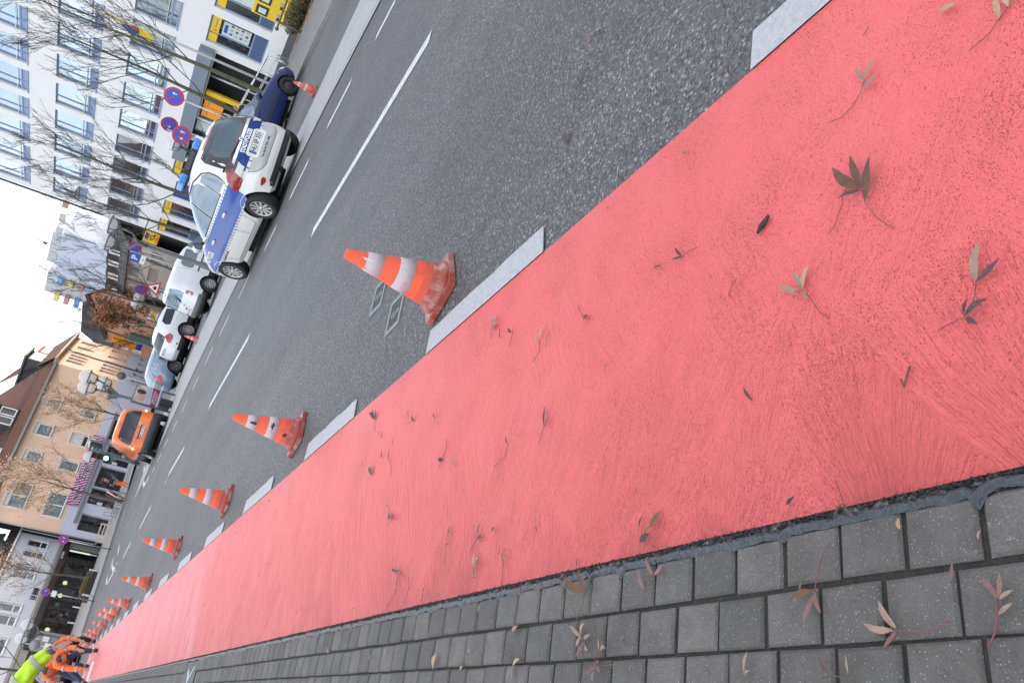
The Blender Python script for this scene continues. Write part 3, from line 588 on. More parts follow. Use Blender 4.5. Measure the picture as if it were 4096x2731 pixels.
sprig('grey pink three-leaf sprig below the nearest white dash', lv(D_, ((1716, 338), (1774, 258)), ((1702, 380), (1782, 320)), ((1714, 338), (1698, 286))), stx(D_, [(1714, 335), (1700, 382), (1668, 440), (1620, 490), (1565, 512)]), zr, 'pale')
sprig('dark five-leaf sprig with two long stems on the red coat', lv(D_, ((1698, 780), (1608, 710), 'brown'), ((1702, 775), (1680, 662), 'brown'), ((1706, 780), (1762, 665)), ((1716, 832), (1760, 700), 'brown'), ((1700, 788), (1630, 835))), stx(D_, [(1704, 785), (1716, 840), (1770, 905), (1838, 948)], [(1625, 838), (1605, 890), (1590, 935), (1565, 967)], [(1622, 835), (1640, 782)]), zr, 'purple', lift=.016)
bark = thing('bark_scrap', 'black curled scrap of bark alone on the red coat', 'bark', tuple(G(*D_(1298, 930))[:2])+(zr,), 0)
mb = MB(); P0 = G(*D_(1298, 930)); mb.tube([G(*D_(*q))-P0+Vector((0, 0, .004)) for q in ((1275, 965), (1290, 935), (1308, 912), (1322, 890))], [.003, .0062, .0056, .0028], M('bark_dark', (.035, .03, .028), .8, var=.8, vs=120), 6); mb.build('bark', bark)
sprig('tiny violet leaf with a thin stem in the middle of the red coat', lv(D_, ((965, 1056), (932, 1072)), ((962, 1056), (945, 1026))), stx(D_, [(962, 1058), (985, 1040), (1028, 1018)]), zr, 'purple')
sprig('four-leaf grey sprig on the red coat left of the dark sprig', lv(D_, ((1462, 1192), (1500, 1098), 'tan'), ((1456, 1188), (1434, 1124)), ((1440, 1212), (1378, 1190)), ((1465, 1195), (1498, 1234)), ((1425, 1205), (1460, 1195))), stx(D_, [(1462, 1195), (1500, 1240), (1530, 1285), (1572, 1308)]), zr, 'pale', .17)
sprig('long purple sprig with four leaves near the right edge of the red coat', lv(D_, ((2174, 1160), (2202, 1005), 'pale'), ((2176, 1162), (2285, 1076)), ((2128, 1305), (2235, 1240)), ((2128, 1312), (2197, 1345)), ((2126, 1304), (2158, 1236))), stx(D_, [(2174, 1160), (2168, 1220), (2150, 1275), (2124, 1308), (2070, 1332), (2018, 1362)]), zr, 'purple')
sprig('pale papery sprig on the red coat by the second white dash', lv(D_, ((180, 1340), (215, 1325)), ((178, 1345), (212, 1290)), ((186, 1355), (195, 1300))), stx(D_, [(182, 1345), (178, 1390)]), zr, 'pale', .13)
sprig('small dark red bit on the red coat beside the papery sprig', lv(D_, ((216, 1392), (224, 1350))), [], zr, 'dark', .16)
sprig('small grey leaf with a hooked stem beside the papery sprig', lv(D_, ((262, 1365), (256, 1350))), stx(D_, [(268, 1360), (262, 1390), (252, 1425)]), zr, 'purple', .3)
sprig('tan two-leaf sprig on the red coat, stem pointing to the kerb', lv(D_, ((375, 1388), (402, 1334), 'tan'), ((376, 1412), (366, 1384), 'tan')), stx(D_, [(376, 1395), (378, 1440), (352, 1485)], [(418, 1362), (402, 1425)]), zr, 'brown')
sprig('grey leaf on a wire-thin bent stem in the middle of the red coat', lv(D_, ((558, 1308), (588, 1300))), stx(D_, [(560, 1306), (545, 1285), (536, 1256)]), zr, 'purple', .25)
sprig('thin straw across the red coat texture', [], stx(D_, [(1190, 1148), (1155, 1217)]), zr, 'brown')
sprig('purple leaf with a stem on the red coat near the centre of its width', lv(E_, ((398, 485), (412, 410)), ((400, 488), (425, 452))), stx(E_, [(400, 482), (385, 530), (374, 565)]), zr, 'purple', .14)
sprig('small leaf at the tip of a curved stem on the red coat', lv(E_, ((248, 560), (248, 532))), stx(E_, [(248, 555), (238, 610), (192, 655)]), zr, 'brown', .18)
sprig('tiny pale leaf scrap at the left of the curved-stem leaf', lv(E_, ((30, 655), (29, 620))), [], zr, 'pale', .12)
sprig('curled brown bit on the red coat ridges', lv(E_, ((1258, 388), (1243, 342))), [], zr, 'brown', .18, .014)
sprig('dark red looped stalk on the right part of the red coat', [], stx(E_, [(1902, 245), (1885, 300), (1878, 330), (1865, 300)]), zr, 'dark', srad=.0018)
sprig('crumpled dark red fragment on the red coat close to the bitumen joint', lv(E_, ((1395, 810), (1445, 782)), ((1398, 812), (1425, 795))), [], zr, 'dark', .2)
sprig('brown leaf on the red coat, upper of two near the kerb', lv(E_, ((835, 898), (892, 842))), stx(E_, [(835, 898), (812, 925)]), zr, 'brown', .2)
sprig('dark brown leaf on the red coat, lower of two near the kerb', lv(E_, ((792, 955), (848, 932))), stx(E_, [(838, 972), (872, 992)]), zr, 'dark', .24)
sprig('violet two-leaf sprig with drooping stem near the kerb', lv(E_, ((122, 945), (148, 885)), ((122, 950), (155, 946))), stx(E_, [(122, 946), (105, 980), (92, 1000)]), zr, 'purple', .14)
sprig('small dark leaf right of the violet sprig', lv(E_, ((182, 918), (205, 905))), [], zr, 'dark', .22)
sprig('olive and pale leaf cluster on the red coat by the bitumen joint', lv(E_, ((102, 1060), (122, 1012), 'tan'), ((108, 1065), (138, 1025), 'pale'), ((112, 1102), (130, 1058), 'olive')), stx(E_, [(108, 1065), (114, 1110)]), zr, 'brown', .16)
sprig('faded pink sprig hanging toward the bitumen joint', lv(E_, ((218, 1015), (226, 972)), ((230, 1045), (240, 995)), ((232, 1050), (236, 1010))), stx(E_, [(232, 1035), (228, 1090), (220, 1170)]), zr, 'pink', .14)
sprig('purple forked sprig across the bitumen joint, stem on the red coat', lv(H_, ((868, 45), (822, 205)), ((870, 48), (1005, 178))), stx(H_, [(870, 50), (858, 0), (800, -140)]), .014, 'purple', .13)
sprig('tan leaf lodged in the joint between two pavers of the first row', lv(H_, ((1332, 172), (1385, 285))), [], zp, 'tan', .24)
sprig('curled tan leaf in the paver joint at the right edge', lv(H_, ((2045, 275), (2062, 370))), [], zp, 'tan', .18)
sprig('three-leaf brown sprig with a long red stem lying on two pavers', lv(H_, ((612, 795), (425, 882), 'brown'), ((618, 815), (550, 1068)), ((620, 800), (705, 992))), stx(H_, [(618, 800), (630, 680), (670, 500), (740, 390)]), zp, 'pink', .15)
sprig('three-leaf tan sprig with a thick pink stem on the second paver row', lv(H_, ((1290, 1132), (1072, 1082), 'pale'), ((1318, 1112), (1198, 885), 'pale'), ((1318, 1142), (1245, 1295), 'pink')), stx(H_, [(1305, 1132), (1460, 1138), (1620, 1132), (1780, 1058)]), zp, 'pale', .17, srad=.0012)
sprig('four-leaf pinkish sprig at the far right of the pavers', lv(H_, ((2188, 862), (2070, 675)), ((2195, 855), (2238, 645)), ((2205, 868), (2360, 800), 'pale'), ((2200, 998), (2360, 910), 'pale')), stx(H_, [(2192, 860), (2188, 1000), (2170, 1150), (2110, 1292)]), zp, 'pink', .15, srad=.0012)
sprig('narrow red leaf standing in a joint of the second paver row', lv(H_, ((1800, 552), (1830, 720))), [], zp, 'pink', .14)
sprig('small pale pair of leaves at the lower edge of the pavers', lv(H_, ((8, 1490), (68, 1318)), ((12, 1502), (92, 1478))), [], zp, 'pale', .14)
sprig('bent brown twig with a leaf at the lower edge of the pavers', lv(H_, ((740, 1505), (688, 1350)), ((742, 1515), (715, 1568))), stx(H_, [(742, 1510), (850, 1530), (970, 1568)]), zp, 'brown', .12)
sprig('thin pale leaf upright over a joint at the lower edge', lv(H_, ((905, 1500), (920, 1345))), [], zp, 'pale', .11)
sprig('thin brown stalk on the pavers near the right corner', [], stx(H_, [(1850, 1310), (1980, 1440), (2065, 1560)], [(1490, 1252), (1650, 1285), (1755, 1350)]), zp, 'brown')
sprig('pink three-leaf sprig half on the bitumen, half on a paver', lv(E_, ((858, 1098), (840, 1030)), ((862, 1100), (910, 1062)), ((820, 1160), (808, 1075))), stx(E_, [(860, 1100), (828, 1160), (795, 1215), (738, 1246)]), zp, 'pink', .16)
sprig('orange brown three-leaf sprig standing on the bitumen joint', lv(E_, ((582, 1168), (586, 1082), 'brown'), ((578, 1170), (524, 1118), 'brown'), ((588, 1168), (616, 1128), 'brown')), stx(E_, [(582, 1168), (572, 1220), (550, 1280)]), .015, 'brown', .19, .02)
sprig('pile of pale sprigs on the pavers, upper half', lv(E_, ((560, 1350), (595, 1298), 'tan'), ((572, 1352), (622, 1345), 'pale'), ((565, 1360), (535, 1310), 'pale'), ((578, 1370), (560, 1440), 'pink'), ((580, 1375), (612, 1412), 'pale')), stx(E_, [(560, 1350), (545, 1290), (528, 1232)], [(575, 1370), (625, 1460)]), zp, 'pale', .14, .014)
sprig('pile of pink sprigs on the pavers, lower half', lv(E_, ((628, 1470), (598, 1510), 'pink'), ((632, 1465), (665, 1500), 'pink'), ((630, 1440), (655, 1462), 'pink'), ((640, 1408), (685, 1402), 'pale'), ((636, 1405), (655, 1362), 'tan'), ((622, 1480), (632, 1535), 'pale')), stx(E_, [(632, 1472), (690, 1466), (742, 1462)], [(632, 1468), (630, 1400), (612, 1270)]), zp, 'pink', .15, .014)
sprig('three-leaf tan sprig with an arched stem on the pavers', lv(E_, ((278, 1468), (318, 1444), 'tan'), ((280, 1472), (288, 1525), 'pale'), ((276, 1474), (262, 1522), 'pale')), stx(E_, [(280, 1468), (268, 1425), (235, 1400)]), zp, 'tan', .15)
sprig('broad ragged tan leaf flat on the pavers', lv(F_, ((1240, 1498), (1272, 1420))), [], zp, 'tan', .28)
sprig('small tan leaf on the pavers right of the ragged leaf', lv(F_, ((1432, 1422), (1448, 1398))), [], zp, 'tan', .28)
sprig('tan oval leaf on the first paver row', lv(F_, ((1656, 1296), (1702, 1276))), [], zp, 'pale', .2)
sprig('pink leaf on a stalk pressed against the bitumen joint', lv(F_, ((1478, 1205), (1502, 1158))), stx(F_, [(1478, 1205), (1450, 1310)]), zp, 'pale', .15)
sprig('slender pink leaf lying along a paver joint', lv(F_, ((1218, 1350), (1224, 1285)), ), [], zp, 'pink', .1)
sprig('dark sprig of three leaves on the red coat below the second cone', lv(F_, ((925, 190), (902, 160)), ((926, 190), (918, 142)), ((928, 188), (938, 142))), stx(F_, [(926, 190), (922, 230), (928, 256)]), zr, 'dark', .13)
sprig('small grey leaf below the dark sprig', lv(F_, ((942, 275), (956, 262))), [], zr, 'purple', .3)
sprig('brown crumpled pair on the red coat', lv(F_, ((1122, 205), (1135, 168)), ((1130, 205), (1122, 185))), stx(F_, [(1125, 200), (1095, 220)], [(1098, 150), (1100, 180)]), zr, 'brown', .2)
sprig('brown crumpled leaf on the left half of the red coat', lv(F_, ((962, 395), (970, 360))), [], zr, 'brown', .3)
sprig('brown twisted leaf pair right of the crumpled leaf', lv(F_, ((998, 410), (1012, 352)), ((996, 412), (1004, 398))), stx(F_, [(1000, 405), (1012, 450), (1005, 485)], [(1022, 298), (1015, 330)]), zr, 'brown', .15)
sprig('rusty folded leaf pair on the red coat below the third cone', lv(F_, ((908, 485), (898, 445), 'brown'), ((910, 485), (914, 430), 'brown')), [], zr, 'brown', .17)
sprig('long bent twig with a knot on the red coat', lv(F_, ((1285, 405), (1268, 400))), stx(F_, [(1302, 302), (1298, 350), (1278, 400), (1260, 448)]), zr, 'dark', .3)
sprig('straw-coloured leaf end on the red coat', lv(F_, ((1346, 440), (1344, 398))), [], zr, 'pale', .1)
sprig('violet seed leaf on a hooked stem on the red coat', lv(F_, ((995, 700), (1018, 708))), stx(F_, [(1000, 700), (998, 660), (984, 638)]), zr, 'purple', .3)
sprig('brown curled leaf pair in the lower half of the red coat', lv(F_, ((1310, 795), (1338, 750))), stx(F_, [(1322, 775), (1308, 800)]), zr, 'brown', .18)
sprig('violet pair of leaves by the joint with a pale lower leaf', lv(F_, ((1045, 985), (1025, 970)), ((1040, 1080), (1062, 1015)), ((1038, 1005), (1068, 978))), stx(F_, [(1040, 1075), (1012, 1140), (985, 1170)], [(1062, 985), (1090, 1030)]), zr, 'purple', .16)
sprig('slim grey leaf on a long stem beside the violet pair', lv(F_, ((1108, 1065), (1115, 1010))), stx(F_, [(1108, 1062), (1095, 1110), (1078, 1155)]), zr, 'purple', .1)
sprig('dark brown leaf with a stem at the joint', lv(F_, ((1178, 1112), (1200, 1072))), stx(F_, [(1178, 1110), (1170, 1140), (1182, 1170)]), zr, 'dark', .2)
sprig('tiny dark leaf stuck on the bright far part of the red coat', lv(F_, ((660, 905), (670, 890))), [], zr, 'dark', .3)
sprig('brown leaf on the far part of the red coat', lv(F_, ((368, 952), (376, 935))), [], zr, 'brown', .25)
sprig('violet leaf fallen on the bare asphalt beside the white dash', lv(D_, ((1158, 310), (1194, 272)), ((1156, 312), (1160, 265))), stx(D_, [(1157, 308), (1154, 350)]), .004, 'purple', .16)
sprig('pale forked sprig on the open asphalt', lv(D_, ((605, 130), (625, 82), 'pale'), ((608, 132), (635, 118), 'pale'), ((585, 168), (572, 150), 'pink')), stx(D_, [(608, 130), (575, 185)]), .004, 'pale', .14)
sprig('single straw leaf on the open asphalt near the frame top', lv(D_, ((868, 175), (898, 132))), [], .004, 'pink', .13)
sprig('purple leaf flat on the open asphalt', lv(D_, ((488, 585), (484, 545)), ((488, 585), (476, 562)), ((488, 585), (496, 560))), [], .004, 'purple', .2)
sprig('small purple leaf with a stalk on the open asphalt', lv(D_, ((542, 345), (540, 312))), stx(D_, [(542, 345), (568, 282)], [(540, 345), (540, 392)]), .004, 'purple', .2)
sprig('pale leaf pair on the asphalt beside the valve covers', lv(C1, ((1015, 1410), (1050, 1275), 'tan'), ((1070, 1420), (1100, 1385), 'pale')), stx(C1, [(1015, 1410), (998, 1440)]), .004, 'pale', .12)
# tiny scraps spread over the ground
rr = random.Random(21)
for i in range(120):
    zone = 'red' if i < 62 else 'pav' if i < 88 else 'road'
    if zone == 'red': X, Y = rr.uniform(.43, 1.46), 1.2+rr.random()**1.3*14
    elif zone == 'pav': X, Y = rr.uniform(.1, .38), .9+rr.random()**1.4*9
    else: X, Y = rr.uniform(1.7, 6.5), 1.6+rr.random()**1.2*15
    a = rr.uniform(0, 6.28); L = rr.uniform(.014, .034); z = {'red': zr, 'pav': zp, 'road': .004}[zone]
    lab = {'red': 'tiny dry leaf scrap on the red cycle lane', 'pav': 'tiny dry leaf scrap on the grey pavers', 'road': 'tiny dry leaf scrap on the open asphalt'}[zone]
    mb = MB(); leaf_geo(mb, (0, 0, 0), (L*math.cos(a), L*math.sin(a), 0), rr.uniform(.1, .22), LM[rr.choice(['purple', 'brown', 'dark', 'pale', 'pink'] if zone != 'pav' else ['pale', 'tan', 'pink', 'brown'])], .006, seed=i)
    o = mb.build('leaf_scrap', None, loc=(X, Y, z)); tag(o, lab, 'leaf', {'red': 'leaf scraps on the red lane', 'pav': 'leaf scraps on the pavers', 'road': 'leaf scraps on the asphalt'}[zone])
for i in range(46):
    X, Y = rr.uniform(10.6, 26), rr.uniform(12, 32); a = rr.uniform(0, 6.28)
    z = .012 if X < 15.2 else .135
    mb = MB(); leaf_geo(mb, (0, 0, 0), (.11*math.cos(a), .11*math.sin(a), 0), .32, M('leaf_autumn', (.42, .2, .07), .7, var=.4), .03, seed=i)
    o = mb.build('autumn_leaf', None, loc=(X, Y, z)); tag(o, 'fallen yellow brown leaf on the far side of the street', 'leaf', 'autumn leaves across the street')
# ------------------------------------------------------------------ vehicles
CG = glass('car_glass', (.02, .028, .036), .26, gcol=(.62, .78, .92)); CGD = glass('dark_car_glass', (.008, .010, .014), .03, gcol=(.6, .68, .75))
TYRE = M('tyre_rubber', (.018, .018, .019), .8, var=.3, vs=30); RIM = M('alloy_rim', (.50, .50, .51), .32, metal=.8, var=.08); STEEL = M('black_steel_rim', (.05, .05, .055), .5, metal=.3)
BLACKP = M('black_plastic', (.028, .029, .032), .62, var=.2, vs=12); RUBBER = M('black_seal', (.012, .012, .013), .6); REDL = M('tail_lamp_red', (.34, .008, .014), .12, var=.3, vs=14, spec=.7, coat=.6)
CLEARL = M('lamp_clear', (.62, .62, .64), .12, var=.1, spec=.7, coat=.6); SMOKE = M('tail_lamp_smoke', (.06, .03, .035), .12, spec=.7, coat=.5); CHROME = M('chrome', (.75, .76, .78), .12, metal=1, var=.05)
PLATEW = M('plate_white', (.78, .78, .78), .5, var=.03); PLATEB = M('plate_blue', (.02, .07, .42), .5, var=.05); BLACKT = M('black_print', (.015, .015, .017), .6, var=0); ORANGEL = M('indicator_orange', (.9, .25, .02), .25, var=.1)
SEAM = M('panel_gap', (.03, .03, .033), .8, var=0); UNDER = M('underbody', (.015, .015, .016), .9)
class Shape:
    """closed body given by plan outlines (superellipses) at heights: (z, rear x, front x, half width, exponent)"""
    def __init__(s, lev): s.lev = lev
    def at(s, z):
        L = s.lev; z = min(max(z, L[0][0]), L[-1][0])
        for a, b in zip(L, L[1:]):
            if z <= b[0]: f = (z-a[0])/(b[0]-a[0]); return [a[i]+(b[i]-a[i])*f for i in range(1, 5)]
    def side(s, x, z):
        xr, xf, w, n = s.at(z); c, a = (xr+xf)/2, (xf-xr)/2; q = min(1, abs((x-c)/a)); return w*max(0, 1-q**n)**(1/n)
    def end(s, y, z, sg=-1):
        xr, xf, w, n = s.at(z); c, a = (xr+xf)/2, (xf-xr)/2; q = min(1, abs(y/w)); return c+sg*a*max(0, 1-q**n)**(1/n)
    def ring(s, z):
        xr, xf, w, n = s.at(z); c, a = (xr+xf)/2, (xf-xr)/2; pts = []
        S_ = [-.95+1.9*i/24 for i in range(25)]; E_ = [-.72+1.44*i/10 for i in range(11)]
        for q in S_: pts.append((c+a*q, -w*(1-abs(q)**n)**(1/n)))
        for q in E_: pts.append((c+a*(1-abs(q)**n)**(1/n), w*q))
        for q in S_[::-1]: pts.append((c+a*q, w*(1-abs(q)**n)**(1/n)))
        for q in E_[::-1]: pts.append((c-a*(1-abs(q)**n)**(1/n), w*q))
        return [(x, y, z) for x, y in pts]
    def body(s, name, parent, paint, lower, zlow, arches, ra, dz=.035):
        zs = []
        for a, b in zip(s.lev, s.lev[1:]):
            k = max(1, round((b[0]-a[0])/dz)); zs += [a[0]+(b[0]-a[0])*i/k for i in range(k)]
        zs.append(s.lev[-1][0]); mb = MB(); rings = [s.ring(z) for z in zs]; n = len(rings[0])
        for j in range(len(zs)-1):
            mt = lower if (zs[j]+zs[j+1])/2 < zlow else paint
            mb.add(rings[j]+rings[j+1], [(i, (i+1) % n, n+(i+1) % n, n+i) for i in range(n)], mt)
        mb.add(rings[0], [tuple(range(n-1, -1, -1))], UNDER); mb.add(rings[-1], [tuple(range(n))], paint)
        me = mb.mesh('b'); bm = bmesh.new(); bm.from_mesh(me); bmesh.ops.remove_doubles(bm, verts=bm.verts, dist=1e-5); bmesh.ops.recalc_face_normals(bm, faces=bm.faces); bm.to_mesh(me); bm.free()
        if UNDER.name not in [m.name for m in me.materials]: me.materials.append(UNDER)
        o = bpy.data.objects.new('b', me); COL.objects.link(o); cut = MB()
        W = max(l[3] for l in s.lev)
        for x, z in arches:
            for sg in (1, -1): cut.lathe([(ra, min(sg*(W-.30), sg*(W+.2))), (ra, max(sg*(W-.30), sg*(W+.2)))], UNDER, 40, (x, 0, z), 'y', smooth=False)
        cm = cut.mesh('c'); bm = bmesh.new(); bm.from_mesh(cm); bmesh.ops.remove_doubles(bm, verts=bm.verts, dist=1e-5); bmesh.ops.recalc_face_normals(bm, faces=bm.faces); bm.to_mesh(cm); bm.free()
        co = bpy.data.objects.new('c', cm); COL.objects.link(co)
        md = o.modifiers.new('cut', 'BOOLEAN'); md.object = co; md.operation = 'DIFFERENCE'; md.solver = 'EXACT'
        md.material_mode = 'TRANSFER'
        dg = bpy.context.evaluated_depsgraph_get(); r = bpy.data.meshes.new_from_object(o.evaluated_get(dg)); bpy.data.objects.remove(o); bpy.data.objects.remove(co)
        sharp(r, 34); r.name = name; return link(name, r, parent)
    # thin panels that follow the body, 4 mm proud
    def sidepanel(s, mb, sg, poly, mat, off=.004, nx=14, nz=8):
        """poly: list of (z, x0, x1) from bottom to top"""
        rows = []
        for j in range(nz+1):
            f = j/nz*(len(poly)-1); i = min(int(f), len(poly)-2); q = f-i
            z = poly[i][0]+(poly[i+1][0]-poly[i][0])*q; a = poly[i][1]+(poly[i+1][1]-poly[i][1])*q; b = poly[i][2]+(poly[i+1][2]-poly[i][2])*q
            rows.append([(x, sg*(s.side(x, z)+off), z) for x in [a+(b-a)*k/nx for k in range(nx+1)]])
        vs = sum(rows, []); w = nx+1; fs = []
        for j in range(nz):
            for k in range(nx):
                q = (j*w+k, j*w+k+1, (j+1)*w+k+1, (j+1)*w+k); fs.append(q if sg < 0 else q[::-1])
        mb.add(vs, fs, mat, True)
    def endpanel(s, mb, poly, mat, sg=-1, off=.004, ny=14, nz=8):
        """poly: list of (z, y0, y1)"""
        rows = []
        for j in range(nz+1):
            f = j/nz*(len(poly)-1); i = min(int(f), len(poly)-2); q = f-i
            z = poly[i][0]+(poly[i+1][0]-poly[i][0])*q; a = poly[i][1]+(poly[i+1][1]-poly[i][1])*q; b = poly[i][2]+(poly[i+1][2]-poly[i][2])*q
            rows.append([(s.end(y, z, sg)+sg*off, y, z) for y in [a+(b-a)*k/ny for k in range(ny+1)]])
        vs = sum(rows, []); w = ny+1; fs = []
        for j in range(nz):
            for k in range(ny): q = (j*w+k, j*w+k+1, (j+1)*w+k+1, (j+1)*w+k); fs.append(q if sg > 0 else q[::-1])
        mb.add(vs, fs, mat, True)
    def corner(s, mb, sg, rows, mat, off=.006, n=12):
        """lamp wrapping a rear corner: rows (z, y on the rear face, x on the side)"""
        R_ = []
        for z, y, x in rows:
            xr, xf, w, e = s.at(z); c, a = (xr+xf)/2, (xf-xr)/2; t0 = math.pi-math.asin(min(1, (abs(y)/w)**(e/2))); t1 = math.acos(-min(1, (abs(c-x)/a)**(e/2)))
            row = []
            for k in range(n+1):
                t = t0+(t1-t0)*k/n; px = c-(a+off)*abs(math.cos(t))**(2/e); py = (w+off)*abs(math.sin(t))**(2/e); row.append((px, sg*py, z))
            R_.append(row)
        vs = sum(R_, []); w_ = n+1; fs = []
        for j in range(len(R_)-1):
            for k in range(n): q = (j*w_+k, j*w_+k+1, (j+1)*w_+k+1, (j+1)*w_+k); fs.append(q if sg < 0 else q[::-1])
        mb.add(vs, fs, mat, True)
    def line(s, mb, sg, pts, wd=.008, mat=None):
        for (x0, z0), (x1, z1) in zip(pts, pts[1:]):
            n = 6; L = math.hypot(x1-x0, z1-z0); dx, dz = -(z1-z0)/L*wd/2, (x1-x0)/L*wd/2; vs = []
            for i in range(n+1):
                x, z = x0+(x1-x0)*i/n, z0+(z1-z0)*i/n
                for k in (1, -1): vs.append((x+k*dx, sg*(s.side(x+k*dx, z+k*dz)+.003), z+k*dz))
            mb.add(vs, [(2*i, 2*i+1, 2*i+3, 2*i+2) for i in range(n)], mat or SEAM)
    def endline(s, mb, pts, wd=.008, sg=-1):
        for (y0, z0), (y1, z1) in zip(pts, pts[1:]):
            n = 6; L = math.hypot(y1-y0, z1-z0); dy, dz = -(z1-z0)/L*wd/2, (y1-y0)/L*wd/2; vs = []
            for i in range(n+1):
                y, z = y0+(y1-y0)*i/n, z0+(z1-z0)*i/n
                for k in (1, -1): vs.append((s.end(y+k*dy, z+k*dz, sg)+sg*.003, y+k*dy, z+k*dz))
            mb.add(vs, [(2*i, 2*i+1, 2*i+3, 2*i+2) for i in range(n)], SEAM)
def wrap_text(sh, txt, size, mat, parent, face, u, z, width=None, bold=.004, name='lettering', slant=0, off=.005):
    me = text_mesh(txt, size, mat, .0008, bold, width=width)
    for v in me.vertices:
        a, b, e = v.co.x, v.co.y, v.co.z
        if face == 'rear': y = u-a; zz = z+b+slant*a; v.co = (sh.end(y, zz)-off-e, y, zz)
        elif face == 'left': x = u-a; zz = z+b+slant*a; v.co = (x, sh.side(x, zz)+off+e, zz)
        elif face == 'right': x = u+a; zz = z+b; v.co = (x, -(sh.side(x, zz)+off+e), zz)
    return link(name, me, parent)
def wheel(parent, x, y, r, w, kind=5, rim=.66, mat=None):
    sg = 1 if y > 0 else -1; o = link('wheel', None, parent, (x, y, r)); mat = mat or RIM
    mb = MB(); ri = r*rim; mb.lathe([(ri, -w/2), (r*.93, -w/2), (r*.985, -w*.38), (r, -w*.2), (r, w*.2), (r*.985, w*.38), (r*.93, w/2), (ri, w/2), (ri*.97, w*.2), (ri*.97, -w*.2), (ri, -w/2)], TYRE, 40, axis='y', cap=False); mb.build('tyre', o)
    mb = MB(); f = sg*w/2
    mb.lathe([(ri, f*.98), (ri*.97, f*1.02), (ri*.92, f*.9), (ri*.90, f*.3)], mat, 36, axis='y', cap=False); mb.lathe([(ri*.93, f*.25), (.001, f*.25)], UNDER, 30, axis='y', cap=False)
    mb.lathe([(.001, f*.93), (ri*.17, f*.93), (ri*.22, f*.8), (ri*.24, f*.3)], mat, 20, axis='y', cap=False)
    if kind:
        for k in range(kind):
            a = 2*math.pi*k/kind+.3; T = Matrix.Rotation(a, 4, 'Y')
            for d in ((-.5, .5) if kind == 5 else (0,)):
                w0, w1 = ri*.10, ri*.13
                c0, c1 = d*ri*.16, d*ri*.55
                vs = [(c0-w0, f*.88, ri*.15), (c0+w0, f*.88, ri*.15), (c1+w1, f*.93, ri*.93), (c1-w1, f*.93, ri*.93), (c0-w0, f*.5, ri*.15), (c0+w0, f*.5, ri*.15), (c1+w1, f*.6, ri*.93), (c1-w1, f*.6, ri*.93)]
                mb.add([T @ Vector(v) for v in vs], [(0, 1, 2, 3), (7, 6, 5, 4), (0, 4, 5, 1), (1, 5, 6, 2), (2, 6, 7, 3), (3, 7, 4, 0)], mat)
            b = Vector((0, f*.9, ri*.3)); T2 = Matrix.Rotation(a+.6, 4, 'Y'); q = T2 @ b; mb.ball(q, ri*.035, UNDER, 6, 4)
    else:
        mb.lathe([(ri*.9, f*.4), (ri*.6, f*.75), (ri*.2, f*.8)], mat, 30, axis='y', cap=False)
        for k in range(8):
            q = Matrix.Rotation(2*math.pi*k/8, 4, 'Y') @ Vector((0, f*.66, ri*.7)); mb.ball(q, ri*.10, UNDER, 8, 5, (1, .3, 1))
    mb.build('rim', o); return o
def plate(parent, sh, y, z, txt, size=.085, w=.52, face='rear', off=.02, tilt=0):
    x = sh.end(y, z)-off; o = MB(); o.box((x-.008, y-w/2, z-.055), (x, y+w/2, z+.055), PLATEW, .003); o.box((x-.0095, y+w/2-.045, z-.052), (x-.008, y+w/2-.003, z+.052), PLATEB)
    for a, b in (((-w/2, -.058), (w/2, -.052)), ((-w/2, .052), (w/2, .058))): o.box((x-.01, y+a[0], z+a[1]), (x+.001, y+b[0], z+b[1]), BLACKP)
    p = o.build('licence_plate', parent); me = text_mesh(txt, size, BLACKT, .0006, .0015, width=w*.84)
    for v in me.vertices: a, b, e = v.co; v.co = (x-.0095-e, y-.02-a, z+b)
    link('lettering', me, p); return p
def car(name, label, X, Y, az, s=1.0, group=None): 
    t = thing(name, label, 'car' if 'van' not in name else 'van', (X, Y, 0), R(90-az), group); t.scale = (s,)*3; return t
def mirror(parent, x, y, z, paint):
    sg = 1 if y > 0 else -1; mb = MB(); mb.ball((x, y+sg*.10, z), .1, paint, 14, 8, (.75, 1.15, .75)); mb.tube([(x, y-sg*.06, z-.05), (x, y+sg*.06, z-.03)], .03, BLACKP); m = mb.build('wing_mirror', parent)
    g = MB(); g.lathe([(.001, -.078), (.075, -.078)], CG, 14, (x, y+sg*.10, z), 'x', cap=False); g.build('mirror_glass', m)

# --- police hatchback -------------------------------------------------------
WHITE = M('white_paint', (.73, .725, .70), .28, var=.03, vs=3, coat=.8); POLB = M('police_blue', (.006, .085, .40), .25, var=.06, vs=2, coat=.35); SILV = M('reflective_silver', (.62, .64, .66), .3, metal=.35, var=.1, vs=20)
GREYM = M('tailgate_grey', (.44, .45, .46), .3, var=.05, coat=.5)
t = car('police_car', 'white and blue STADTPOLIZEI hatchback with a blue light bar parked half on the gutter', 8.70, 12.78, -2.6, .955)
sh = Shape([(.19, -.46, 3.02, .76, 5.5), (.27, -.60, 3.22, .83, 5), (.42, -.67, 3.30, .852, 4.6), (.55, -.68, 3.31, .858, 4.6), (.66, -.655, 3.28, .856, 4.6), (.74, -.63, 3.18, .85, 4.6), (.84, -.61, 2.92, .845, 4.8), (.92, -.585, 2.55, .835, 5), (.99, -.55, 2.12, .815, 5.2),
            (1.10, -.49, 1.92, .765, 5.2), (1.22, -.42, 1.63, .705, 5.0), (1.33, -.34, 1.30, .645, 4.6), (1.41, -.25, 1.0, .59, 4.2), (1.455, -.12, .78, .52, 3.6), (1.48, .06, .55, .40, 3)])
sh.body('body', t, WHITE, WHITE, .0, [(0, .30), (2.51, .30)], .365)
for x in (0, 2.51):
    for y in (.76, -.76): wheel(t, x, y, .30, .205, 5, .68)
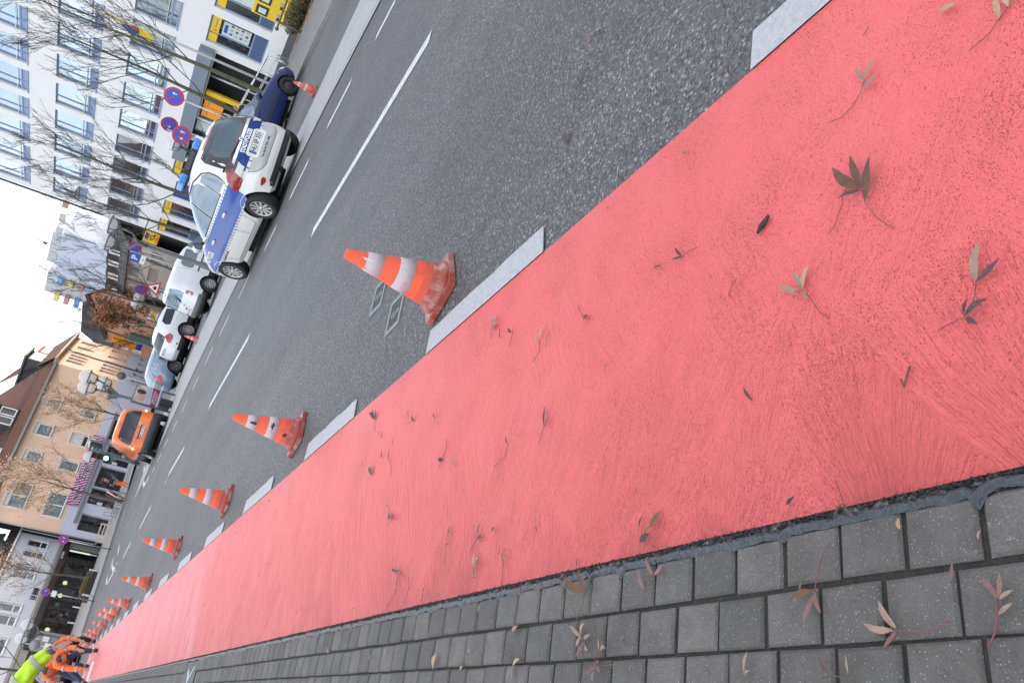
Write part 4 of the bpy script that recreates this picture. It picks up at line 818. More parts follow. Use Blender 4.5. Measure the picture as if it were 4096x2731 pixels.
mb = MB(); sh.endpanel(mb, [(.96, -.60, .60), (1.06, -.64, .64), (1.2, -.60, .60), (1.33, -.545, .545), (1.40, -.46, .46)], CGD); rw = mb.build('rear_window', t)
mb = MB(); sh.endpanel(mb, [(1.00, -.46, .40), (1.08, -.50, .46), (1.25, -.47, .45), (1.33, -.38, .38)], glass('heated_glass', (.03, .055, .075), .05, gcol=(.55, .66, .75)), off=.007); mb.build('glass_pane', rw)
mb = MB(); mb.tube([(sh.end(.1, .99)-.018, .05, .99), (sh.end(.25, 1.01)-.022, .45, 1.03)], [.012, .006], BLACKP); mb.build('wiper', rw)
mb = MB(); sh.endpanel(mb, [(1.405, -.30, .30), (1.43, -.28, .28)], REDL, off=.006, nz=2); mb.build('brake_light', t)
for sg in (1, -1):
    mb = MB(); sh.sidepanel(mb, sg, [(.985, .98, 1.96), (1.10, .985, 1.83), (1.22, .99, 1.54), (1.33, 1.0, 1.20), (1.385, 1.0, 1.04)], CG); mb.build('front_door_window', t)
    mb = MB(); sh.sidepanel(mb, sg, [(.985, .14, .90), (1.10, .17, .905), (1.22, .20, .91), (1.33, .28, .92), (1.39, .45, .92)], CG); mb.build('rear_door_window', t)
    mb = MB(); sh.sidepanel(mb, sg, [(1.0, -.22, .09), (1.10, -.24, .12), (1.22, -.17, .15), (1.31, -.02, .20)], CG, nx=6); mb.build('quarter_window', t)
    mb = MB(); sh.line(mb, sg, [(-.24, .985), (1.99, .975)], .016, RUBBER); sh.line(mb, sg, [(-.25, 1.0), (-.25, 1.1), (-.19, 1.22), (-.04, 1.325), (.35, 1.40), (1.0, 1.40), (1.24, 1.345), (1.58, 1.225), (1.86, 1.105), (2.0, .985)], .018, RUBBER); sh.line(mb, sg, [(.115, .985), (.18, 1.31)], .02, RUBBER); sh.line(mb, sg, [(.94, .985), (.955, 1.40)], .045, RUBBER); mb.build('window_trim', t)
    mb = MB(); sh.line(mb, sg, [(.94, .98), (.95, .6), (.93, .28)]); sh.line(mb, sg, [(2.02, .93), (2.08, .75), (2.06, .5), (1.98, .28)]); sh.line(mb, sg, [(.12, .98), (.18, .80), (.40, .55), (.46, .36), (.52, .28), (1.98, .27)]); mb.build('door_gap', t)
    for x in (.62, 1.66):
        mb = MB(); y = sh.side(x, .83); mb.ball((x, sg*(y+.018), .83), .1, WHITE, 12, 8, (1.0, .26, .24)); mb.build('door_handle', t)
    mb = MB(); sh.sidepanel(mb, sg, [(.605, -.12, 2.86), (.77, -.18, 2.66), (.925, -.30, 2.30)], POLB, nx=30); b_ = mb.build('police_stripe', t)
    for za, zb, xs in ((.572, .602, (-.10, 2.9)), (.928, .958, (-.30, 2.2))):
        mb = MB(); sh.sidepanel(mb, sg, [(za, *xs), (zb, *xs)], SILV, .0045, 30, 1); mb.build('reflective_edge', b_)
        mb = MB(); x = xs[0]
        while x < xs[1]: sh.sidepanel(mb, sg, [(za-.018, x, x+.022), (zb+(.016 if za < .8 else -.004), x, x+.022)], POLB, .006, 1, 1); x += .105
        mb.build('edge_tick', b_, kind='stuff')
    mb = MB(); sh.corner(mb, sg, [(.76, .71, -.17), (.82, .68, -.14), (.90, .655, -.20), (.98, .655, -.34), (1.06, .68, -.45)], REDL, n=14); lt = mb.build('tail_lamp', t)
    mb = MB(); sh.corner(mb, sg, [(.80, .69, -.57), (.86, .67, -.57), (.90, .66, -.57)], CLEARL, .010, 6); mb.build('reverse_lens', lt)
    mb = MB(); sh.corner(mb, sg, [(.90, .66, -.57), (.97, .66, -.56), (1.04, .68, -.53)], SMOKE, .009, 6); mb.build('smoked_lens', lt)
    mb = MB(); sh.corner(mb, sg, [(.78, .70, -.29), (.79, .70, -.29)], CHROME, .008, 10); mb.build('lamp_trim', lt)
    mb = MB(); sh.corner(mb, sg, [(.40, .62, -.52), (.43, .60, -.46), (.46, .60, -.46), (.485, .62, -.54)], REDL, .006, 6); mb.build('rear_reflector', t)
    mirror(t, 1.93, sg*.84, 1.03, WHITE)
    n = 22
    for x in (0, 2.51):
        pts = [(x+.372*math.cos(w), sg*(sh.side(x+.372*math.cos(w), max(.2, .30+.372*math.sin(w)))+.003), .30+.372*math.sin(w)) for w in [R(-12+204*k/n) for k in range(n+1)]]; mb = MB(); mb.tube(pts, .006, WHITE, 6); mb.build('arch_lip', t)
    mb = MB(); sh.endpanel(mb, [(.775, -.60, .60), (.90, -.57, .57), (.945, -.60, .60)], POLB, ny=24); st = mb.build('police_stripe', t)
mb = MB(); sh.endpanel(mb, [(.69, -.42, .42), (.79, -.45, .45), (.80, -.45, .45)], SILV, off=.005); 
mb = MB(); 
for y in [-.56+.14*i for i in range(9)]: sh.endpanel(mb, [(.735, y, y+.06), (.765, y, y+.06)], SILV, off=.0045, ny=2, nz=1); sh.endpanel(mb, [(.725, y-.03, y-.01), (.775, y-.03, y-.01)], POLB, off=.005, ny=1, nz=1)
mb.build('reflective_edge', st, kind='stuff')
mb = MB(); sh.endpanel(mb, [(.50, -.40, .40), (.54, -.50, .50), (.62, -.54, .54), (.73, -.56, .56)], GREYM); mb.build('tailgate_panel', t)
mb = MB(); sh.endline(mb, [(-.58, .93), (-.60, .76), (-.56, .60), (-.50, .535), (-.38, .49), (.38, .49), (.50, .535), (.56, .60), (.60, .76), (.58, .93)]); mb.build('tailgate_gap', t)
mb = MB(); sh.endpanel(mb, [(.655, -.30, .30), (.70, -.33, .33), (.82, -.32, .32), (.85, -.28, .28)], WHITE, off=.008); mb.build('plate_recess', t)
mb = MB(); sh.endpanel(mb, [(.945, -.56, .56), (.985, -.52, .52)], CHROME, off=.012, nz=2); mb.build('chrome_bar', t)
mb = MB(); x = sh.end(0, .955)-.02; mb.lathe([(.030, -.004), (.042, -.012), (.048, -.004), (.050, .006)], CHROME, 24, (x, 0, .955), 'x', cap=False); mb.box((x-.012, -.045, .949), (x-.004, .045, .961), CHROME); em = mb.build('round_badge', t)
plate(t, sh, 0, .755, 'HU SP 321', .098, .52, off=.014)
wrap_text(sh, 'STADTPOLIZEI', .085, M('white_print', (.82, .82, .82), .5, var=0), t, 'rear', 0, .895, .56, .004, off=.007)
wrap_text(sh, 'Tel. 06181/295 1900', .052, BLACKT, t, 'rear', .02, .585, .50, .001, off=.007)
wrap_text(sh, 'STADTPOLIZEI', .12, MATS['white_print'], t, 'left', 2.36, .80, .62, .004, off=.008)
wrap_text(sh, 'Tel. 06181/295 1900', .05, BLACKT, t, 'left', 2.0, .53, .42, .001, off=.006)
mb = MB(); sh.endpanel(mb, [(.235, -.62, .62), (.30, -.66, .66), (.345, -.60, .60)], BLACKP, off=.008); mb.build('bumper_insert', t)
mb = MB(); sh.endpanel(mb, [(.99, -.72, .72), (1.10, -.68, .68), (1.33, -.55, .55), (1.40, -.48, .48)], CGD, 1); mb.build('windscreen', t)
mb = MB(); mb.tube([(-.12, -.1, 1.46), (-.42, -.14, 1.60)], [.006, .003], BLACKP, 5); mb.box((-.16, -.13, 1.45), (-.06, -.07, 1.475), BLACKP, .01); mb.build('aerial', t)
mb = MB(); mb.box((.62, -.50, 1.475), (.84, .50, 1.505), BLACKP, .01); lb = mb.build('light_bar', t)
BLUEL = M('beacon_blue', (.03, .22, .62), .1, var=.25, vs=25, spec=.7, coat=.7)
for sg in (1, -1):
    mb = MB(); mb.box((.61, min(sg*.30, sg*.56), 1.505), (.85, max(sg*.30, sg*.56), 1.605), BLUEL, .02); mb.build('beacon_lens', lb)
mb = MB(); mb.box((.615, -.30, 1.505), (.845, .30, 1.60), BLACKP, .01); mb.box((.605, -.22, 1.525), (.615, .22, 1.585), M('display_grey', (.07, .07, .075), .5)); mb.build('signal_display', lb)
mb = MB(); mb.box((.40, -.5, .06), (2.1, .5, .20), UNDER); mb.tube([(-.55, .25, .22), (.3, .25, .2)], .05, UNDER, 8); mb.build('underbody', t)

for ch in list(KIDS[t.name]):                      # tall roofed body: stretch everything above the waist
    for o in [ch]+KIDS.get(ch.name, []):
        if o.data and not ch.name.startswith('wheel'):
            for v in o.data.vertices:
                if v.co.z > .75: v.co.z = .75+(v.co.z-.75)*1.2

def generic(name, label, X, Y, az, s, lev, paint, wb, r, rimk, rear_win=None, side_wins=(), lamps=(), plate_=None, lower=None, zlow=0, lines=(), wind=None, extra=None, group=None, wy=None, trim=True, gl=CG, rimmat=None, handles=(), mir=None, zl=None):
    t = car(name, label, X, Y, az, s, group); sh = Shape(lev); W = max(l[3] for l in lev)
    sh.body('body', t, paint, lower or paint, zlow, [(0, r), (wb, r)], r*1.2)
    for x in (0, wb):
        for y in (W-.10, -W+.10): wheel(t, x, y, r, .21, rimk, .66, rimmat)
    if rear_win: mb = MB(); sh.endpanel(mb, rear_win, gl); mb.build('rear_window', t)
    if wind: mb = MB(); sh.endpanel(mb, wind, gl, 1); mb.build('windscreen', t)
    for sg in (1, -1):
        for w_ in side_wins:
            mb = MB(); sh.sidepanel(mb, sg, w_, gl); o = mb.build('side_window', t)
            if trim:
                mb = MB(); pts = [(a, z) for z, a, b in w_]+[(b, z) for z, a, b in w_[::-1]]; sh.line(mb, sg, pts+[pts[0]], .014, RUBBER); mb.build('seal', o)
        for rows, mat, nm in lamps: mb = MB(); sh.corner(mb, sg, rows, mat, .007, 10); mb.build(nm, t)
        if lines:
            mb = MB()
            for ln in lines: sh.line(mb, sg, ln)
            mb.build('door_gap', t)
        for hx, hz in handles: mb = MB(); mb.ball((hx, sg*(sh.side(hx, hz)+.015), hz), .1, paint, 10, 6, (1, .25, .22)); mb.build('door_handle', t)
        if mir: mirror(t, mir[0], sg*(sh.side(mir[0], mir[1])-.02), mir[1], paint)
    if plate_: plate(t, sh, *plate_)
    mb = MB(); mb.box((.3, -.55, .08), (wb-.3, .55, .22), UNDER); mb.build('underbody', t)
    return t, sh
# --- dark blue hatchback ----------------------------------------------------
BLUE = M('dark_blue_paint', (.002, .018, .105), .3, var=.08, vs=3, coat=.3)
t, sh = generic('hatchback', 'dark blue older hatchback with black steel wheels, nose towards the post office', 13.31, 19.46, 93.5, .93,
    [(.20, -.5, 3.05, .74, 5), (.30, -.62, 3.2, .79, 5), (.45, -.64, 3.24, .81, 5), (.58, -.63, 3.22, .81, 5), (.68, -.61, 3.12, .805, 5), (.76, -.59, 2.9, .80, 5), (.85, -.56, 2.45, .79, 5), (.91, -.54, 2.02, .77, 5), (1.0, -.48, 1.85, .74, 5), (1.15, -.38, 1.58, .68, 5), (1.28, -.26, 1.28, .62, 4.5), (1.36, -.15, 1.02, .57, 4), (1.395, .05, .8, .48, 3.4)],
    BLUE, 2.44, .29, 0, [(.95, -.6, .6), (1.25, -.5, .5)], [[(.93, .85, 1.88), (1.05, .87, 1.70), (1.18, .9, 1.46), (1.30, .92, 1.20)], [(.93, -.2, .78), (1.15, -.1, .8), (1.30, .1, .84)]], [([(.62, .5, -.4), (.88, .55, -.42)], REDL, 'tail_lamp')], None, BLUE, 0,
    [[(.82, .92), (.82, .25)], [(1.95, .9), (1.98, .6), (1.85, .25)], [(.82, .25), (1.85, .25)]], [(.92, -.68, .68), (1.15, -.60, .60), (1.32, -.50, .50)], None, rimmat=STEEL, handles=[(1.0, .80)], mir=(1.72, .98))
for sg in (1, -1):
    mb = MB(); sh.sidepanel(mb, sg, [(.47, .25, 1.95), (.53, .25, 1.95)], BLACKP, .012, 12, 1); mb.build('rub_strip', t)
    mb = MB(); sh.sidepanel(mb, sg, [(.66, 2.66, 2.72), (.70, 2.66, 2.72)], ORANGEL, .008, 3, 2); mb.build('side_indicator', t)
    mb = MB(); sh.endpanel(mb, [(.58, sg*.42, sg*.70), (.69, sg*.42, sg*.70)], CLEARL, 1, .008); mb.build('headlight', t)
mb = MB(); sh.endpanel(mb, [(.58, -.36, .36), (.66, -.36, .36)], BLACKP, 1, .006); mb.build('grille', t)
# --- white panel van --------------------------------------------------------
VW = M('white_van_paint', (.74, .755, .78), .35, var=.03, vs=2, coat=.5)
t, sh = generic('panel_van', 'white panel van with black lower cladding parked nose-in behind the police car', 13.25, 28.3, 80, .90,
    [(.22, -.55, 3.35, .78, 6), (.32, -.70, 3.5, .86, 6), (.48, -.74, 3.55, .885, 6), (.60, -.72, 3.5, .89, 6.5), (.80, -.70, 3.3, .89, 7), (.98, -.69, 2.95, .88, 7), (1.08, -.68, 2.55, .865, 7), (1.25, -.66, 2.28, .83, 7), (1.50, -.62, 1.85, .78, 7), (1.66, -.58, 1.5, .73, 6), (1.74, -.52, 1.2, .66, 5), (1.78, -.35, .9, .52, 4)],
    VW, 2.73, .32, 5, [(1.10, -.66, .66), (1.25, -.68, .68), (1.50, -.62, .62), (1.62, -.55, .55)], [[(1.10, 1.42, 2.35), (1.35, 1.45, 2.0), (1.58, 1.5, 1.65)], [(1.10, .5, 1.3), (1.2, .46, 1.32), (1.45, .5, 1.34), (1.56, .6, 1.34)]], [([(.78, .70, -.56), (.90, .68, -.55), (1.05, .68, -.55)], REDL, 'tail_lamp')],
    (.36, .69, 'MKK CL 38', .08, .46), BLACKP, .50, [[(1.38, 1.1), (1.38, .35)], [(.38, 1.66), (.38, .60)]], [(1.08, -.7, .7), (1.5, -.6, .6)], None, mir=(2.3, 1.12), gl=CG)
mb = MB(); sh.endline(mb, [(0, 1.70), (0, .58)]); mb.build('door_gap', t)
for sg in (1, -1):
    mb = MB(); sh.sidepanel(mb, sg, [(.86, .40, 1.34), (.91, .40, 1.34)], BLACKP, .012, 10, 1); mb.build('slide_rail', t)
    mb = MB(); sh.corner(mb, sg, [(.86, .69, -.60), (.95, .685, -.60)], CLEARL, .010, 5); mb.build('reverse_lens', t)
mb = MB(); sh.endpanel(mb, [(.40, -.80, .80), (.58, -.80, .80)], M('grey_bumper', (.11, .115, .12), .45, var=.1), off=.045, ny=20); mb.build('bumper', t)
mb = MB(); x = sh.end(-.2, 1.25)-.02; mb.tube([(x-.02, -.10, 1.08), (x, -.34, 1.38)], [.02, .008], BLACKP); mb.build('wiper', t)
mb = MB(); x = sh.end(0, .92)-.012
for dz in (0, .045): mb.tube([(x, .07, .90+dz), (x, 0, .94+dz), (x, -.07, .90+dz)], .010, CHROME, 5)
mb.build('chevron_badge', t)
mb = MB(); mb.box((x-.02, .12, .80), (x+.01, .26, .84), BLACKP, .005); mb.build('door_handle', t)
mb = MB(); sh.endpanel(mb, [(1.68, -.10, .10), (1.71, -.10, .10)], REDL, off=.006, nz=1); mb.build('brake_light', t)
# --- white off-roader -------------------------------------------------------
t, sh = generic('off_road_car', 'white off-road car with dark cladding between the panel van and the silver estate', 13.85, 34.5, 75.5, .94,
    [(.28, -.6, 3.4, .80, 5), (.40, -.80, 3.55, .88, 5), (.58, -.86, 3.62, .90, 5), (.75, -.85, 3.6, .905, 5), (.90, -.83, 3.45, .90, 5), (1.0, -.81, 3.0, .885, 5), (1.08, -.78, 2.5, .865, 5), (1.14, -.74, 2.1, .84, 5), (1.30, -.62, 1.85, .78, 5), (1.46, -.46, 1.5, .71, 4.6), (1.58, -.30, 1.2, .65, 4.2), (1.65, -.1, .9, .56, 3.6), (1.68, .1, .6, .42, 3)],
    M('white_pearl_paint', (.76, .78, .80), .3, var=.03, vs=2, coat=.7), 2.70, .365, 5, [(1.14, -.70, .70), (1.3, -.66, .66), (1.5, -.55, .55)], [[(1.14, .98, 2.0), (1.32, 1.0, 1.72), (1.50, 1.02, 1.35)], [(1.14, .05, .92), (1.32, .02, .93), (1.50, .2, .94)]], [([(.86, .64, -.50), (.95, .60, -.42), (1.05, .62, -.40), (1.18, .72, -.52)], REDL, 'tail_lamp')],
    (.05, 1.0, 'OF KR 71', .08, .5), BLACKP, .56, [[(.95, 1.1), (.95, .5)]], [(1.12, -.72, .72), (1.5, -.6, .6)], None, handles=[(.5, 1.0)], mir=(2.0, 1.16), gl=CGD)
mb = MB(); sh.endpanel(mb, [(.42, -.4, .4), (.56, -.42, .42)], SILV, off=.03); mb.build('skid_plate', t)
for sg in (1, -1):
    mb = MB(); sh.corner(mb, sg, [(.58, .66, -.70), (.66, .66, -.70)], REDL, .01, 5); mb.build('rear_reflector', t)
    mb = MB(); mb.tube([(-.1, sg*.56, 1.66), (.3, sg*.58, 1.70), (1.0, sg*.57, 1.66)], .02, BLACKP); mb.build('roof_rail', t)
# --- silver blue estate -----------------------------------------------------
t, sh = generic('estate_car', 'silver blue estate car parked at the left end of the row beside the poster board', 12.75, 35.8, 79.5, .94,
    [(.20, -.7, 3.3, .78, 5), (.32, -.92, 3.5, .86, 5), (.48, -.98, 3.55, .88, 5), (.62, -.97, 3.52, .885, 5), (.75, -.94, 3.3, .88, 5), (.85, -.91, 2.9, .87, 5), (.94, -.87, 2.3, .85, 5), (1.0, -.82, 2.0, .82, 5), (1.15, -.66, 1.7, .76, 5), (1.30, -.48, 1.35, .69, 4.6), (1.39, -.34, 1.0, .62, 4.2), (1.44, -.15, .75, .52, 3.6), (1.46, .05, .5, .40, 3)],
    M('silver_blue_paint', (.25, .33, .44), .28, metal=.45, var=.05, vs=3, coat=.7), 2.70, .32, 5, [(.98, -.68, .68), (1.15, -.62, .62), (1.34, -.52, .52)], [[(.98, .98, 1.9), (1.15, 1.0, 1.58), (1.32, 1.02, 1.25)], [(.98, .1, .92), (1.15, .12, .93), (1.32, .2, .94)], [(.98, -.55, .03), (1.15, -.48, .05), (1.28, -.3, .1)]], [([(.66, .60, -.72), (.75, .56, -.62), (.85, .58, -.62), (.94, .66, -.74)], M('tail_lamp_pale_red', (.50, .04, .06), .15, var=.3, coat=.6), 'tail_lamp')],
    (.0, .68, 'MKK', .07, .36), None, 0, [[(.95, .95), (.95, .4)]], [(.96, -.7, .7), (1.3, -.55, .55)], None, handles=[(.5, .84), (1.5, .83)], mir=(1.9, 1.0))
mb = MB(); sh.endpanel(mb, [(.58, -.62, .62), (.72, -.60, .60), (.90, -.56, .56)], M('tailgate_dark', (.13, .12, .125), .25, var=.1, coat=.5), off=.006); mb.build('tailgate_panel', t)  # dark grey area across the tailgate
mb = MB(); sh.line(mb, -1, [(-.30+.09*math.cos(R(a)), .78+.09*math.sin(R(a))) for a in range(0, 361, 30)], .006); mb.build('fuel_cap', t)
# --- orange van -------------------------------------------------------------
OR = M('municipal_orange', (.80, .155, .008), .35, var=.05, vs=2, coat=.6)
t, sh = generic('orange_van', 'bright orange tall van with hazard lamps lit standing in the right lane', 9.06, 32.4, 7.5, .885,
    [(.25, -.58, 3.35, .76, 6), (.36, -.74, 3.5, .86, 6), (.52, -.78, 3.55, .885, 6), (.66, -.74, 3.5, .89, 6.5), (.82, -.72, 3.35, .89, 7), (.98, -.71, 3.0, .88, 7), (1.08, -.70, 2.6, .865, 7), (1.25, -.68, 2.3, .84, 7), (1.50, -.63, 1.9, .79, 7), (1.68, -.58, 1.55, .74, 6), (1.78, -.50, 1.2, .66, 5), (1.83, -.3, .9, .5, 4)],
    OR, 2.68, .315, 5, [(1.06, -.70, .70), (1.12, -.73, .73), (1.35, -.69, .69), (1.56, -.60, .60), (1.62, -.50, .50)], [[(1.08, 1.42, 2.4), (1.32, 1.45, 2.05), (1.58, 1.5, 1.65)]], [([(.82, .78, -.60), (.95, .77, -.58), (1.10, .76, -.58)], REDL, 'tail_lamp')],
    (.12, .82, 'MKK SR 559', .09, .52), BLACKP, .62, [[(1.38, 1.7), (1.38, .4)], [(2.45, 1.0), (2.45, .4)], [(.4, 1.65), (.4, .75)]], [(1.06, -.72, .72), (1.55, -.6, .6)], None, mir=(2.35, 1.15), gl=glass('tinted_van_glass', (.008, .011, .018), .02, gcol=(.5, .58, .68)))
mb = MB(); sh.endline(mb, [(-.06, 1.74), (-.06, .66)]); sh.endline(mb, [(-.74, .66), (.74, .66)]); mb.build('door_gap', t)
LIT = M('lit_indicator', (1, .42, .05), .3, var=0, emit=9)
for sg in (1, -1):
    mb = MB(); y = sg*.82; x = sh.end(y, .93)-.03; mb.box((x-.012, y-.035, .90), (x+.03, y+.035, .965), LIT, .008); mb.build('indicator', t)
    mb = MB(); sh.corner(mb, sg, [(1.02, .785, -.62), (1.07, .78, -.62)], CLEARL, .011, 5); mb.build('reverse_lens', t)
    mb = MB(); sh.corner(mb, sg, [(.54, .70, -.66), (.58, .70, -.66)], REDL, .012, 6); mb.build('rear_reflector', t)
mb = MB(); sh.endpanel(mb, [(.40, -.82, .82), (.60, -.82, .82)], M('dark_bumper', (.045, .05, .058), .5, var=.15), off=.04, ny=20); mb.build('bumper', t)
mb = MB(); x = sh.end(.12, .91)-.02; mb.box((x-.03, -.20, .895), (x+.01, .42, .925), BLACKP, .008); mb.build('plate_lamp_bar', t)
mb = MB(); x = sh.end(-.2, .95)-.012; mb.lathe([(.052, -.004), (.060, -.010), (.066, 0)], CHROME, 24, (x, -.24, .955), 'x', cap=False); bd = mb.build('round_badge', t)
me = text_mesh('V\nW', .052, CHROME, .001, .001)
for v in me.vertices: a, b, e = v.co; v.co = (x-.006-e, -.24-a, .97+b*.95-.004)
link('emblem', me, bd)
mb = MB(); x = sh.end(.3, 1.1)-.02; mb.tube([(x-.015, .10, 1.08), (x, .05, 1.20), (x+.02, -.16, 1.38)], [.02, .012, .006], BLACKP); mb.build('wiper', t)
mb = MB(); sh.endpanel(mb, [(1.67, -.12, .12), (1.71, -.12, .12)], REDL, off=.006, nz=1); mb.build('brake_light', t)
for sg in (1,):
    mb = MB(); sh.sidepanel(mb, sg, [(1.12, .45, 1.3), (1.2, .42, 1.32), (1.55, .5, 1.3)], M('orange_pressing', (.72, .13, .008), .35, var=.05, coat=.6), .004); mb.build('blind_panel', t)
# --- cars seen only in part -------------------------------------------------
DKB = M('near_black_blue_paint', (.008, .012, .04), .25, var=.1, coat=.7)
hatch_lev = [(.20, -.5, 3.05, .74, 5), (.30, -.68, 3.2, .82, 5), (.45, -.72, 3.3, .85, 5), (.62, -.70, 3.26, .855, 5), (.74, -.67, 3.1, .85, 5), (.85, -.64, 2.7, .84, 5), (.93, -.6, 2.2, .82, 5), (1.0, -.55, 2.0, .79, 5), (1.15, -.45, 1.7, .72, 5), (1.3, -.32, 1.35, .65, 4.5), (1.40, -.18, 1.0, .57, 4), (1.44, .05, .75, .46, 3.4)]
p = G(1372, 36)
t, sh = generic('hatchback', 'dark blue car poking in at the top edge, only its rear bumper corner showing', p.x+.95, p.y-1.0, 92, 1.0, hatch_lev, DKB, 2.5, .31, 5, [(1.0, -.62, .62), (1.3, -.5, .5)], [[(.98, .1, .92), (1.3, .2, .94)]], [([(.60, .62, -.45), (.84, .62, -.42)], REDL, 'tail_lamp')], (0, .78, 'HU', .08, .5), None, 0)
mb = MB(); sh.endpanel(mb, [(.66, -.66, .66), (.78, -.66, .66)], WHITE, off=.008); mb.build('white_sticker', t)
p = atD(350, 1700, 60)
t, sh = generic('hatchback', 'white car mostly hidden behind the poster board', 15.8, 41.0, 15, 1.0, hatch_lev, WHITE, 2.5, .31, 5, [(1.0, -.62, .62), (1.3, -.5, .5)], [[(.98, .1, .92), (1.3, .2, .94)]], [([(.70, .62, -.45), (.9, .62, -.42)], REDL, 'tail_lamp')], (0, .72, 'HU', .08, .5), None, 0)
MAR = M('dark_maroon_paint', (.05, .008, .012), .25, var=.1, coat=.7)
t, sh = generic('hatchback', 'dark maroon car with its brake lamp lit behind the crouching worker', 1.02, 39.5, 8, .95, hatch_lev, MAR, 2.5, .31, 5, [(1.0, -.62, .62), (1.3, -.5, .5)], [[(.98, .1, .92), (1.3, .2, .94)], [(.98, 1.0, 1.9), (1.3, 1.02, 1.3)]], [([(.70, .60, -.45), (.9, .6, -.42)], M('lit_tail_lamp', (1, .05, .03), .3, var=0, emit=1.2), 'tail_lamp')], (0, .66, 'HU MX', .08, .5), BLACKP, .3)
t, sh = generic('hatchback', 'blue car with a pale sheet in its window left of the maroon car', -.65, 40.5, 8, .95, hatch_lev, M('mid_blue_paint', (.03, .07, .16), .28, var=.1, coat=.6), 2.5, .31, 5, [(1.0, -.62, .62), (1.3, -.5, .5)], [[(.98, .1, .92), (1.3, .2, .94)], [(.98, 1.0, 1.9), (1.3, 1.02, 1.3)]], [([(.70, .60, -.45), (.9, .6, -.42)], REDL, 'tail_lamp')], None, BLACKP, .3)
mb = MB(); sh.endpanel(mb, [(1.05, -.3, .1), (1.25, -.28, .1)], M('pale_green_sheet', (.35, .5, .4), .7), off=.007); mb.build('window_sheet', t)
# ------------------------------------------------------------------ buildings
class Facade:
    """local x along the front (viewer's left to right), y into the building, z up"""
    def __init__(s, name, label, O, az, cat='building', group=None):
        s.O = Vector((O[0], O[1], 0)); s.az = az; s.u = Vector((math.sin(R(az)), math.cos(R(az)), 0)); s.n = Vector((-s.u.y, s.u.x, 0))
        s.t = thing(name, label, cat, tuple(s.O), R(90-az), group)
    def uv(s, p):
        d = ray(*p); k = s.n.dot(s.O-Vector((0, 0, CAM_H)))/s.n.dot(d); P = d*k+Vector((0, 0, CAM_H)); return (P-s.O).dot(s.u), P.z
    def rect(s, *ps):
        q = [s.uv(K(*p)) for p in ps]; us = sorted(a for a, b in q); zs = sorted(b for a, b in q); n = len(q)//2
        return sum(us[:n])/n, sum(zs[:n])/n, sum(us[n:])/(len(us)-n), sum(zs[n:])/(len(zs)-n)
    def world(s, u, y, z): return s.O+s.u*u+s.n*y+Vector((0, 0, z))
def wall(mb, u0, u1, z0, z1, holes, mat, depth=.16, y=0, rev=None):
    us = sorted({u0, u1}|{min(max(h[k], u0), u1) for h in holes for k in (0, 2)}); zs = sorted({z0, z1}|{min(max(h[k], z0), z1) for h in holes for k in (1, 3)})
    for a, b in zip(us, us[1:]):
        for c, d in zip(zs, zs[1:]):
            m, n = (a+b)/2, (c+d)/2
            if any(h[0] < m < h[2] and h[1] < n < h[3] for h in holes): continue
            mb.quad([(a, y, c), (b, y, c), (b, y, d), (a, y, d)], mat)
    for a, c, b, d in holes:
        e = y+depth; r = rev or mat
        mb.quad([(a, y, c), (a, e, c), (b, e, c), (b, y, c)][::-1], r); mb.quad([(a, y, d), (b, y, d), (b, e, d), (a, e, d)][::-1], r)
        mb.quad([(a, y, c), (a, y, d), (a, e, d), (a, e, c)][::-1], r); mb.quad([(b, y, c), (b, e, c), (b, e, d), (b, y, d)][::-1], r)
def win(parent, a, c, b, d, frame, pane, y=.10, fw_=.06, mull=(), trans=(), sill=None, curtain=None, name='window', blind=None):
    mb = MB()
    for lo, hi in (((a, c), (a+fw_, d)), ((b-fw_, c), (b, d)), ((a+fw_, c), (b-fw_, c+fw_)), ((a+fw_, d-fw_), (b-fw_, d))): mb.box((lo[0], y, lo[1]), (hi[0], y+.06, hi[1]), frame)
    xs = [a+fw_]+[a+(b-a)*m for m in mull]+[b-fw_]; zs = [c+fw_]+[c+(d-c)*m for m in trans]+[d-fw_]
    for m in xs[1:-1]: mb.box((m-fw_/2, y+.002, c+fw_), (m+fw_/2, y+.058, d-fw_), frame)
    for m in zs[1:-1]: mb.box((a+fw_, y+.004, m-fw_/2), (b-fw_, y+.056, m+fw_/2), frame)
    w = mb.build(name, parent)
    for x0, x1 in zip(xs, xs[1:]):
        for z0, z1 in zip(zs, zs[1:]):
            mb = MB(); mb.box((x0+.001, y+.03, z0+.001), (x1-.001, y+.036, z1-.001), pane); mb.build('pane', w)
    if sill: mb = MB(); mb.box((a-.06, -.08, c-.05), (b+.06, y, c-.001), sill); mb.build('sill', w)
    if curtain:
        mb = MB(); n = 26
        for x0, x1 in zip(xs, xs[1:]):
            vs = []
            for i in range(n+1):
                x = x0+(x1-x0)*i/n; yy = y+.12+.02*math.sin(i*1.9)
                vs += [(x, yy, c+fw_), (x, yy, d-fw_)]
            mb.add(vs, [(2*i, 2*i+2, 2*i+3, 2*i+1) for i in range(n)], curtain, True)
        mb.build('curtain', w)
    if blind: mb = MB(); mb.box((a+fw_, y-.03, d-(d-c)*blind), (b-fw_, y-.004, d-.004), M('roller_blind', (.62, .62, .60), .7)); mb.build('roller_blind', w)
    return w
PLASTER_W = M('white_plaster', (.80, .79, .80), .85, var=.025, vs=1.2, bump=.25, bs=25); FR_B = M('blue_grey_frame', (.23, .30, .47), .45, var=.05); GL_SKY = glass('coated_window', (.06, .08, .11), .50, .015, .05); GL_DK = glass('dark_window', (.03, .034, .04), .20, .02, .05)
GL_SHOP = clear_glass('shop_window', .07); ALU = M('brushed_steel', (.55, .56, .58), .35, metal=.85, var=.06); DGREY = M('dark_grey_trim', (.10, .105, .115), .6, var=.1); LINT = M('grey_lintel', (.20, .235, .29), .6, var=.08)
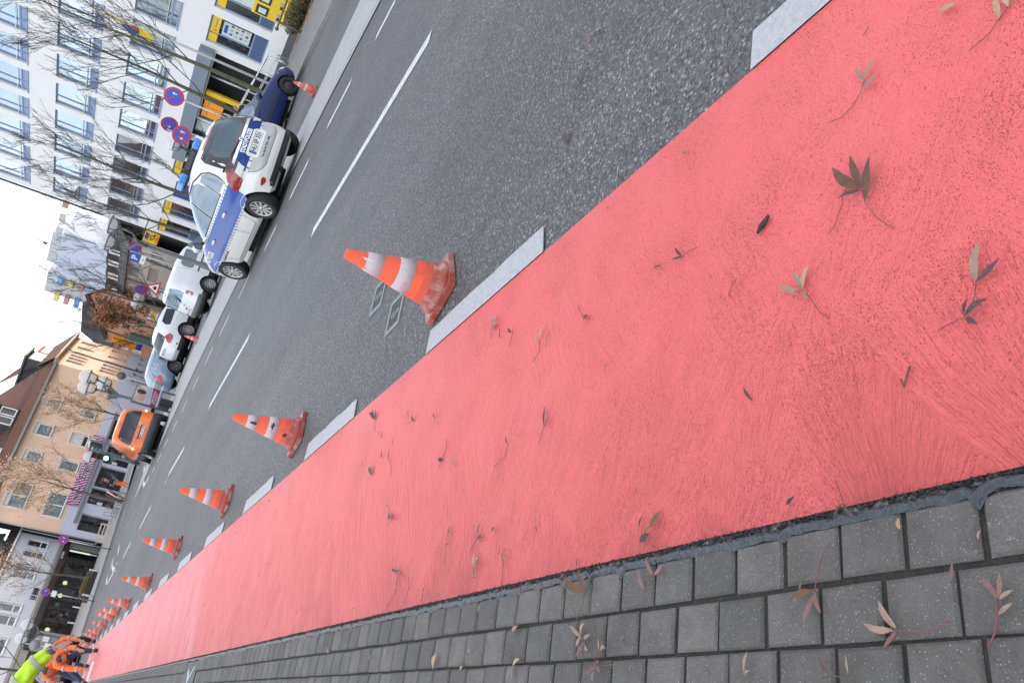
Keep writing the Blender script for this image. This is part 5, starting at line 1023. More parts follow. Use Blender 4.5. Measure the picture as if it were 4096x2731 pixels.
YEL = M('postal_yellow', (.80, .55, .012), .5, var=.04); YOR = M('amber_panel', (.92, .34, .006), .45, var=.05); BLU = M('royal_blue', (.015, .07, .33), .5, var=.05); PANELB = M('blue_parapet_panel', (.06, .105, .21), .5, var=.06)
TANREF = M('tan_reflection', (.62, .48, .30), .6, var=.2, vs=1.5); DARKIN = M('dark_interior', (.02, .02, .022), .9)
# --- white post office ------------------------------------------------------
W = Facade('post_office_building', 'long white four storey post office with blue grey windows and yellow signs', (29, 54.62), 180)
U = lambda Y: 54.62-Y
PIT, W0 = 2.4675, 39.83
cols = [W0+PIT*k for k in range(-9, 6)]
holes = [(U(y+1.92), z0, U(y), z1) for y in cols for z0, z1 in ((5.30, 7.25), (8.57, 10.55), (11.95, 13.9))]
gf = [(44.90, 46.70), (49.98, 51.80), (52.45, 54.25), (42.55, 44.45), (40.45, 42.2), (32.30, 34.20), (29.85, 31.75), (27.4, 29.3), (24.9, 26.8)]
gfh = [(U(b), 1.22, U(a), 3.95) for a, b in gf]
door = (U(49.25), .75, U(47.35), 3.55); ent = (U(40.3), .18, U(34.75), 3.35)
mb = MB(); wall(mb, 0, 90, .16, 14.6, holes+gfh+[door, ent], PLASTER_W, .22); mb.box((0, .24, .16), (.02, 14, 14.6), PLASTER_W); mb.box((-.0, 14, .16), (90, 14.2, 14.6), PLASTER_W); mb.box((0, .0, 14.6), (90, 14.2, 14.8), DGREY); mb.build('wall', W.t)
mb = MB(); mb.box((-.03, -.03, .0), (90, .0, .16), DGREY); mb.box((0, -.025, .16), (90, -.002, .50), DGREY); mb.build('plinth', W.t)
mb = MB(); mb.box((-.02, .9, 0), (90, 1.0, 14.5), DARKIN); mb.build('interior', W.t)
mb = MB(); mb.tube([(-.09, -.06, .1), (-.09, -.06, 15)], .075, M('dark_downpipe', (.06, .055, .06), .5, metal=.4), 10); mb.build('downpipe', W.t)
rw_ = random.Random(4); proto = {}
for y in cols:
    for fl, (z0, z1) in enumerate(((5.30, 7.25), (8.57, 10.55), (11.95, 13.9))):
        key = (fl, 1 if fl == 0 and 37 < y < 43 else 2 if fl == 0 else 0); a = U(y+1.92); nm = 'window'
        if key not in proto:
            pane = GL_SKY; h = z1-z0; w = link(nm, None, W.t, (a, 0, z0))
            mb = MB(); f = .07
            for lo, hi in (((0, 0), (f, h)), ((1.92-f, 0), (1.92, h)), ((f, h-f), (1.92-f, h)), ((f, 0), (1.92-f, f)), ((f, .30), (1.92-f, .38)), ((.62, .38), (.70, h-f)), ((.62, f), (.70, .30))): mb.box((lo[0], .12, lo[1]), (hi[0], .19, hi[1]), FR_B)
            mb.build('frame', w)
            for x0, x1, c, d in ((f, .62, .38, h-f), (.70, 1.92-f, .38, h-f)): mb = MB(); mb.box((x0+.001, .15, c+.001), (x1-.001, .156, d-.001), GL_SKY if key[1] != 2 else GL_DK); mb.build('pane', w)
            for x0, x1 in ((f, .62), (.70, 1.92-f)): mb = MB(); mb.box((x0+.001, .15, f+.001), (x1-.001, .156, .299), FR_B if fl else GL_DK); mb.build('lower_panel', w)
            mb = MB(); mb.box((.02, .03, .50), (1.90, .06, .53), ALU); mb.build('guard_rail', w)
            mb = MB(); mb.box((-.03, -.04, -.05), (1.95, .12, -.002), FR_B); mb.build('sill', w)
            if key[1] == 1: mb = MB(); mb.box((f, .17, .2), (1.92-f, .18, h-f), TANREF); mb.build('reflection_panel', w)  # tan colour stands in for a sunlit facade mirrored in these windows
            proto[key] = w
        else:
            src = proto[key]; w = src.copy(); COL.objects.link(w); w.parent = W.t; w.location = (a, 0, z0)
            for ch in KIDS[src.name]: c = ch.copy(); COL.objects.link(c); c.parent = w
POSTER = M('poster_white', (.55, .62, .62), .5, var=.15, vs=9)
for i, (a, b) in enumerate(gf):
    ua, ub = U(b), U(a); w = win(W.t, ua, 1.22, ub, 3.95, FR_B, GL_SHOP, .12, .07, mull=(.36,), trans=(.25,))
    mb = MB(); m = ua+(ub-ua)*.36; mb.box((ua+.07, .09, 1.29), (m-.035, .12, 1.87), PANELB); mb.box((m+.035, .09, 1.29), (ub-.07, .12, 1.87), PANELB); mb.build('parapet_panel', w)
    for k, (x0, x1) in enumerate(((ua+.09, m-.045), (m+.045, ub-.09))):
        mb = MB(); mb.box((x0, .085, 3.48), (x1, .118, 3.87), YEL); s_ = mb.build('yellow_sign', w)
        if k: wall_text('Postbank', .17, BLU, s_, (x0+x1)/2+.10, .083, 3.66, ext=.001); mb = MB(); mb.slab([(x0+.10, 3.58), (x0+.22, 3.58), (x0+.17, 3.80)], .079, .084, M('logo_red', (.6, .06, .03), .5)); mb.build('emblem', s_)
    if 2 < i+4 and i in (5, 6, 4):
        mb = MB(); mb.box((m+.10, .10, 2.05), (ub-.2, .118, 3.35), POSTER); ps = mb.build('poster', w)
        if i == 5:
            mb = MB()
            for r_ in range(3):
                for c_ in range(4): mb.box((m+.28+r_*.28, .096, 2.15+c_*.24), (m+.42+r_*.28, .10, 2.28+c_*.24), PANELB if (r_+c_) % 2 else M('poster_tan', (.5, .42, .25), .5))
            mb.box((m+.3, .096, 3.12), (m+.85, .10, 3.28), BLU); mb.build('poster_print', ps, kind='stuff')
        if i == 6: wall_text('1%', .4, MATS['white_print'], ps, m+.5, .097, 2.7, ext=.001)
mb = MB(); a, c, b, d = door; mb.box((a, .06, c), (b, .12, d), BLU); dr = mb.build('blue_shutter', W.t)
for z in [c+.25*k for k in range(1, 12)]: mb = MB(); mb.box((a, .055, z-.01), (b, .06, z+.01), M('blue_groove', (.01, .04, .2), .6)); mb.build('slat', dr, kind='stuff') if False else mb.build('slat', dr)
# canopy, entrance with amber cash machine panels
mb = MB(); mb.box((U(44.6), -.35, 3.42), (U(34.55), .0, 4.12), LINT); mb.build('canopy', W.t)
mb = MB(); a, c, b, d = ent; mb.box((a, .85, c), (b, .9, d), DARKIN); mb.box((b-.05, .22, c), (b, .9, d), DARKIN); mb.box((a, .25, d), (b, .9, d+.1), DARKIN); mb.box((a, .25, c-.1), (b, .9, c), WALK); mb.build('entrance_recess', W.t)
for k, (y0, y1) in enumerate(((38.35, 39.0), (39.05, 39.9))):
    mb = MB(); mb.box((U(y1), -.06, 2.25), (U(y0), .16, 3.25), YOR); o = mb.build('amber_sign', W.t); wall_text('Postbank', .14, BLU, o, U((y0+y1)/2), -.065, 3.0, ext=.001)
mb = MB(); mb.box((U(38.2), .05, .2), (U(37.85), .18, 3.3), YEL); mb.build('yellow_door_post', W.t)
mb = MB(); mb.box((U(41.0), -.03, .55), (U(40.2), .0, 2.2), YEL); mb.build('yellow_panel', W.t)
for y in (39.2, 40.35, 36.6): mb = MB(); mb.tube([(U(y), .1, .15), (U(y), .1, 3.42)], .07, GALV, 10); mb.build('column', W.t)
# long banner on the facade
mb = MB(); y0 = 33.8
p = [W.uv((1010/3, 2/3)), W.uv((1345/3, 150/3)), W.uv((1780/3, 370/3)), W.uv((1760/3, 520/3)), W.uv((1500/3, 340/3)), W.uv((1270/3, 180/3))]
# --- flag pole with a postal flag in front of the facade
FX = 24.5
f0, f1 = atX(930/3, 0, FX), atX(2350/3, 615/3, FX)
yf = (f0.y+f1.y)/2; fl = thing('flag_pole', 'thin white flag pole with a limp yellow flag bearing a blue and red mark', 'flag pole', (FX, yf, .13))
mb = MB(); mb.tube([(0, 0, 0), (0, 0, 9.5)], [.06, .04], M('flag_pole_white', (.6, .6, .6), .4), 10); mb.ball((0, 0, 9.52), .07, ALU, 10, 6); mb.lathe([(.12, 0), (.12, .12), (.06, .16)], GALV, 14); mb.build('pole', fl)
top, bot = over(FX, yf, 1010/3, 0)-.13, over(FX, yf, 1770/3, 480/3)-.13
mb = MB(); n = 24; vs = []
for i in range(n+1):
    f = i/n; z = top+(bot-top)*f; w = .10+.52*f**1.4; 
    for j in range(7): q = j/6; vs.append((.05+.04*math.sin(q*7+f*3), .06+w*q, z-.15*q+.05*math.sin(q*6)))
mb.add(vs, [(i*7+j, i*7+j+1, (i+1)*7+j+1, (i+1)*7+j) for i in range(n) for j in range(6)], YEL, True); mb.build('flag', fl)
mb = MB(); zc = bot+.75; mb.ball((.005, .38, zc), .34, BLU, 14, 8, (.05, .55, 1)); mb.ball((-.0, .22, zc-.15), .2, M('flag_red', (.5, .05, .03), .6), 12, 8, (.05, .4, 1)); mb.build('flag_mark', fl)
# yellow post machine, ramp rails, low railing with hedge
L = Facade('post_box', 'yellow post machine with a small screen against the white wall', (28.8, 30.35), 180, 'post machine')
mb = MB(); mb.box((0, -.45, .45), (1.5, .15, 2.35), YEL, .03); mb.build('body', L.t)
for x0 in (.12, .85):
    mb = MB(); mb.box((x0, -.47, 1.65), (x0+.55, -.451, 2.2), BLACKP, .004); o = mb.build('screen_frame', L.t); mb = MB(); mb.box((x0+.12, -.485, 1.75), (x0+.43, -.471, 2.08), M('pale_screen', (.6, .65, .66), .2, var=.1)); mb.build('screen', o)
    mb = MB(); mb.box((x0+.05, -.462, 1.1), (x0+.25, -.451, 1.25), BLACKP); mb.box((x0+.32, -.462, 1.1), (x0+.47, -.451, 1.3), GALV); mb.build('slot', L.t)
mb = MB(); mb.slab([(0, 1.0), (1.5, 1.0), (1.5, .94), (0, .94)], -.56, -.45, YEL); mb.build('ledge', L.t)
hr = thing('ramp_handrail', 'double tubular steel handrail climbing the ramp along the post office wall', 'handrail', (27.6, 32.0, .14)); STEELT = M('polished_tube', (.66, .68, .70), .25, metal=.9, var=.04)
for k, dx in enumerate((0, .55)):
    mb = MB(); mb.tube([(dx, -.6 if k == 0 else .4, .02), (dx, -.6 if k == 0 else .4, .82), (dx, -.45 if k == 0 else .55, .92), (dx, 3.0, 1.22), (dx, 9.5, 1.85)], .036, STEELT, 8); mb.build('rail', hr)
    mb = MB(); mb.tube([(dx, .5, .55), (dx, 9.5, 1.45)], .016, STEELT, 8); mb.build('lower_rail', hr)
    for y in (1.6, 3.4, 5.2, 7.0, 8.8): mb = MB(); mb.tube([(dx, y, 0), (dx, y, .98+.1*y)], .02, STEELT, 8); mb.build('post', hr)
mb = MB(); mb.slab([(-.9, 0), (8, 0), (8, .8), (.5, .12)], 0, .05, DGREY); o = mb.build('ramp', hr); o.rotation_euler = (0, 0, R(90)); o.location = (-.12, 0, 0)
rl = thing('bar_railing', 'low dark tube railing with ball ends in front of the hedge', 'railing', (26.2, 26.6, .13))
mb = MB(); mb.tube([(0, -8, .95), (0, 1.6, .95)], .04, DGREY, 8); mb.ball((0, 1.72, .95), .085, DGREY, 12, 8); mb.build('top_bar', rl)
for y in (-6.5, -3.8, -1.2, 1.3): mb = MB(); mb.tube([(0, y, 0), (0, y, .95)], .045, DGREY, 8); mb.build('post', rl)
LEAFG = M('hedge_leaf', (.055, .085, .03), .6, var=.5, vs=4); LEAFO = M('hedge_leaf_rust', (.24, .10, .03), .6, var=.5, vs=4)
def leafcloud(mb, c, s, n, size, mats, seed, flat=0):
    rd = random.Random(seed)
    for i in range(n):
        while True:
            q = Vector((rd.uniform(-1, 1), rd.uniform(-1, 1), rd.uniform(-1, 1)))
            if q.length < 1: break
        p = Vector((c[0]+q.x*s[0], c[1]+q.y*s[1], c[2]+q.z*s[2])); a = Vector((rd.uniform(-1, 1), rd.uniform(-1, 1), rd.uniform(-1, 1))).normalized(); b = a.orthogonal().normalized(); k = size*rd.uniform(.6, 1.3)
        mb.quad([p-a*k, p+b*k*.45, p+a*k, p-b*k*.45], rd.choice(mats))
for j in range(6):
    hd = thing('hedge_bush', ['%s bush from the far end of the hedge behind the dark railing' % w_ for w_ in ('sixth', 'fifth', 'fourth', 'third', 'second', 'last, sparse')][j].replace('last, sparse bush from', 'green rusty leaved bush at'), 'bush', (27.2, 19.4+j*1.75, .13), 0, 'bushes behind the railing'); mb = MB(); leafcloud(mb, (0, 0, .42), (.6, 1.1, .45), 3200, .06, [LEAFG, LEAFG, LEAFG, LEAFO], j); mb.build('foliage', hd)
    mb = MB(); leafcloud(mb, (-.75, 0, .03), (.3, 1.0, .03), 120, .05, [LEAFO, MATS['leaf_autumn']], j+50); mb.build('leaf_litter', hd, kind='stuff')
mb = MB(); mb.tube([(0, 0, 0), (0, 0, .55)], .07, GALV, 12); bl = mb.build('bollard', None, loc=(26.4, 30.3, .13)); tag(bl, 'short grey bollard standing at the ramp foot', 'bollard')

# --- peach corner building --------------------------------------------------
PEACH = M('peach_plaster', (.78, .54, .40), .85, var=.04, vs=1.5, bump=.2, bs=20); PEACHB = M('pale_peach_trim', (.80, .64, .52), .85, var=.03); LILAC = M('lilac_plaster', (.56, .56, .66), .85, var=.04, vs=1.5, bump=.2, bs=20); WFR = M('white_frame', (.78, .78, .78), .5, var=.03)
TILE = M('roof_tile', (.115, .05, .036), .75, var=.35, vs=14, bump=.6, bs=26); TILED = M('roof_tile_dark', (.075, .045, .038), .75, var=.3, vs=10, bump=.6, bs=26); GUT = M('zinc_gutter', (.28, .30, .31), .5, metal=.5, var=.1); CURT = M('net_curtain', (.62, .62, .6), .9, var=.2, vs=3)
MAG = M('magenta', (.36, .015, .22), .55, var=.05)
P0 = atD(490, 1940, 77)
O = Facade('corner_house', 'peach plastered corner house with a brown tiled roof and a magenta striped shop sign', P0, 73)
uR, _ = O.uv(K(2, 1000, 1310)); uL = -5.4; ZE = 8.9; ZB = 3.62
wins2 = [O.rect(*p) for p in ([(3, 560, 40), (3, 745, 90), (3, 720, 200), (3, 520, 160)], [(3, 445, 350), (3, 655, 400), (3, 600, 545), (3, 395, 475)], [(3, 310, 680), (3, 525, 720), (3, 460, 855), (3, 260, 805)], [(3, 155, 1045), (3, 395, 1110), (3, 295, 1410), (3, 40, 1345)])]
wins1 = [O.rect(*p) for p in ([(3, 1010, 190), (3, 1165, 250), (3, 1130, 330), (3, 955, 270)], [(3, 870, 475), (3, 1080, 520), (3, 1030, 660), (3, 830, 600)], [(3, 750, 790), (3, 965, 850), (3, 915, 960), (3, 700, 910)], [(3, 625, 1170), (3, 825, 1230), (3, 715, 1515), (3, 505, 1455)])]
shops = [(3.96, 2.62-.0, 6.1, 2.80), (1.62, .45, 3.50, 2.45), (-.66, .40, 1.36, 2.46), (-2.28, .45, -.72, 2.50), (-4.68, .42, -3.2, 2.50)]
shops[0] = (3.96, .45, 6.1, 2.72)
mb = MB(); wall(mb, uL, uR, ZB, ZE, wins2+wins1, PEACH, .2); mb.build('wall', O.t)
mb = MB(); wall(mb, uL, uR, .0, ZB, shops, LILAC, .3); mb.build('base_wall', O.t)
mb = MB(); mb.box((uL, .9, 0), (uR-.3, 1.0, 8.8), DARKIN); mb.build('interior', O.t)
for i, (a, c, b, d) in enumerate(wins2+wins1):
    m = (.5,) if b-a > 1.6 else (); w = win(O.t, a, c, b, d, WFR, clear_glass('house_window', .10), .10, .09, mull=m, sill=GUT, curtain=CURT if i != 5 else None, blind=.72 if i == 5 else .22 if i in (0, 1, 2, 3, 4) else None)
    mb = MB(); f = .18
    for lo, hi in (((a-f, c-f), (a, d+f)), ((b, c-f), (b+f, d+f)), ((a, d), (b, d+f)), ((a, c-f), (b, c))): mb.box((lo[0], -.012, lo[1]), (hi[0], -.001, hi[1]), PEACHB)
    mb.build('surround', w)
SHOPIN = [M('shop_goods_'+k, c, .7, var=.5, vs=6) for k, c in (('red', (.30, .04, .03)), ('brown', (.16, .07, .03)), ('dark', (.03, .025, .03)), ('cream', (.5, .42, .30)), ('blue', (.05, .08, .2)), ('violet', (.22, .03, .18)))]
for i, (a, c, b, d) in enumerate(shops):
    w = win(O.t, a, c, b, d, M('shop_frame', (.25, .26, .28), .5), clear_glass('clear_shop_glass', .05), .22, .06, mull=(.5,) if i in (1, 3) else (), name='shop_window')
    mb = MB(); rd = random.Random(i)
    for k in range(16):
        x = rd.uniform(a+.1, b-.3); z = c+rd.uniform(.05, (d-c)*.75); mb.box((x, .30, z), (x+rd.uniform(.1, .35), .34, z+rd.uniform(.1, .4)), rd.choice(SHOPIN))
    mb.build('display', w)
    if i in (1, 3): mb = MB(); mb.box((a+.15, .20, c+.9), (a+.4, .215, c+1.3), PLATEW); mb.build('notice', w)
# striped sign
aw = (-2.76, 3.02, 3.98, 3.86); mb = MB(); mb.box((aw[0], -.14, aw[1]), (aw[2], -.002, aw[3]), MAG); sg = mb.build('shop_sign', O.t)
mb = MB(); x = aw[0]-.6
while x < aw[2]+.2:
    q = [(max(aw[0], min(aw[2], x+dx)), z) for dx, z in ((0, aw[3]), (.075, aw[3]), (.075+.55, aw[1]), (.55, aw[1]))]
    if q[1][0]-q[0][0] > .01 or q[2][0]-q[3][0] > .01: mb.slab([q[0], q[3], q[2], q[1]], -.146, -.141, MATS['white_print'])
    x += .26
mb.build('white_stripe', sg, kind='stuff')
INK = M('sign_ink', (.05, .05, .05), .6, var=0); OUTL = M('sign_outline', (.7, .7, .68), .6, var=0)
for tx, sz, x, z in (('Engel', .70, .35, 3.47), ('Konditorei', .36, 2.35, 3.44), ('Bäckerei', .36, -1.75, 3.40)):
    wall_text(tx, sz, OUTL, sg, x, -.152, z, bold=.045, ext=.004, name='lettering_outline'); wall_text(tx, sz, INK, sg, x, -.162, z, bold=.012, ext=.004)
mb = MB(); mb.box((uL+1.2, -.30, 2.74), (6.6, -.002, 2.90), GUT); mb.build('shop_canopy', O.t)
# roof with tiles courses, dormers, gutter, downpipe
def tiled(mb, e0, e1, r0_, r1_, mat, course=.27, thick=.03):
    e0, e1, r0_, r1_ = map(Vector, (e0, e1, r0_, r1_)); L = (r0_-e0).length; n = max(1, int(L/course)); nrm = (e1-e0).cross(r0_-e0).normalized()
    for i in range(n):
        a0, a1 = e0+(r0_-e0)*i/n, e1+(r1_-e1)*i/n; b0, b1 = e0+(r0_-e0)*(i+1)/n, e1+(r1_-e1)*(i+1)/n
        mb.add([a0+nrm*thick, a1+nrm*thick, b1, b0, a0, a1], [(0, 1, 2, 3), (4, 5, 1, 0)], mat)
S_AZ = 33
Cw = O.world(uR, 0, 0)
ridge_z, dp = 13.4, 5.0
mb = MB(); tiled(mb, (uL-.3, -.35, ZE), (uR+.3, -.35, ZE), (uL-.3, dp, ridge_z), (uR-3.2, dp, ridge_z), TILE); mb.add([(uL-.3, dp*2, ZE), (uR, dp*2, ZE), (uR-3.2, dp, ridge_z), (uL-.3, dp, ridge_z)], [(0, 3, 2, 1)], TILE); mb.build('roof', O.t)
mb = MB(); mb.box((uL-.35, -.50, ZE-.12), (uR+.35, -.34, ZE+.04), GUT); mb.build('gutter', O.t)
mb = MB(); mb.tube([(uL+.0, -.07, 0), (uL+.0, -.07, ZE)], .06, GUT, 8); mb.build('downpipe', O.t)
mb = MB()
for x in [uL+.5*k for k in range(33)]: mb.box((x-.02, .68, 9.92), (x+.02, .72, 10.18), DGREY)
mb.box((uL, .69, 10.0), (uR-.4, .715, 10.03), DGREY); mb.box((uL, .69, 10.14), (uR-.4, .715, 10.17), DGREY); mb.build('snow_guard', O.t)
for du, dz in ((4.1, 10.15), (.3, 9.95), (-3.6, 9.75)):
    mb = MB(); y = .75; mb.box((du-.95, y, dz-.25), (du+.95, y+2.4, dz+1.25), M('slate_cheek', (.06, .062, .07), .8, var=.3, vs=8)); mb.slab([(du-1.1, dz+1.25), (du+1.1, dz+1.25), (du+1.1, dz+1.35), (du-1.1, dz+1.35)], y-.25, y+2.6, DGREY); dm = mb.build('dormer', O.t)
    for sx in (-.44, .44):
        mb = MB(); a, b, c, d = du+sx-.38, du+sx+.38, dz-.1, dz+1.1
        for lo, hi in (((a, c), (a+.09, d)), ((b-.09, c), (b, d)), ((a+.09, c), (b-.09, c+.09)), ((a+.09, d-.09), (b-.09, d))): mb.box((lo[0], y-.06, lo[1]), (hi[0], y-.002, hi[1]), WFR)
        mb.box((a+.09, y-.03, c+.09), (b-.09, y-.024, d-.09), GL_DK); mb.build('window', dm)
# side front of the corner house, sunlit
S = Facade('side_wing', 'sunlit peach side wing of the corner house with a row of tall narrow windows', Cw, S_AZ)
s2 = [(2, 765, 1190), (2, 960, 1250), (2, 955, 1240), (2, 770, 1200)]
def colwin(tops):
    out = []
    for (t0, b0) in tops:
        u0, z1 = S.uv(K(2, *t0)); u1, z0 = S.uv(K(2, *b0)); out.append((min(u0, u1), min(z0, z1), max(u0, u1), max(z0, z1)))
    return out
uE = S.uv(K(2, 1010, 930))[0]
us = [S.uv(K(2, *p))[0] for p in ((765, 1190), (805, 1160), (840, 1130), (890, 1100), (955, 1045), (1020, 990))]
us1 = [S.uv(K(2, *p))[0] for p in ((1165, 1310), (1195, 1280), (1225, 1245), (1250, 1205), (1300, 1150), (1370, 1090))]
h2 = [(u, 6.95, u+.85, 8.35) for u in us]; h1 = [(u, 4.08, u+.85, 5.5) for u in us1]; h0 = [(u, 1.2, u+1.1, 2.75) for u in (1.2, 3.4, 5.6, 7.9, 10.2)]
ZS = 9.0
mb = MB(); wall(mb, 0, uE, 3.7, ZS, h2+h1, PEACH, .25); mb.build('wall', S.t); mb = MB(); wall(mb, 0, uE, 0, 3.7, h0, LILAC, .25); mb.build('base_wall', S.t)
for a, c, b, d in h2+h1+h0: win(S.t, a, c, b, d, WFR, GL_DK, .14, .08, trans=(.7,), sill=PEACHB)
mb = MB(); mb.box((.1, .9, 0), (uE, 1.0, 8.9), DARKIN); mb.box((uE-.02, .0, 0), (uE, 8, ZS), PEACH); mb.build('interior', S.t)
mb = MB(); tiled(mb, (-.3, -.5, ZS+.1), (uE+.3, -.5, ZS+.1), (2.8, 4.5, 13.4), (uE-2, 4.5, 13.0), TILE); mb.box((-.3, -.55, ZS-.05), (uE+.3, 0, ZS+.06), M('eave_board', (.45, .36, .26), .7)); mb.build('roof', S.t)
mb = MB(); mb.tube([(uE*.42, -.4, ZS), (uE*.44, -.07, ZS-.6), (uE*.42, -.07, 2)], .06, GUT, 8); mb.build('downpipe', S.t)
mb = MB(); mb.box((1.5, -.5+1.2, 9.9), (4.6, 4, 11.4), M('dormer_slate', (.07, .075, .08), .8, var=.2)); mb.slab([(1.2, 11.4), (4.9, 11.4), (4.9, 11.55), (1.2, 11.55)], .4, 4, DGREY); dm = mb.build('dormer', S.t)
for k in range(5): mb = MB(); mb.box((1.6+k*.6, .66, 10.2), (2.1+k*.6, .699, 11.2), WFR if k % 2 else GL_DK); mb.build('window', dm)
mb = MB(); mb.box((6.8, 1.2, 9.8), (9.6, 3.8, 11.4), M('red_tile_dormer', (.30, .09, .06), .8, var=.2)); dm = mb.build('dormer', S.t)
for k in range(4): mb = MB(); mb.box((6.9+k*.68, 1.16, 9.9), (7.3+k*.68, 1.199, 11.1), WFR); mb.build('window', dm)
# bakery sign
BK = Facade('bakery_sign', 'tall amber vertical sign reading BÄCKEREI on the far edge of the side wing', S.world(uE+.1, -.9, 0), S_AZ, 'sign')
za, zb = BK.uv(K(2, 1290, 1010))[1], BK.uv(K(2, 1585, 1100))[1]; zc = BK.uv(K(2, 1655, 1125))[1]
az_ = math.atan2(-BK.O.x, -BK.O.y)
mb = MB(); mb.box((-.55, -.1, zb), (.55, .1, za), YOR); mb.build('panel', BK.t); mb = MB(); mb.box((-.55, -.1, zc), (.55, .1, zb-.03), BLU); mb.build('blue_panel', BK.t)
for i, chx in enumerate('BÄCKEREI'): wall_text(chx, (za-zb)/8*.95, BLACKT, BK.t, 0, -.105, za-(za-zb)*(i+.5)/8, bold=.02)
mb = MB(); mb.box((.3, 0, za-.3), (.5, .9, za-.2), DGREY); mb.box((.3, 0, zb+.2), (.5, .9, zb+.3), DGREY); mb.build('bracket', BK.t)
BK.t.rotation_euler[2] = R(90-62)

# --- grey bar building ------------------------------------------------------
P1 = atD(.53*640, 1900+.53*900, 72)
GREYW = M('pale_lilac_grey_plaster', (.55, .56, .61), .85, var=.03, vs=1.2, bump=.2, bs=20); STN = M('beige_grey_stone', (.30, .28, .255), .8, var=.08, vs=2); DBRN = M('dark_brown_wood', (.035, .022, .02), .5, var=.2)
B = Facade('bar_building', 'pale grey two storey building with a dark glazed bar front and LE BAR letters', P1, 53)
bl, br, zr_ = -9.0, 5.12, 6.15
up = [B.rect(*p) for p in ([(4, 345, 175), (4, 590, 225), (4, 560, 295), (4, 315, 265)], [(4, 300, 295), (4, 540, 360), (4, 510, 430), (4, 265, 380)], [(4, 235, 450), (4, 450, 530), (4, 420, 590), (4, 190, 540)], [(4, 190, 545), (4, 420, 600), (4, 380, 670), (4, 165, 640)], [(4, 55, 935), (4, 310, 985), (4, 265, 1080), (4, 15, 1035)])]
up = [(u[0], 4.02, u[2], 5.42) for u in up]; up += [(-3.85, 4.0, -2.95, 5.35), (-6.2, 4.0, -4.9, 5.35)]
gl_ = (-3.86, .34, 4.30, 2.50)
mb = MB(); wall(mb, bl, br, 3.2, zr_, up, GREYW, .2); mb.build('wall', B.t)
mb = MB(); wall(mb, bl, br, 0, 3.2, [gl_, (-8.4, .1, -5.6, 2.5)], STN, .12); mb.build('base_wall', B.t)
mb = MB(); mb.box((bl, -.06, 3.05), (br, -.001, 3.25), STN); mb.build('ledge', B.t)
mb = MB(); mb.box((-5.6, -.10, 2.52), (4.95, -.001, 2.92), DBRN); mb.build('fascia', B.t)
mb = MB(); mb.box((bl, 1.2, 0), (br, 1.3, 6), DARKIN); mb.build('interior', B.t)
for a, c, b, d in up: win(B.t, a, c, b, d, WFR, GL_SKY if a < 1.5 else GL_DK, .10, .07, trans=(.34,), sill=WFR)
xs = [gl_[0], -2.82, -1.70, -.80, .52, 1.71, 2.96, gl_[2]]; rd = random.Random(9)
for i, (a, b) in enumerate(zip(xs, xs[1:])):
    w = win(B.t, a, gl_[1], b, gl_[3], DBRN, MATS['clear_shop_glass'], .05, .09, name='shop_window'); mb = MB()
    for k in range(12):
        x = rd.uniform(a+.1, b-.3); z = gl_[1]+rd.uniform(.0, 1.6); mb.ball((x, .5+rd.uniform(0, .5), z), rd.uniform(.06, .18), rd.choice(SHOPIN), 8, 6)
    mb.build('bar_furniture', w)
    if i in (0, 3, 4):
        mb = MB(); mb.ball(((a+b)/2, .4, 1.9), .16, M('warm_lamp_shade', (.75, .6, .35), .5, var=.1, emit=.6), 12, 8); mb.build('bar_lamp', w)
for k, dz in enumerate((0, -.22)):
    wall_text('LE BAR', .36, BLACKT, B.t, -.78, -.05+.03*k, 3.62+dz if k == 0 else 3.46, ext=.02)
wall_text('LE BAR', .24, MATS['white_print'], B.t, 3.3, -.115, 2.76, ext=.004); 
mb = MB(); mb.box((-8.3, .02, .1), (-5.7, .1, 2.45), DBRN); mb.build('door_front', B.t)
mb = MB(); mb.box((bl, -.18, zr_), (br+.1, .1, zr_+.12), WFR); mb.build('white_gutter', B.t); mb = MB(); mb.box((bl, .1, zr_-.02), (br, .3, zr_+.75), DBRN); mb.build('terrace_edge', B.t)
mb = MB(); n = 14; rd = random.Random(2); vs = []
for i in range(n+1):
    for j in range(7): vs.append((br-.3-9.0*i/n, .35+.9*j/6+.08*rd.uniform(-1, 1), zr_+.75+.9*math.sin(math.pi*j/6)+.18*rd.uniform(-1, 1)))
mb.add(vs, [(i*7+j, i*7+j+1, (i+1)*7+j+1, (i+1)*7+j) for i in range(n) for j in range(6)], M('dark_tarpaulin', (.045, .06, .055), .3, var=.3, spec=.6), False); mb.build('tarpaulin', B.t)
mb = MB(); mb.box((bl, 2.2, zr_), (br+.6, 2.4, zr_+3.2), M('red_gable_wall', (.28, .07, .05), .8, var=.2)); mb.box((br-2.4, 2.0, zr_), (br-2.2, 2.2, zr_+3), WFR); mb.build('rear_wall', B.t)
mb = MB(); mb.tube([(br-.05, -.08, 6.2), (br-.05, -.08, .9), (br-.05, -.5, .6)], .055, M('white_pipe', (.65, .66, .7), .5), 8); mb.build('downpipe', B.t)
mb = MB(); mb.box((-4.75, -.10, 1.55), (-4.25, -.001, 1.95), PLATEW); mb.box((-4.95, -.10, 1.2), (-4.80, -.001, 1.35), BLU); mb.build('notice', B.t)
wall_text('Café', .35, MATS['white_print'], B.t, -4.9, -.11, 2.3, ext=.004)
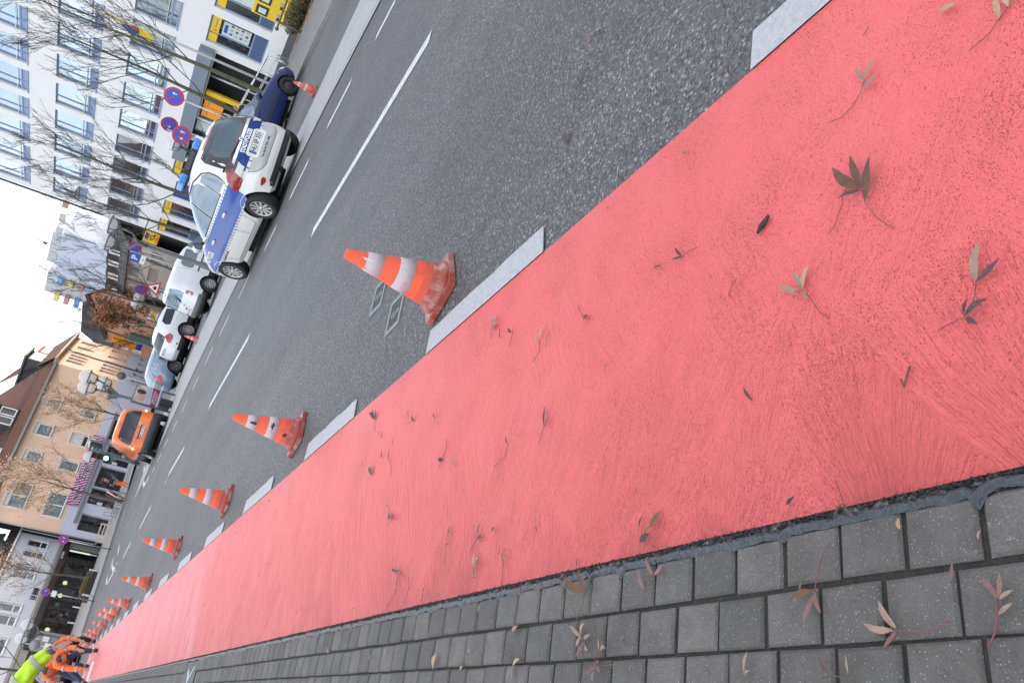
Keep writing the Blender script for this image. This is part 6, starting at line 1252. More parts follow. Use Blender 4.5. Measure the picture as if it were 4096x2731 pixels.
# low lilac house left of the bar
LH = Facade('lilac_house', 'lilac plastered house at the far left behind the autumn tree', B.world(bl-9.2, 1.5, 0), 53)
mb = MB(); wall(mb, 0, 9, 0, 7.5, [(5.0, 3.6, 6.2, 5.0), (7.0, 3.6, 8.2, 5.0), (5.5, .8, 8, 2.4)], GREYW, .2); mb.box((0, .25, 0), (9, 8, 7.4), GREYW); mb.build('wall', LH.t)
for h in ((5.0, 3.6, 6.2, 5.0), (7.0, 3.6, 8.2, 5.0), (5.5, .8, 8, 2.4)): win(LH.t, *h, WFR, GL_DK, .08, .07)
mb = MB(); mb.box((-.2, -.3, 7.5), (9.2, 8, 7.75), TILED); mb.build('roof', LH.t)

# --- houses down the side street --------------------------------------------
def fr2(name, label, pA, dA, pB, dB, cat='building'):
    a, b = atD(*pA, dA), atD(*pB, dB); return Facade(name, label, a, math.degrees(math.atan2(b.x-a.x, b.y-a.y)), cat), (b-a).xy.length
SAND = M('sandstone_wall', (.47, .44, .40), .85, var=.08, vs=1.5); SLATE = M('slate_roof', (.055, .055, .062), .7, var=.35, vs=8, bump=.5, bs=20); BRICKR = M('red_brick_roof', (.22, .065, .045), .8, var=.3, vs=10)
A, la = fr2('arcade_building', 'grey sandstone office block with two storeys of barred windows and a slate mansard roof', K(2, 1480, 500), 104, K(2, 1540, 0), 88)
ht = [(.8, 4.1, 3.2, 4.75), (4.0, 4.1, 5.8, 4.8)]; h2 = [(12.2, 5.55, 16.2, 6.45), (17.4, 5.55, 21.5, 6.45), (1.0, 5.4, 4.5, 6.2), (5.4, 5.4, 8.2, 6.2)]; h1 = [(12.3, 3.75, 17.0, 4.7), (18.2, 3.75, 22, 4.7), (1.0, 3.6, 4.2, 4.5), (5.4, 3.7, 8.2, 4.5), (12.4, 1.0, 17.5, 2.6), (1.5, 1.0, 7.8, 2.6)]
mb = MB(); wall(mb, -.5, 24, 0, 6.68, h2+h1, SAND, .3); mb.build('wall', A.t); mb = MB(); mb.box((-.5, 1.0, 0), (24, 9, 6.6), DARKIN); mb.build('interior', A.t)
for a, c, b, d in h2+h1:
    w = win(A.t, a, c, b, d, SAND, GL_DK, .2, .06); 
    nb = max(3, int((b-a)/.75))
    for k in range(1, nb): mb = MB(); x = a+(b-a)*k/nb; mb.box((x-.07, .02, c), (x+.07, .2, d), SAND); mb.build('bar', w)
mb = MB(); mb.box((9.9, -.25, 0), (11.0, .3, 6.5), M('grey_pilaster', (.22, .22, .23), .8)); mb.build('pilaster', A.t)
mb = MB(); mb.box((-.6, -.45, 6.68), (24.2, 0, 6.95), DGREY); mb.build('eave', A.t)
mb = MB(); tiled(mb, (-.5, -.2, 6.95), (24.2, -.2, 6.95), (-.5, 1.6, 9.0), (24.2, 1.6, 9.0), SLATE, .4); mb.box((-.5, 1.6, 6.95), (24.2, 9, 9.1), SLATE); mb.build('mansard_roof', A.t)
for u0, u1 in ((7.8, 10.2), (12.6, 14.6), (16.6, 18.6), (3.2, 5.2)):
    mb = MB(); mb.box((u0, .2, 7.35), (u1, 2, 8.75), M('slate_dormer', (.07, .07, .08), .7, var=.2)); dm = mb.build('dormer', A.t)
    for k in range(3): mb = MB(); x = u0+.15+(u1-u0-.2)*k/3; mb.box((x, .15, 7.5), (x+(u1-u0)/3*.72, .199, 8.5), WFR if k % 2 == 0 else GL_DK); mb.build('window', dm)
wall_text('HYPO VEREIN', .55, BLACKT, A.t, 19.8, -.05, 3.3, ext=.02) if False else None
Gh, lg = fr2('gabled_house', 'salmon gabled house with a round attic window behind the brown leaved tree', K(2, 1310, 800), 97, K(2, 1480, 500), 97)
SALM = M('salmon_plaster', (.60, .36, .27), .85, var=.05, vs=1.5)
hw = [(.75, 3.65, 1.15, 4.5), (1.55, 4.5, 2.0, 5.2), (.5, 4.9, .95, 5.6), (1.5, 3.6, 1.95, 4.4)]
mb = MB(); wall(mb, -1.4, 3.7, 0, 6.7, hw, SALM, .2); mb.slab([(-1.4+.9, 6.7), (3.75, 6.7), (3.75, 8.0), (2.75, 9.55)], 0, .02, SALM); mb.box((-1.4, .25, 0), (3.7, 7, 6.6), SALM); mb.build('wall', Gh.t)
for h in hw: win(Gh.t, *h, DBRN, GL_DK, .08, .05)
mb = MB(); mb.lathe([(.02, -.02), (.26, -.02), (.26, .0)], M('round_louvre', (.12, .12, .12), .7), 20, (2.45, 0, 8.55), 'y'); mb.build('round_window', Gh.t)
mb = MB(); tiled(mb, (-1.5, -.3, 6.5), (-1.5, 7, 6.5), (2.75, -.3, 9.9), (2.75, 7, 9.9), TILED) if False else mb.add([(-1.0, -.3, 6.55), (2.75, -.3, 9.75), (2.75, 7, 9.75), (-1.0, 7, 6.55), (-1.35, -.3, 6.75), (2.6, -.3, 10.05), (2.6, 7, 10.05), (-1.35, 7, 6.75)], [(0, 1, 5, 4), (4, 5, 6, 7), (3, 2, 1, 0)], TILED); mb.add([(2.75, -.3, 9.75), (4.1, -.3, 7.9), (4.1, 7, 7.9), (2.75, 7, 9.75), (2.6, -.3, 10.05), (4.3, -.3, 7.9), (4.3, 7, 7.9), (2.6, 7, 10.05)], [(1, 0, 4, 5), (5, 4, 7, 6)], BRICKR); mb.build('roof', Gh.t)
st = thing('street_signboard', 'stacked white and yellow direction board with a magenta edge beside the salmon house', 'sign', tuple(Gh.world(2.5, -3, 0)), R(90-Gh.az))
mb = MB(); mb.tube([(-.4, 0, 0), (-.4, 0, 3.6)], .04, GALV); mb.tube([(.4, 0, 0), (.4, 0, 3.6)], .04, GALV); mb.build('post', st)
for i, (mt, z) in enumerate(((PLATEW, 3.2), (YEL, 2.85), (PLATEW, 2.5))): mb = MB(); mb.box((-.5, -.06, z), (.5, -.04, z+.3), mt); mb.box((-.5, -.07, z+.02), (-.38, -.061, z+.28), MAG if i == 0 else DGREY); mb.build('board', st)
Q, lq = fr2('brick_house', 'reddish brick house with white windows under a dark hipped roof, beyond the amber sign', K(2, 1640, 1140), 116, K(2, 1560, 880), 116)
BRK = M('reddish_plaster', (.36, .20, .16), .85, var=.1, vs=2)
hq = [(x, z, x+.62, z+1.05) for z in (3.4, 5.0) for x in (.4, 1.3, 2.2, 3.1, 4.0)]
mb = MB(); wall(mb, -2, 9, 0, 6.9, hq, BRK, .2); mb.box((-2, .3, 0), (9, 6, 6.8), BRK); mb.build('wall', Q.t)
for h in hq: win(Q.t, *h, WFR, GL_DK, .08, .1, mull=(.5,))
mb = MB(); mb.add([(-2.3, -.4, 6.9), (9.3, -.4, 6.9), (9.3, 7, 6.9), (-2.3, 7, 6.9), (0, 1.2, 8.6), (8, 1.2, 8.6), (8, 5, 8.6), (0, 5, 8.6), (1.0, 1.6, 10.9), (4.6, 1.6, 11.9), (4.6, 4, 11.9), (1.0, 4, 10.9)], [(0, 1, 5, 4), (1, 2, 6, 5), (2, 3, 7, 6), (3, 0, 4, 7), (4, 5, 9, 8), (5, 6, 10, 9), (6, 7, 11, 10), (7, 4, 8, 11), (8, 9, 10, 11)], SLATE); mb.build('roof', Q.t)
for k in range(5): mb = MB(); x = 1.2+k*.7; mb.box((x, .3, 7.2), (x+.5, 1.2, 8.2), WFR); mb.build('dormer_window', Q.t)
# unseen block, added to shade the bar front and darken its window reflections
CB, lcb = Facade('shading_block', 'unseen tan block added behind the end of the post office to shade the bar', (42.5, 79), 180), 24
mb = MB(); wall(mb, 0, 24, 0, 19, [(x, z, x+1.4, z+1.9) for x in (1.5, 4.5, 7.5, 10.5, 13.5, 16.5, 19.5) for z in (1, 4.2, 7.4, 10.6, 13.8)], SAND, .25); mb.box((0, .3, 0), (24, 12, 19), SAND); mb.box((-.3, -.3, 19), (24.3, 12, 19.5), SLATE); mb.build('wall', CB.t)
for x in (1.5, 4.5, 7.5, 10.5, 13.5, 16.5, 19.5):
    for z in (1, 4.2, 7.4, 10.6, 13.8): mb = MB(); mb.box((x, .2, z), (x+1.4, .26, z+1.9), GL_DK); mb.build('window', CB.t)
# tower block far behind
LILT = M('pale_lilac_render', (.52, .55, .66), .9, var=.03); WHT = M('pale_tower_render', (.50, .515, .54), .9, var=.03)
T, lt_ = fr2('tower_block', 'pale far-off tower block with coloured balconies stepping down its left side', K(2, 650, 170), 230, K(1, 845, 1235), 221)
zt = T.uv(K(2, 650, 170))[1]
mb = MB(); mb.box((0, .1, 0), (lt_, 9, zt), LILT); mb.box((0, 0, 0), (lt_, .1, zt), LILT); mb.build('body', T.t)
mb = MB(); mb.box((-6.4, .8, 0), (-.01, 12, zt+1.6), WHT); mb.build('wing', T.t)
mb = MB(); mb.box((3, 1, zt), (lt_-2, 7, zt+2.6), WHT); mb.build('penthouse', T.t)
for k in range(6): mb = MB(); x = 4+k*4; mb.box((x, .9, zt+.6), (x+2.2, .99, zt+2.0), M('penthouse_panel', (.40, .26, .20), .8) if k > 3 else GL_DK); mb.build('penthouse_window', T.t)
PASTEL = [M('balcony_blue', (.20, .36, .66), .8, var=.05), M('balcony_yellow', (.66, .58, .26), .8, var=.05), M('balcony_red', (.52, .24, .25), .8, var=.05)]
for col_, x0 in ((0, -1.9), (1, -7.4)):
    for k in range(8):
        z = zt-2.2-2.35*k
        if z < 9: break
        mb = MB(); mb.box((x0, -.7, z), (x0+2.2, .79, z+1.15), PASTEL[(k+col_) % 3]); mb.build('balcony', T.t)
mb = MB(); mb.tube([(6, 4, zt+2.6), (6, 4, zt+6)], .12, DGREY, 6); mb.ball((6, 3.6, zt+4.2), .5, DGREY, 12, 8, (1, .3, 1)); mb.build('antenna', T.t)
# ------------------------------------------------------------------ trees
BARK = M('tree_bark', (.085, .085, .055), .85, var=.4, vs=9, bump=.6, bs=30); TWIGM = M('twig_bark', (.055, .047, .038), .85, var=.2); BARKL = M('mossy_bark', (.10, .098, .06), .85, var=.5, vs=7, bump=.5, bs=30)
def tree(name, label, X, Y, z0, H, r0_, seed, spread=.42, first=.3, nl=9, twigs=3, leaves=None, nleaf=0, lsize=.07, lean=(0, 0), bark=None, group='street trees', tr=.0085, dens=.92):
    t = thing(name, label, 'tree', (X, Y, z0), 0, group); rd = random.Random(seed); bark = bark or BARK
    tips = []; tk = MB(); tw = MB()
    def P(f): return Vector((lean[0]*f+.10*math.sin(f*5+seed), lean[1]*f+.10*math.cos(f*4+seed), H*f))
    n = 12; tk.tube([P(i/n*.97) for i in range(n+1)], [r0_*(1-.97*(i/n)**.8)+.010 for i in range(n+1)], bark, 8)
    def branch(p, d, L, r, lev):
        k = 5 if lev < 2 else 3; pts = [p]; q = p.copy(); dd = d.copy()
        for i in range(k):
            dd = (dd+Vector((rd.uniform(-1, 1), rd.uniform(-1, 1), rd.uniform(-.3, .9)))*.16).normalized(); q = q+dd*L/k; pts.append(q.copy())
        rad = [max(tr*.55, r*(1-.75*i/k)) for i in range(k+1)]
        (tk if lev == 0 else tw).tube(pts, rad, bark if lev == 0 else TWIGM, 5 if lev == 0 else 3, cap=False)
        if lev >= twigs: tips.append(pts[-1]); tips.append(pts[len(pts)//2]); return
        m = int((6 if lev == 0 else 5 if lev == 1 else 4)*dens+rd.random())
        for j in range(m):
            f = .2+.8*(j+rd.random()*.7)/m; i = min(int(f*k), k-1); b = pts[i]+(pts[i+1]-pts[i])*(f*k-i)
            ax = Vector((rd.uniform(-1, 1), rd.uniform(-1, 1), rd.uniform(-1, 1))).normalized(); nd = (dd*.95+ax*.62+Vector((0, 0, .22))).normalized()
            branch(b, nd, L*rd.uniform(.36, .58), r*.5, lev+1)
    for j in range(nl):
        f = first+(.95-first)*(j+rd.random()*.5)/nl; a = j*2.4+rd.uniform(-.4, .4); up = .75+.75*f
        d = Vector((math.cos(a), math.sin(a), up)).normalized(); L = H*spread*(1.12-f*.72)*rd.uniform(.8, 1.15)
        branch(P(f), d, L, r0_*(1-.8*f)*.36, 0)
    tk.build('trunk', t); c = tw.build('crown', t)
    if leaves:
        mb = MB(); rd2 = random.Random(seed+9)
        for i in range(nleaf):
            p = rd2.choice(tips)+Vector((rd2.gauss(0, .16), rd2.gauss(0, .16), rd2.gauss(0, .16))); a = Vector((rd2.uniform(-1, 1), rd2.uniform(-1, 1), rd2.uniform(-1, 1))).normalized(); b = a.orthogonal().normalized(); k = lsize*rd2.uniform(.6, 1.4)
            mb.quad([p-a*k, p+b*k*.5, p+a*k, p-b*k*.5], rd2.choice(leaves))
        mb.build('leaves', t)
    return t
LBR = [M('autumn_leaf_brown', (.25, .10, .045), .7, var=.4, vs=2), M('autumn_leaf_rust', (.33, .13, .05), .7, var=.4, vs=2)]; LPALE = [M('autumn_leaf_sand', (.56, .37, .22), .7, var=.3, vs=2), M('autumn_leaf_apricot', (.64, .40, .24), .7, var=.3, vs=2), M('autumn_leaf_dull', (.42, .29, .18), .7, var=.3, vs=2)]; LYEL = [M('autumn_leaf_yellow', (.50, .32, .04), .7, var=.3, vs=2), M('autumn_leaf_green', (.17, .18, .03), .7, var=.3, vs=2)]
def tree_px(name, label, low, X, H=None, top=None, **kw):
    p = atX(*low, X); z = .12 if X > 16 else 0
    if top: H = over(X, p.y, *top)-z
    return tree(name, label, X, p.y, z, H, **kw)
tree_px('bare_tree', 'bare mossy trunked tree in front of the entrance, nearest the flag pole', (820, 280), 20.0, top=(20, 5), r0_=.095, seed=1, first=.36, nl=10, spread=.40, bark=BARKL)
tree_px('bare_tree', 'bare slim tree behind the round no stopping sign by the entrance', (784, 370), 20.5, top=(170, 120), r0_=.10, seed=5, first=.30, nl=11, spread=.40)
tree_px('bare_tree', 'bare tree with a bird nest like knot over the blue shutter', (723, 766), 20.5, top=(110, 535), r0_=.115, seed=3, first=.22, nl=13, spread=.40)
nb_ = MB(); p = atX(540, 675, 20.5); nb_.ball((0, 0, 0), .17, TWIGM, 9, 6, (1, .8, 1.3)); tag(nb_.build('bird_nest', None, loc=tuple(p)), 'dark twig nest in the fork of the bare tree', 'nest')
tree_px('bare_tree', 'bare tree at the left corner of the post office beside the downpipe', (700, 916), 22.5, top=(200, 740), r0_=.10, seed=8, first=.28, nl=11, spread=.38)
tree_px('bare_tree', 'thin bare tree rising behind the double globe lamp against the tower', (500, 1016), 24.0, top=(265, 935), r0_=.09, seed=12, first=.25, nl=9, spread=.40)
tree_px('bare_tree', 'bare tree fanning out in front of the salmon gabled house', (627, 1233), 24.0, top=(215, 1085), r0_=.12, seed=14, first=.25, nl=12, spread=.42)
tree_px('bare_tree', 'bare leaning tree crossing the slate roofs behind the silver estate', (597, 1376), 24.0, top=(215, 1250), r0_=.12, seed=17, first=.3, nl=9, spread=.36, leaves=LBR, nleaf=60, lsize=.06)
p = atD(590, 1305, 80); tree('brown_leaved_tree', 'bushy tree still full of rusty brown leaves before the salmon house', p.x, p.y, 0, over(p.x, p.y, 420, 1255), .14, 21, .52, .25, 12, 2, LBR, 3600, .13)
p = atD(590, 1340, 70); tree('yellowing_shrub', 'small yellow green shrub behind the off-road car roof', p.x, p.y, 0, 2.3, .05, 23, .4, .2, 8, 2, LYEL, 260, .09)
p = atD(470, 1666, 62); tree('apricot_tree', 'young tree with apricot leaves behind the orange van', p.x, p.y, .1, over(p.x, p.y, 255, 1595)-.1, .085, 31, .50, .30, 12, 2, LPALE, 2500, .07, tr=.011)
p = atD(483, 1999, 62); tree('sandy_leaved_tree', 'young tree with sandy leaves in front of the striped shop sign', p.x, p.y, .1, over(p.x, p.y, 85, 1870)-.1, .085, 35, .50, .34, 13, 2, LPALE, 2900, .07, tr=.011)
p = atD(353, 2319, 60); tree('thin_leaved_tree', 'sparse young tree with a few rusty leaves in front of the bar', p.x, p.y, .1, over(p.x, p.y, 30, 2240)-.1, .08, 39, .48, .42, 12, 2, LPALE+LBR, 1000, .06, tr=.011)
p = atD(150, 2682, 42); tree('leafy_corner_tree', 'tree with rusty leaves at the far left edge above the raised arm', p.x-.2, p.y, 0, 6.0, .08, 44, .5, .3, 12, 2, LPALE+LBR, 1500, .05, tr=.015)
# big dark roof tree behind the street, planter at the bar
pl = atD(372, 2345, 58); t = thing('planter', 'long dark planter box with a small hedge in front of the bar windows', 'planter', (pl.x, pl.y, .1), R(25)); mb = MB(); mb.box((-1.0, -.25, 0), (1.0, .25, .35), DBRN); mb.build('box', t); mb = MB(); leafcloud(mb, (0, 0, .5), (1.0, .3, .25), 900, .06, [LEAFG, LEAFG, LEAFO], 3); mb.build('foliage', t)

# ------------------------------------------------------------------ street lamps
GLOBE = M('lamp_globe', (.80, .81, .82), .10, var=.02, spec=.6)
_n, _l = nodes_of(GLOBE); _t = _n.new('ShaderNodeBsdfTransparent'); _m = _n.new('ShaderNodeMixShader'); _m.inputs['Fac'].default_value = .42
_l.new(_t.outputs['BSDF'], _m.inputs[1]); _l.new(_n['Principled BSDF'].outputs['BSDF'], _m.inputs[2]); _l.new(_m.outputs['Shader'], _n['Material Output'].inputs['Surface']); POLE = M('lamp_pole_grey', (.105, .118, .125), .45, metal=.4, var=.12, vs=5)
def lamp(label, X, Y, z0, pole_top, arms, gr, base=.075, group='double globe street lamps'):
    """arms: list of globe centres relative to the base"""
    t = thing('street_lamp', label, 'street lamp', (X, Y, z0), 0, group)
    mb = MB(); mb.tube([(0, 0, 0), (0, 0, .8), (0, 0, .82), (0, 0, pole_top)], [base*1.35, base*1.35, base, base*.7], POLE, 12); mb.build('pole', t)
    for a in arms:
        c = Vector(a); b = Vector((0, 0, pole_top-.05)); mid = Vector((c.x*.15, c.y*.15, pole_top+.25*(c.z-pole_top))); mid2 = Vector((c.x*.85, c.y*.85, pole_top+.40*(c.z-pole_top))); bt = c-Vector((0, 0, gr*1.3))
        mb = MB(); mb.tube([b, mid, mid2, bt], [base*.62, base*.55, base*.5, base*.5], POLE, 8); mb.ball(bt, base*.95, POLE, 10, 6); ar = mb.build('arm', t)
        mb = MB()
        for k in range(4):
            w = k*math.pi/2+.5; q = Vector((math.cos(w), math.sin(w), 0))*gr
            mb.tube([bt, bt+q*.75+Vector((0, 0, gr*.18)), c+q*1.03-Vector((0, 0, gr*.28))], gr*.07, POLE, 6)
        n = 20; ring = [c+Vector((math.cos(2*math.pi*i/n), math.sin(2*math.pi*i/n), 0))*gr*1.04-Vector((0, 0, gr*.28)) for i in range(n+1)]; mb.tube(ring, gr*.07, POLE, 6); mb.build('cage', ar)
        mb = MB(); mb.ball(c, gr, GLOBE, 24, 16); mb.build('globe', ar)
    return t
LX = 12.7; lb_ = atX(712, 1026, LX); g1_, g2_ = atX(432, 893, LX), atX(420, 964, LX)
def lampx(label, X, foot, g1, g2, gr, z0=0, D=None, extra=(), top=None, base=.075):
    f = (lambda *p: atX(*p, X)) if D is None else (lambda *p: atD(*p, D))
    q = f(*foot); P = [f(*g)-Vector((q.x, q.y, z0)) for g in (g1, g2)+tuple(extra)]; tp = f(*top).z-z0
    return lamp(label, q.x, q.y, z0, tp, [tuple(a) for a in P], gr, base)
lampx('tall grey lamp with two clear globes rising between the police car and the panel van', LX, (712, 1026), (432, 893), (420, 964), .265, top=(590, 985))
lampx('lamp with two globes on curved arms behind the poster board', None, (400, 1560), (348, 1507), (343, 1546), .30, D=37, top=(455, 1557))
lampx('second lamp with two globes standing beyond the poster board lamp', None, (398, 1562), (415, 1527), (405, 1548), .34, D=56, top=(460, 1553))
lampx('two globe lamp beside the traffic light in front of the striped sign', None, (455, 1830), (375, 1775), (358, 1827), .36, D=58, top=(420, 1815))
lampx('two globe lamp at the left end of the bar, behind the raised hand', None, (240, 2548), (108, 2496), (83, 2552), .36, D=62, top=(170, 2540), base=.10)
lampx('two globe lamp in front of the grey barred office', None, (600, 1232), (556, 1190), (545, 1216), .42, D=74, top=(590, 1222))
lampx('lamp with a single clear globe visible beside the no stopping signs', 19.5, (800, 625), (690, 575), (702, 542), .25, .12, top=(760, 600))

# ------------------------------------------------------------------ signs
SRED = M('sign_red', (.52, .02, .035), .4, var=.03); SBLUE = M('sign_blue', (.02, .08, .50), .4, var=.03); SWHITE = M('sign_white', (.78, .78, .78), .45, var=.02); SGREY = M('sign_back', (.30, .31, .32), .5, metal=.4, var=.06)
def face_cam(X, Y, off=0): return math.atan2(-Y, -X)+R(90)+off       # turn local -y to the camera
def disc_sign(t, z, r, cross, arrow=None, y=-.05):
    mb = MB(); mb.lathe([(.001, y+.004), (r, y+.004), (r, y+.012), (.001, y+.012)], SGREY, 32, (0, 0, z), 'y', cap=False); d = mb.build('sign_disc', t)
    mb = MB(); mb.lathe([(r*.99, y+.0035), (r*.99, y), (.001, y)], SRED, 32, (0, 0, z), 'y', smooth=False, cap=False); mb.build('red_ring', d)
    mb = MB(); mb.lathe([(r*.78, y-.0005), (r*.78, y-.002), (.001, y-.002)], SBLUE, 32, (0, 0, z), 'y', smooth=False, cap=False); mb.build('blue_field', d)
    mb = MB()
    for s in ((1, -1) if cross else (-1,)):
        a, b = .72*r, .07*r; k = math.sqrt(.5)
        mb.slab([((-a*k-b*k)*s, z-a*k+b*k), ((-a*k+b*k)*s, z-a*k-b*k), ((a*k+b*k)*s, z+a*k-b*k), ((a*k-b*k)*s, z+a*k+b*k)][::s], y-.0045, y-.0022, SRED)
    mb.build('red_bar', d)
    for ax, dr in (arrow or ()):
        mb = MB(); c = ax*r; w = .055*r; s = dr
        mb.slab([(c-w, z-.2*r), (c+w, z-.2*r), (c+w, z+.1*r), (c-w, z+.1*r)], y-.0055, y-.003, SWHITE); mb.slab([(c-.16*r, z-s*.0+.06*r*s), (c, z+.26*r*s), (c+.16*r, z+.06*r*s)][::s], y-.0055, y-.003, SWHITE); mb.build('white_arrow', d)
def pole_sign(name, label, X, Y, z0, h, discs=(), plates=(), off=0, cat='road sign', group='road signs', rad=.03):
    t = thing(name, label, cat, (X, Y, z0), face_cam(X, Y, off), group); mb = MB(); mb.tube([(0, 0, 0), (0, 0, h)], rad, GALV, 10); mb.build('pole', t)
    for z, r, cross, ar in discs: disc_sign(t, z-z0, r, cross, ar)
    for z, w, hh, mt in plates: mb = MB(); mb.box((-w/2, -.05, z-z0-hh/2), (w/2, -.04, z-z0+hh/2), mt, .0); o = mb.build('plate', t); pl_ = o
    return t
SX = 18.5
p = atX(697, 386, SX); pole_sign('no_stopping_sign', 'round blue and red no stopping sign on a leaning pole by the bare slim tree', SX, p.y, .12, p.z+.2, [(p.z, .33, False, ((.34, 1),))], off=-.35)
p1, p2 = atX(665, 535, SX), atX(727, 541, SX)
pole_sign('no_stopping_sign', 'no stopping sign turned along the street, left of the pair above the police car', SX+.3, p1.y-.15, .12, p1.z+.2, [(p1.z, .30, False, ((-.34, -1),))], off=.5)
t = pole_sign('no_stopping_sign', 'crossed no stopping sign with two white plates under it, right one of the pair', SX, p2.y, .12, p2.z+.4, [(p2.z, .33, True, ((-.36, -1), (.36, 1)))], [(p2.z-.62, .42, .36, SWHITE), (p2.z-1.05, .42, .34, SWHITE)], off=-.1)
mb = MB(); mb.slab([(-.12, p2.z-.12-.55), (.12, p2.z-.12-.55), (.10, p2.z-.12-.45), (-.08, p2.z-.12-.42)], -.053, -.051, BLACKT); mb.slab([(-.15, p2.z-.12-1.1), (.05, p2.z-.12-1.1), (.05, p2.z-.12-.95), (-.15, p2.z-.12-.95)], -.053, -.051, BLACKT); mb.build('pictogram', t)
p = atX(540, 990, 23); t = pole_sign('no_stopping_sign', 'no stopping sign half hidden behind the globe lamp arm', 23, p.y, .12, p.z+.3, [(p.z, .36, False, ())], off=.55)
p = atX(540, 1030, 21); t = thing('parking_sign', 'blue square P parking sign on a grey pole', 'road sign', (21, p.y, .12), face_cam(21, p.y, .1), 'road signs'); mb = MB(); mb.tube([(.25, .02, 0), (.25, .02, p.z+.2)], .035, GALV, 10); mb.build('pole', t); z = p.z-.12
mb = MB(); mb.box((-.23, -.05, z-.25), (.23, -.04, z+.25), SBLUE); mb.box((-.23, -.05, z-.52), (.23, -.04, z-.27), SWHITE); o = mb.build('plate', t); wall_text('P', .44, SWHITE, o, 0, -.052, z, bold=.01)
wall_text('↓', .16, BLACKT, o, 0, -.052, z-.40)
p = atX(613, 1150, 24); t = thing('warning_sign', 'white triangular warning sign with a red border and a black picture', 'road sign', (24, p.y, .12), face_cam(24, p.y, -.1), 'road signs'); z = p.z-.12; mb = MB(); mb.tube([(0, .03, 0), (0, .03, z+.3)], .035, GALV, 10); mb.build('pole', t)
mb = MB(); mb.slab([(-.48, z-.36), (.48, z-.36), (0, z+.46)], -.03, -.02, SRED); o = mb.build('triangle', t); mb = MB(); mb.slab([(-.32, z-.27), (.32, z-.27), (0, z+.28)], -.033, -.03, SWHITE); mb.build('white_field', o); mb = MB(); mb.slab([(-.09, z-.2), (.09, z-.2), (.14, z-.08), (.04, z-.02), (0, z+.10), (-.04, z-.02), (-.14, z-.08)], -.036, -.033, BLACKT); mb.build('pictogram', o)
p = atX(563, 1160, 25); t = pole_sign('no_stopping_sign', 'crossed no stopping sign in front of the barred office', 25, p.y, .12, p.z+.3, [(p.z, .42, True, ())], [(p.z-.85, .6, .4, SWHITE), (p.z-1.4, .6, .35, SWHITE)], off=.75)
p = atD(254, 2157, 52); pole_sign('no_stopping_sign', 'faded pink crossed no stopping sign at the corner of the peach house', p.x, p.y, 0, p.z+.1, [(p.z, .26, True, ((-.36, -1), (.36, 1)))])
p = atD(182, 2367, 50); pole_sign('no_stopping_sign', 'round no stopping sign on a tall pole in front of the bar', p.x, p.y, 0, p.z+.1, [(p.z, .21, False, ((.34, 1),))], [(p.z-.40, .30, .22, SWHITE)])
p = atD(138, 2578, 60); t = pole_sign('sign_back', 'grey back of a round sign with a paper strip on its pole', p.x, p.y, 0, p.z+.5, [], [(p.z-.75, .4, .45, SWHITE)]); mb = MB(); mb.lathe([(.001, -.06), (.30, -.06), (.30, -.045), (.001, -.045)], SGREY, 28, (0, 0, p.z), 'y', cap=False); mb.build('sign_disc', t)
p = atD(486, 1503, 50); t = pole_sign('sign_back', 'dark grey back of a round sign near the side wing', p.x, p.y, 0, p.z+.2, [], []); mb = MB(); mb.lathe([(.001, -.06), (.22, -.06), (.22, -.045), (.001, -.045)], DGREY, 24, (0, 0, p.z), 'y', cap=False); mb.build('sign_disc', t)
p = atD(462, 1580, 45); t = thing('sign_back', 'dark triangular back of a give way sign above the shop window', 'road sign', (p.x, p.y, 0), face_cam(p.x, p.y)); mb = MB(); mb.tube([(0, 0, 0), (0, 0, p.z+.1)], .03, GALV, 8); mb.build('pole', t); mb = MB(); mb.slab([(-.33, p.z+.3), (0, p.z-.35), (.33, p.z+.3)], -.05, -.04, DGREY); mb.build('triangle', t)
# hanging post sign at the left corner of the post office
p = K(1, 1815, 1285); py = W.uv(p)
pp = atX(*p, 28.4); t = thing('postal_sign', 'amber hanging sign with a black post horn at the post office corner', 'sign', (27.6, pp.y*27.6/28.4, CAM_H+(pp.z-CAM_H)*27.6/28.4), face_cam(27.6, pp.y, .25)); s = .46
mb = MB(); mb.box((-s*.78, -.09, -s), (s*.78, .09, s), YEL); mb.build('panel', t); mb = MB(); mb.box((-s*.78, -.095, -s), (s*.78, -.0901, -s*.62), YOR); mb.build('lower_band', t)
mb = MB(); n = 20; mb.tube([(.13*math.cos(2*math.pi*i/n), -.12, .13*math.sin(2*math.pi*i/n)-.06) for i in range(n+1)], .022, BLACKT, 6); mb.tube([(.12, -.12, -.08), (.24, -.12, -.2)], [.02, .05], BLACKT, 8); mb.tube([(-.12, -.12, -.02), (-.23, -.12, .05)], .018, BLACKT, 6); mb.build('post_horn', t)
mb = MB(); mb.slab([(-.22, .2), (.2, .2), (.27, .40), (-.12, .40)], -.105, -.0905, BLU); mb.slab([(-.24, .15), (.18, .15), (.19, .19), (-.23, .19)], -.105, -.0905, SRED); mb.build('blue_mark', t)
wall_text('POST', .13, BLACKT, t, .0, -.10, -.37)
mb = MB(); mb.tube([(0, .05, s), (0, .05, s+.1), (1.3, .6, s+.1)], .035, DGREY, 8); mb.build('bracket', t)
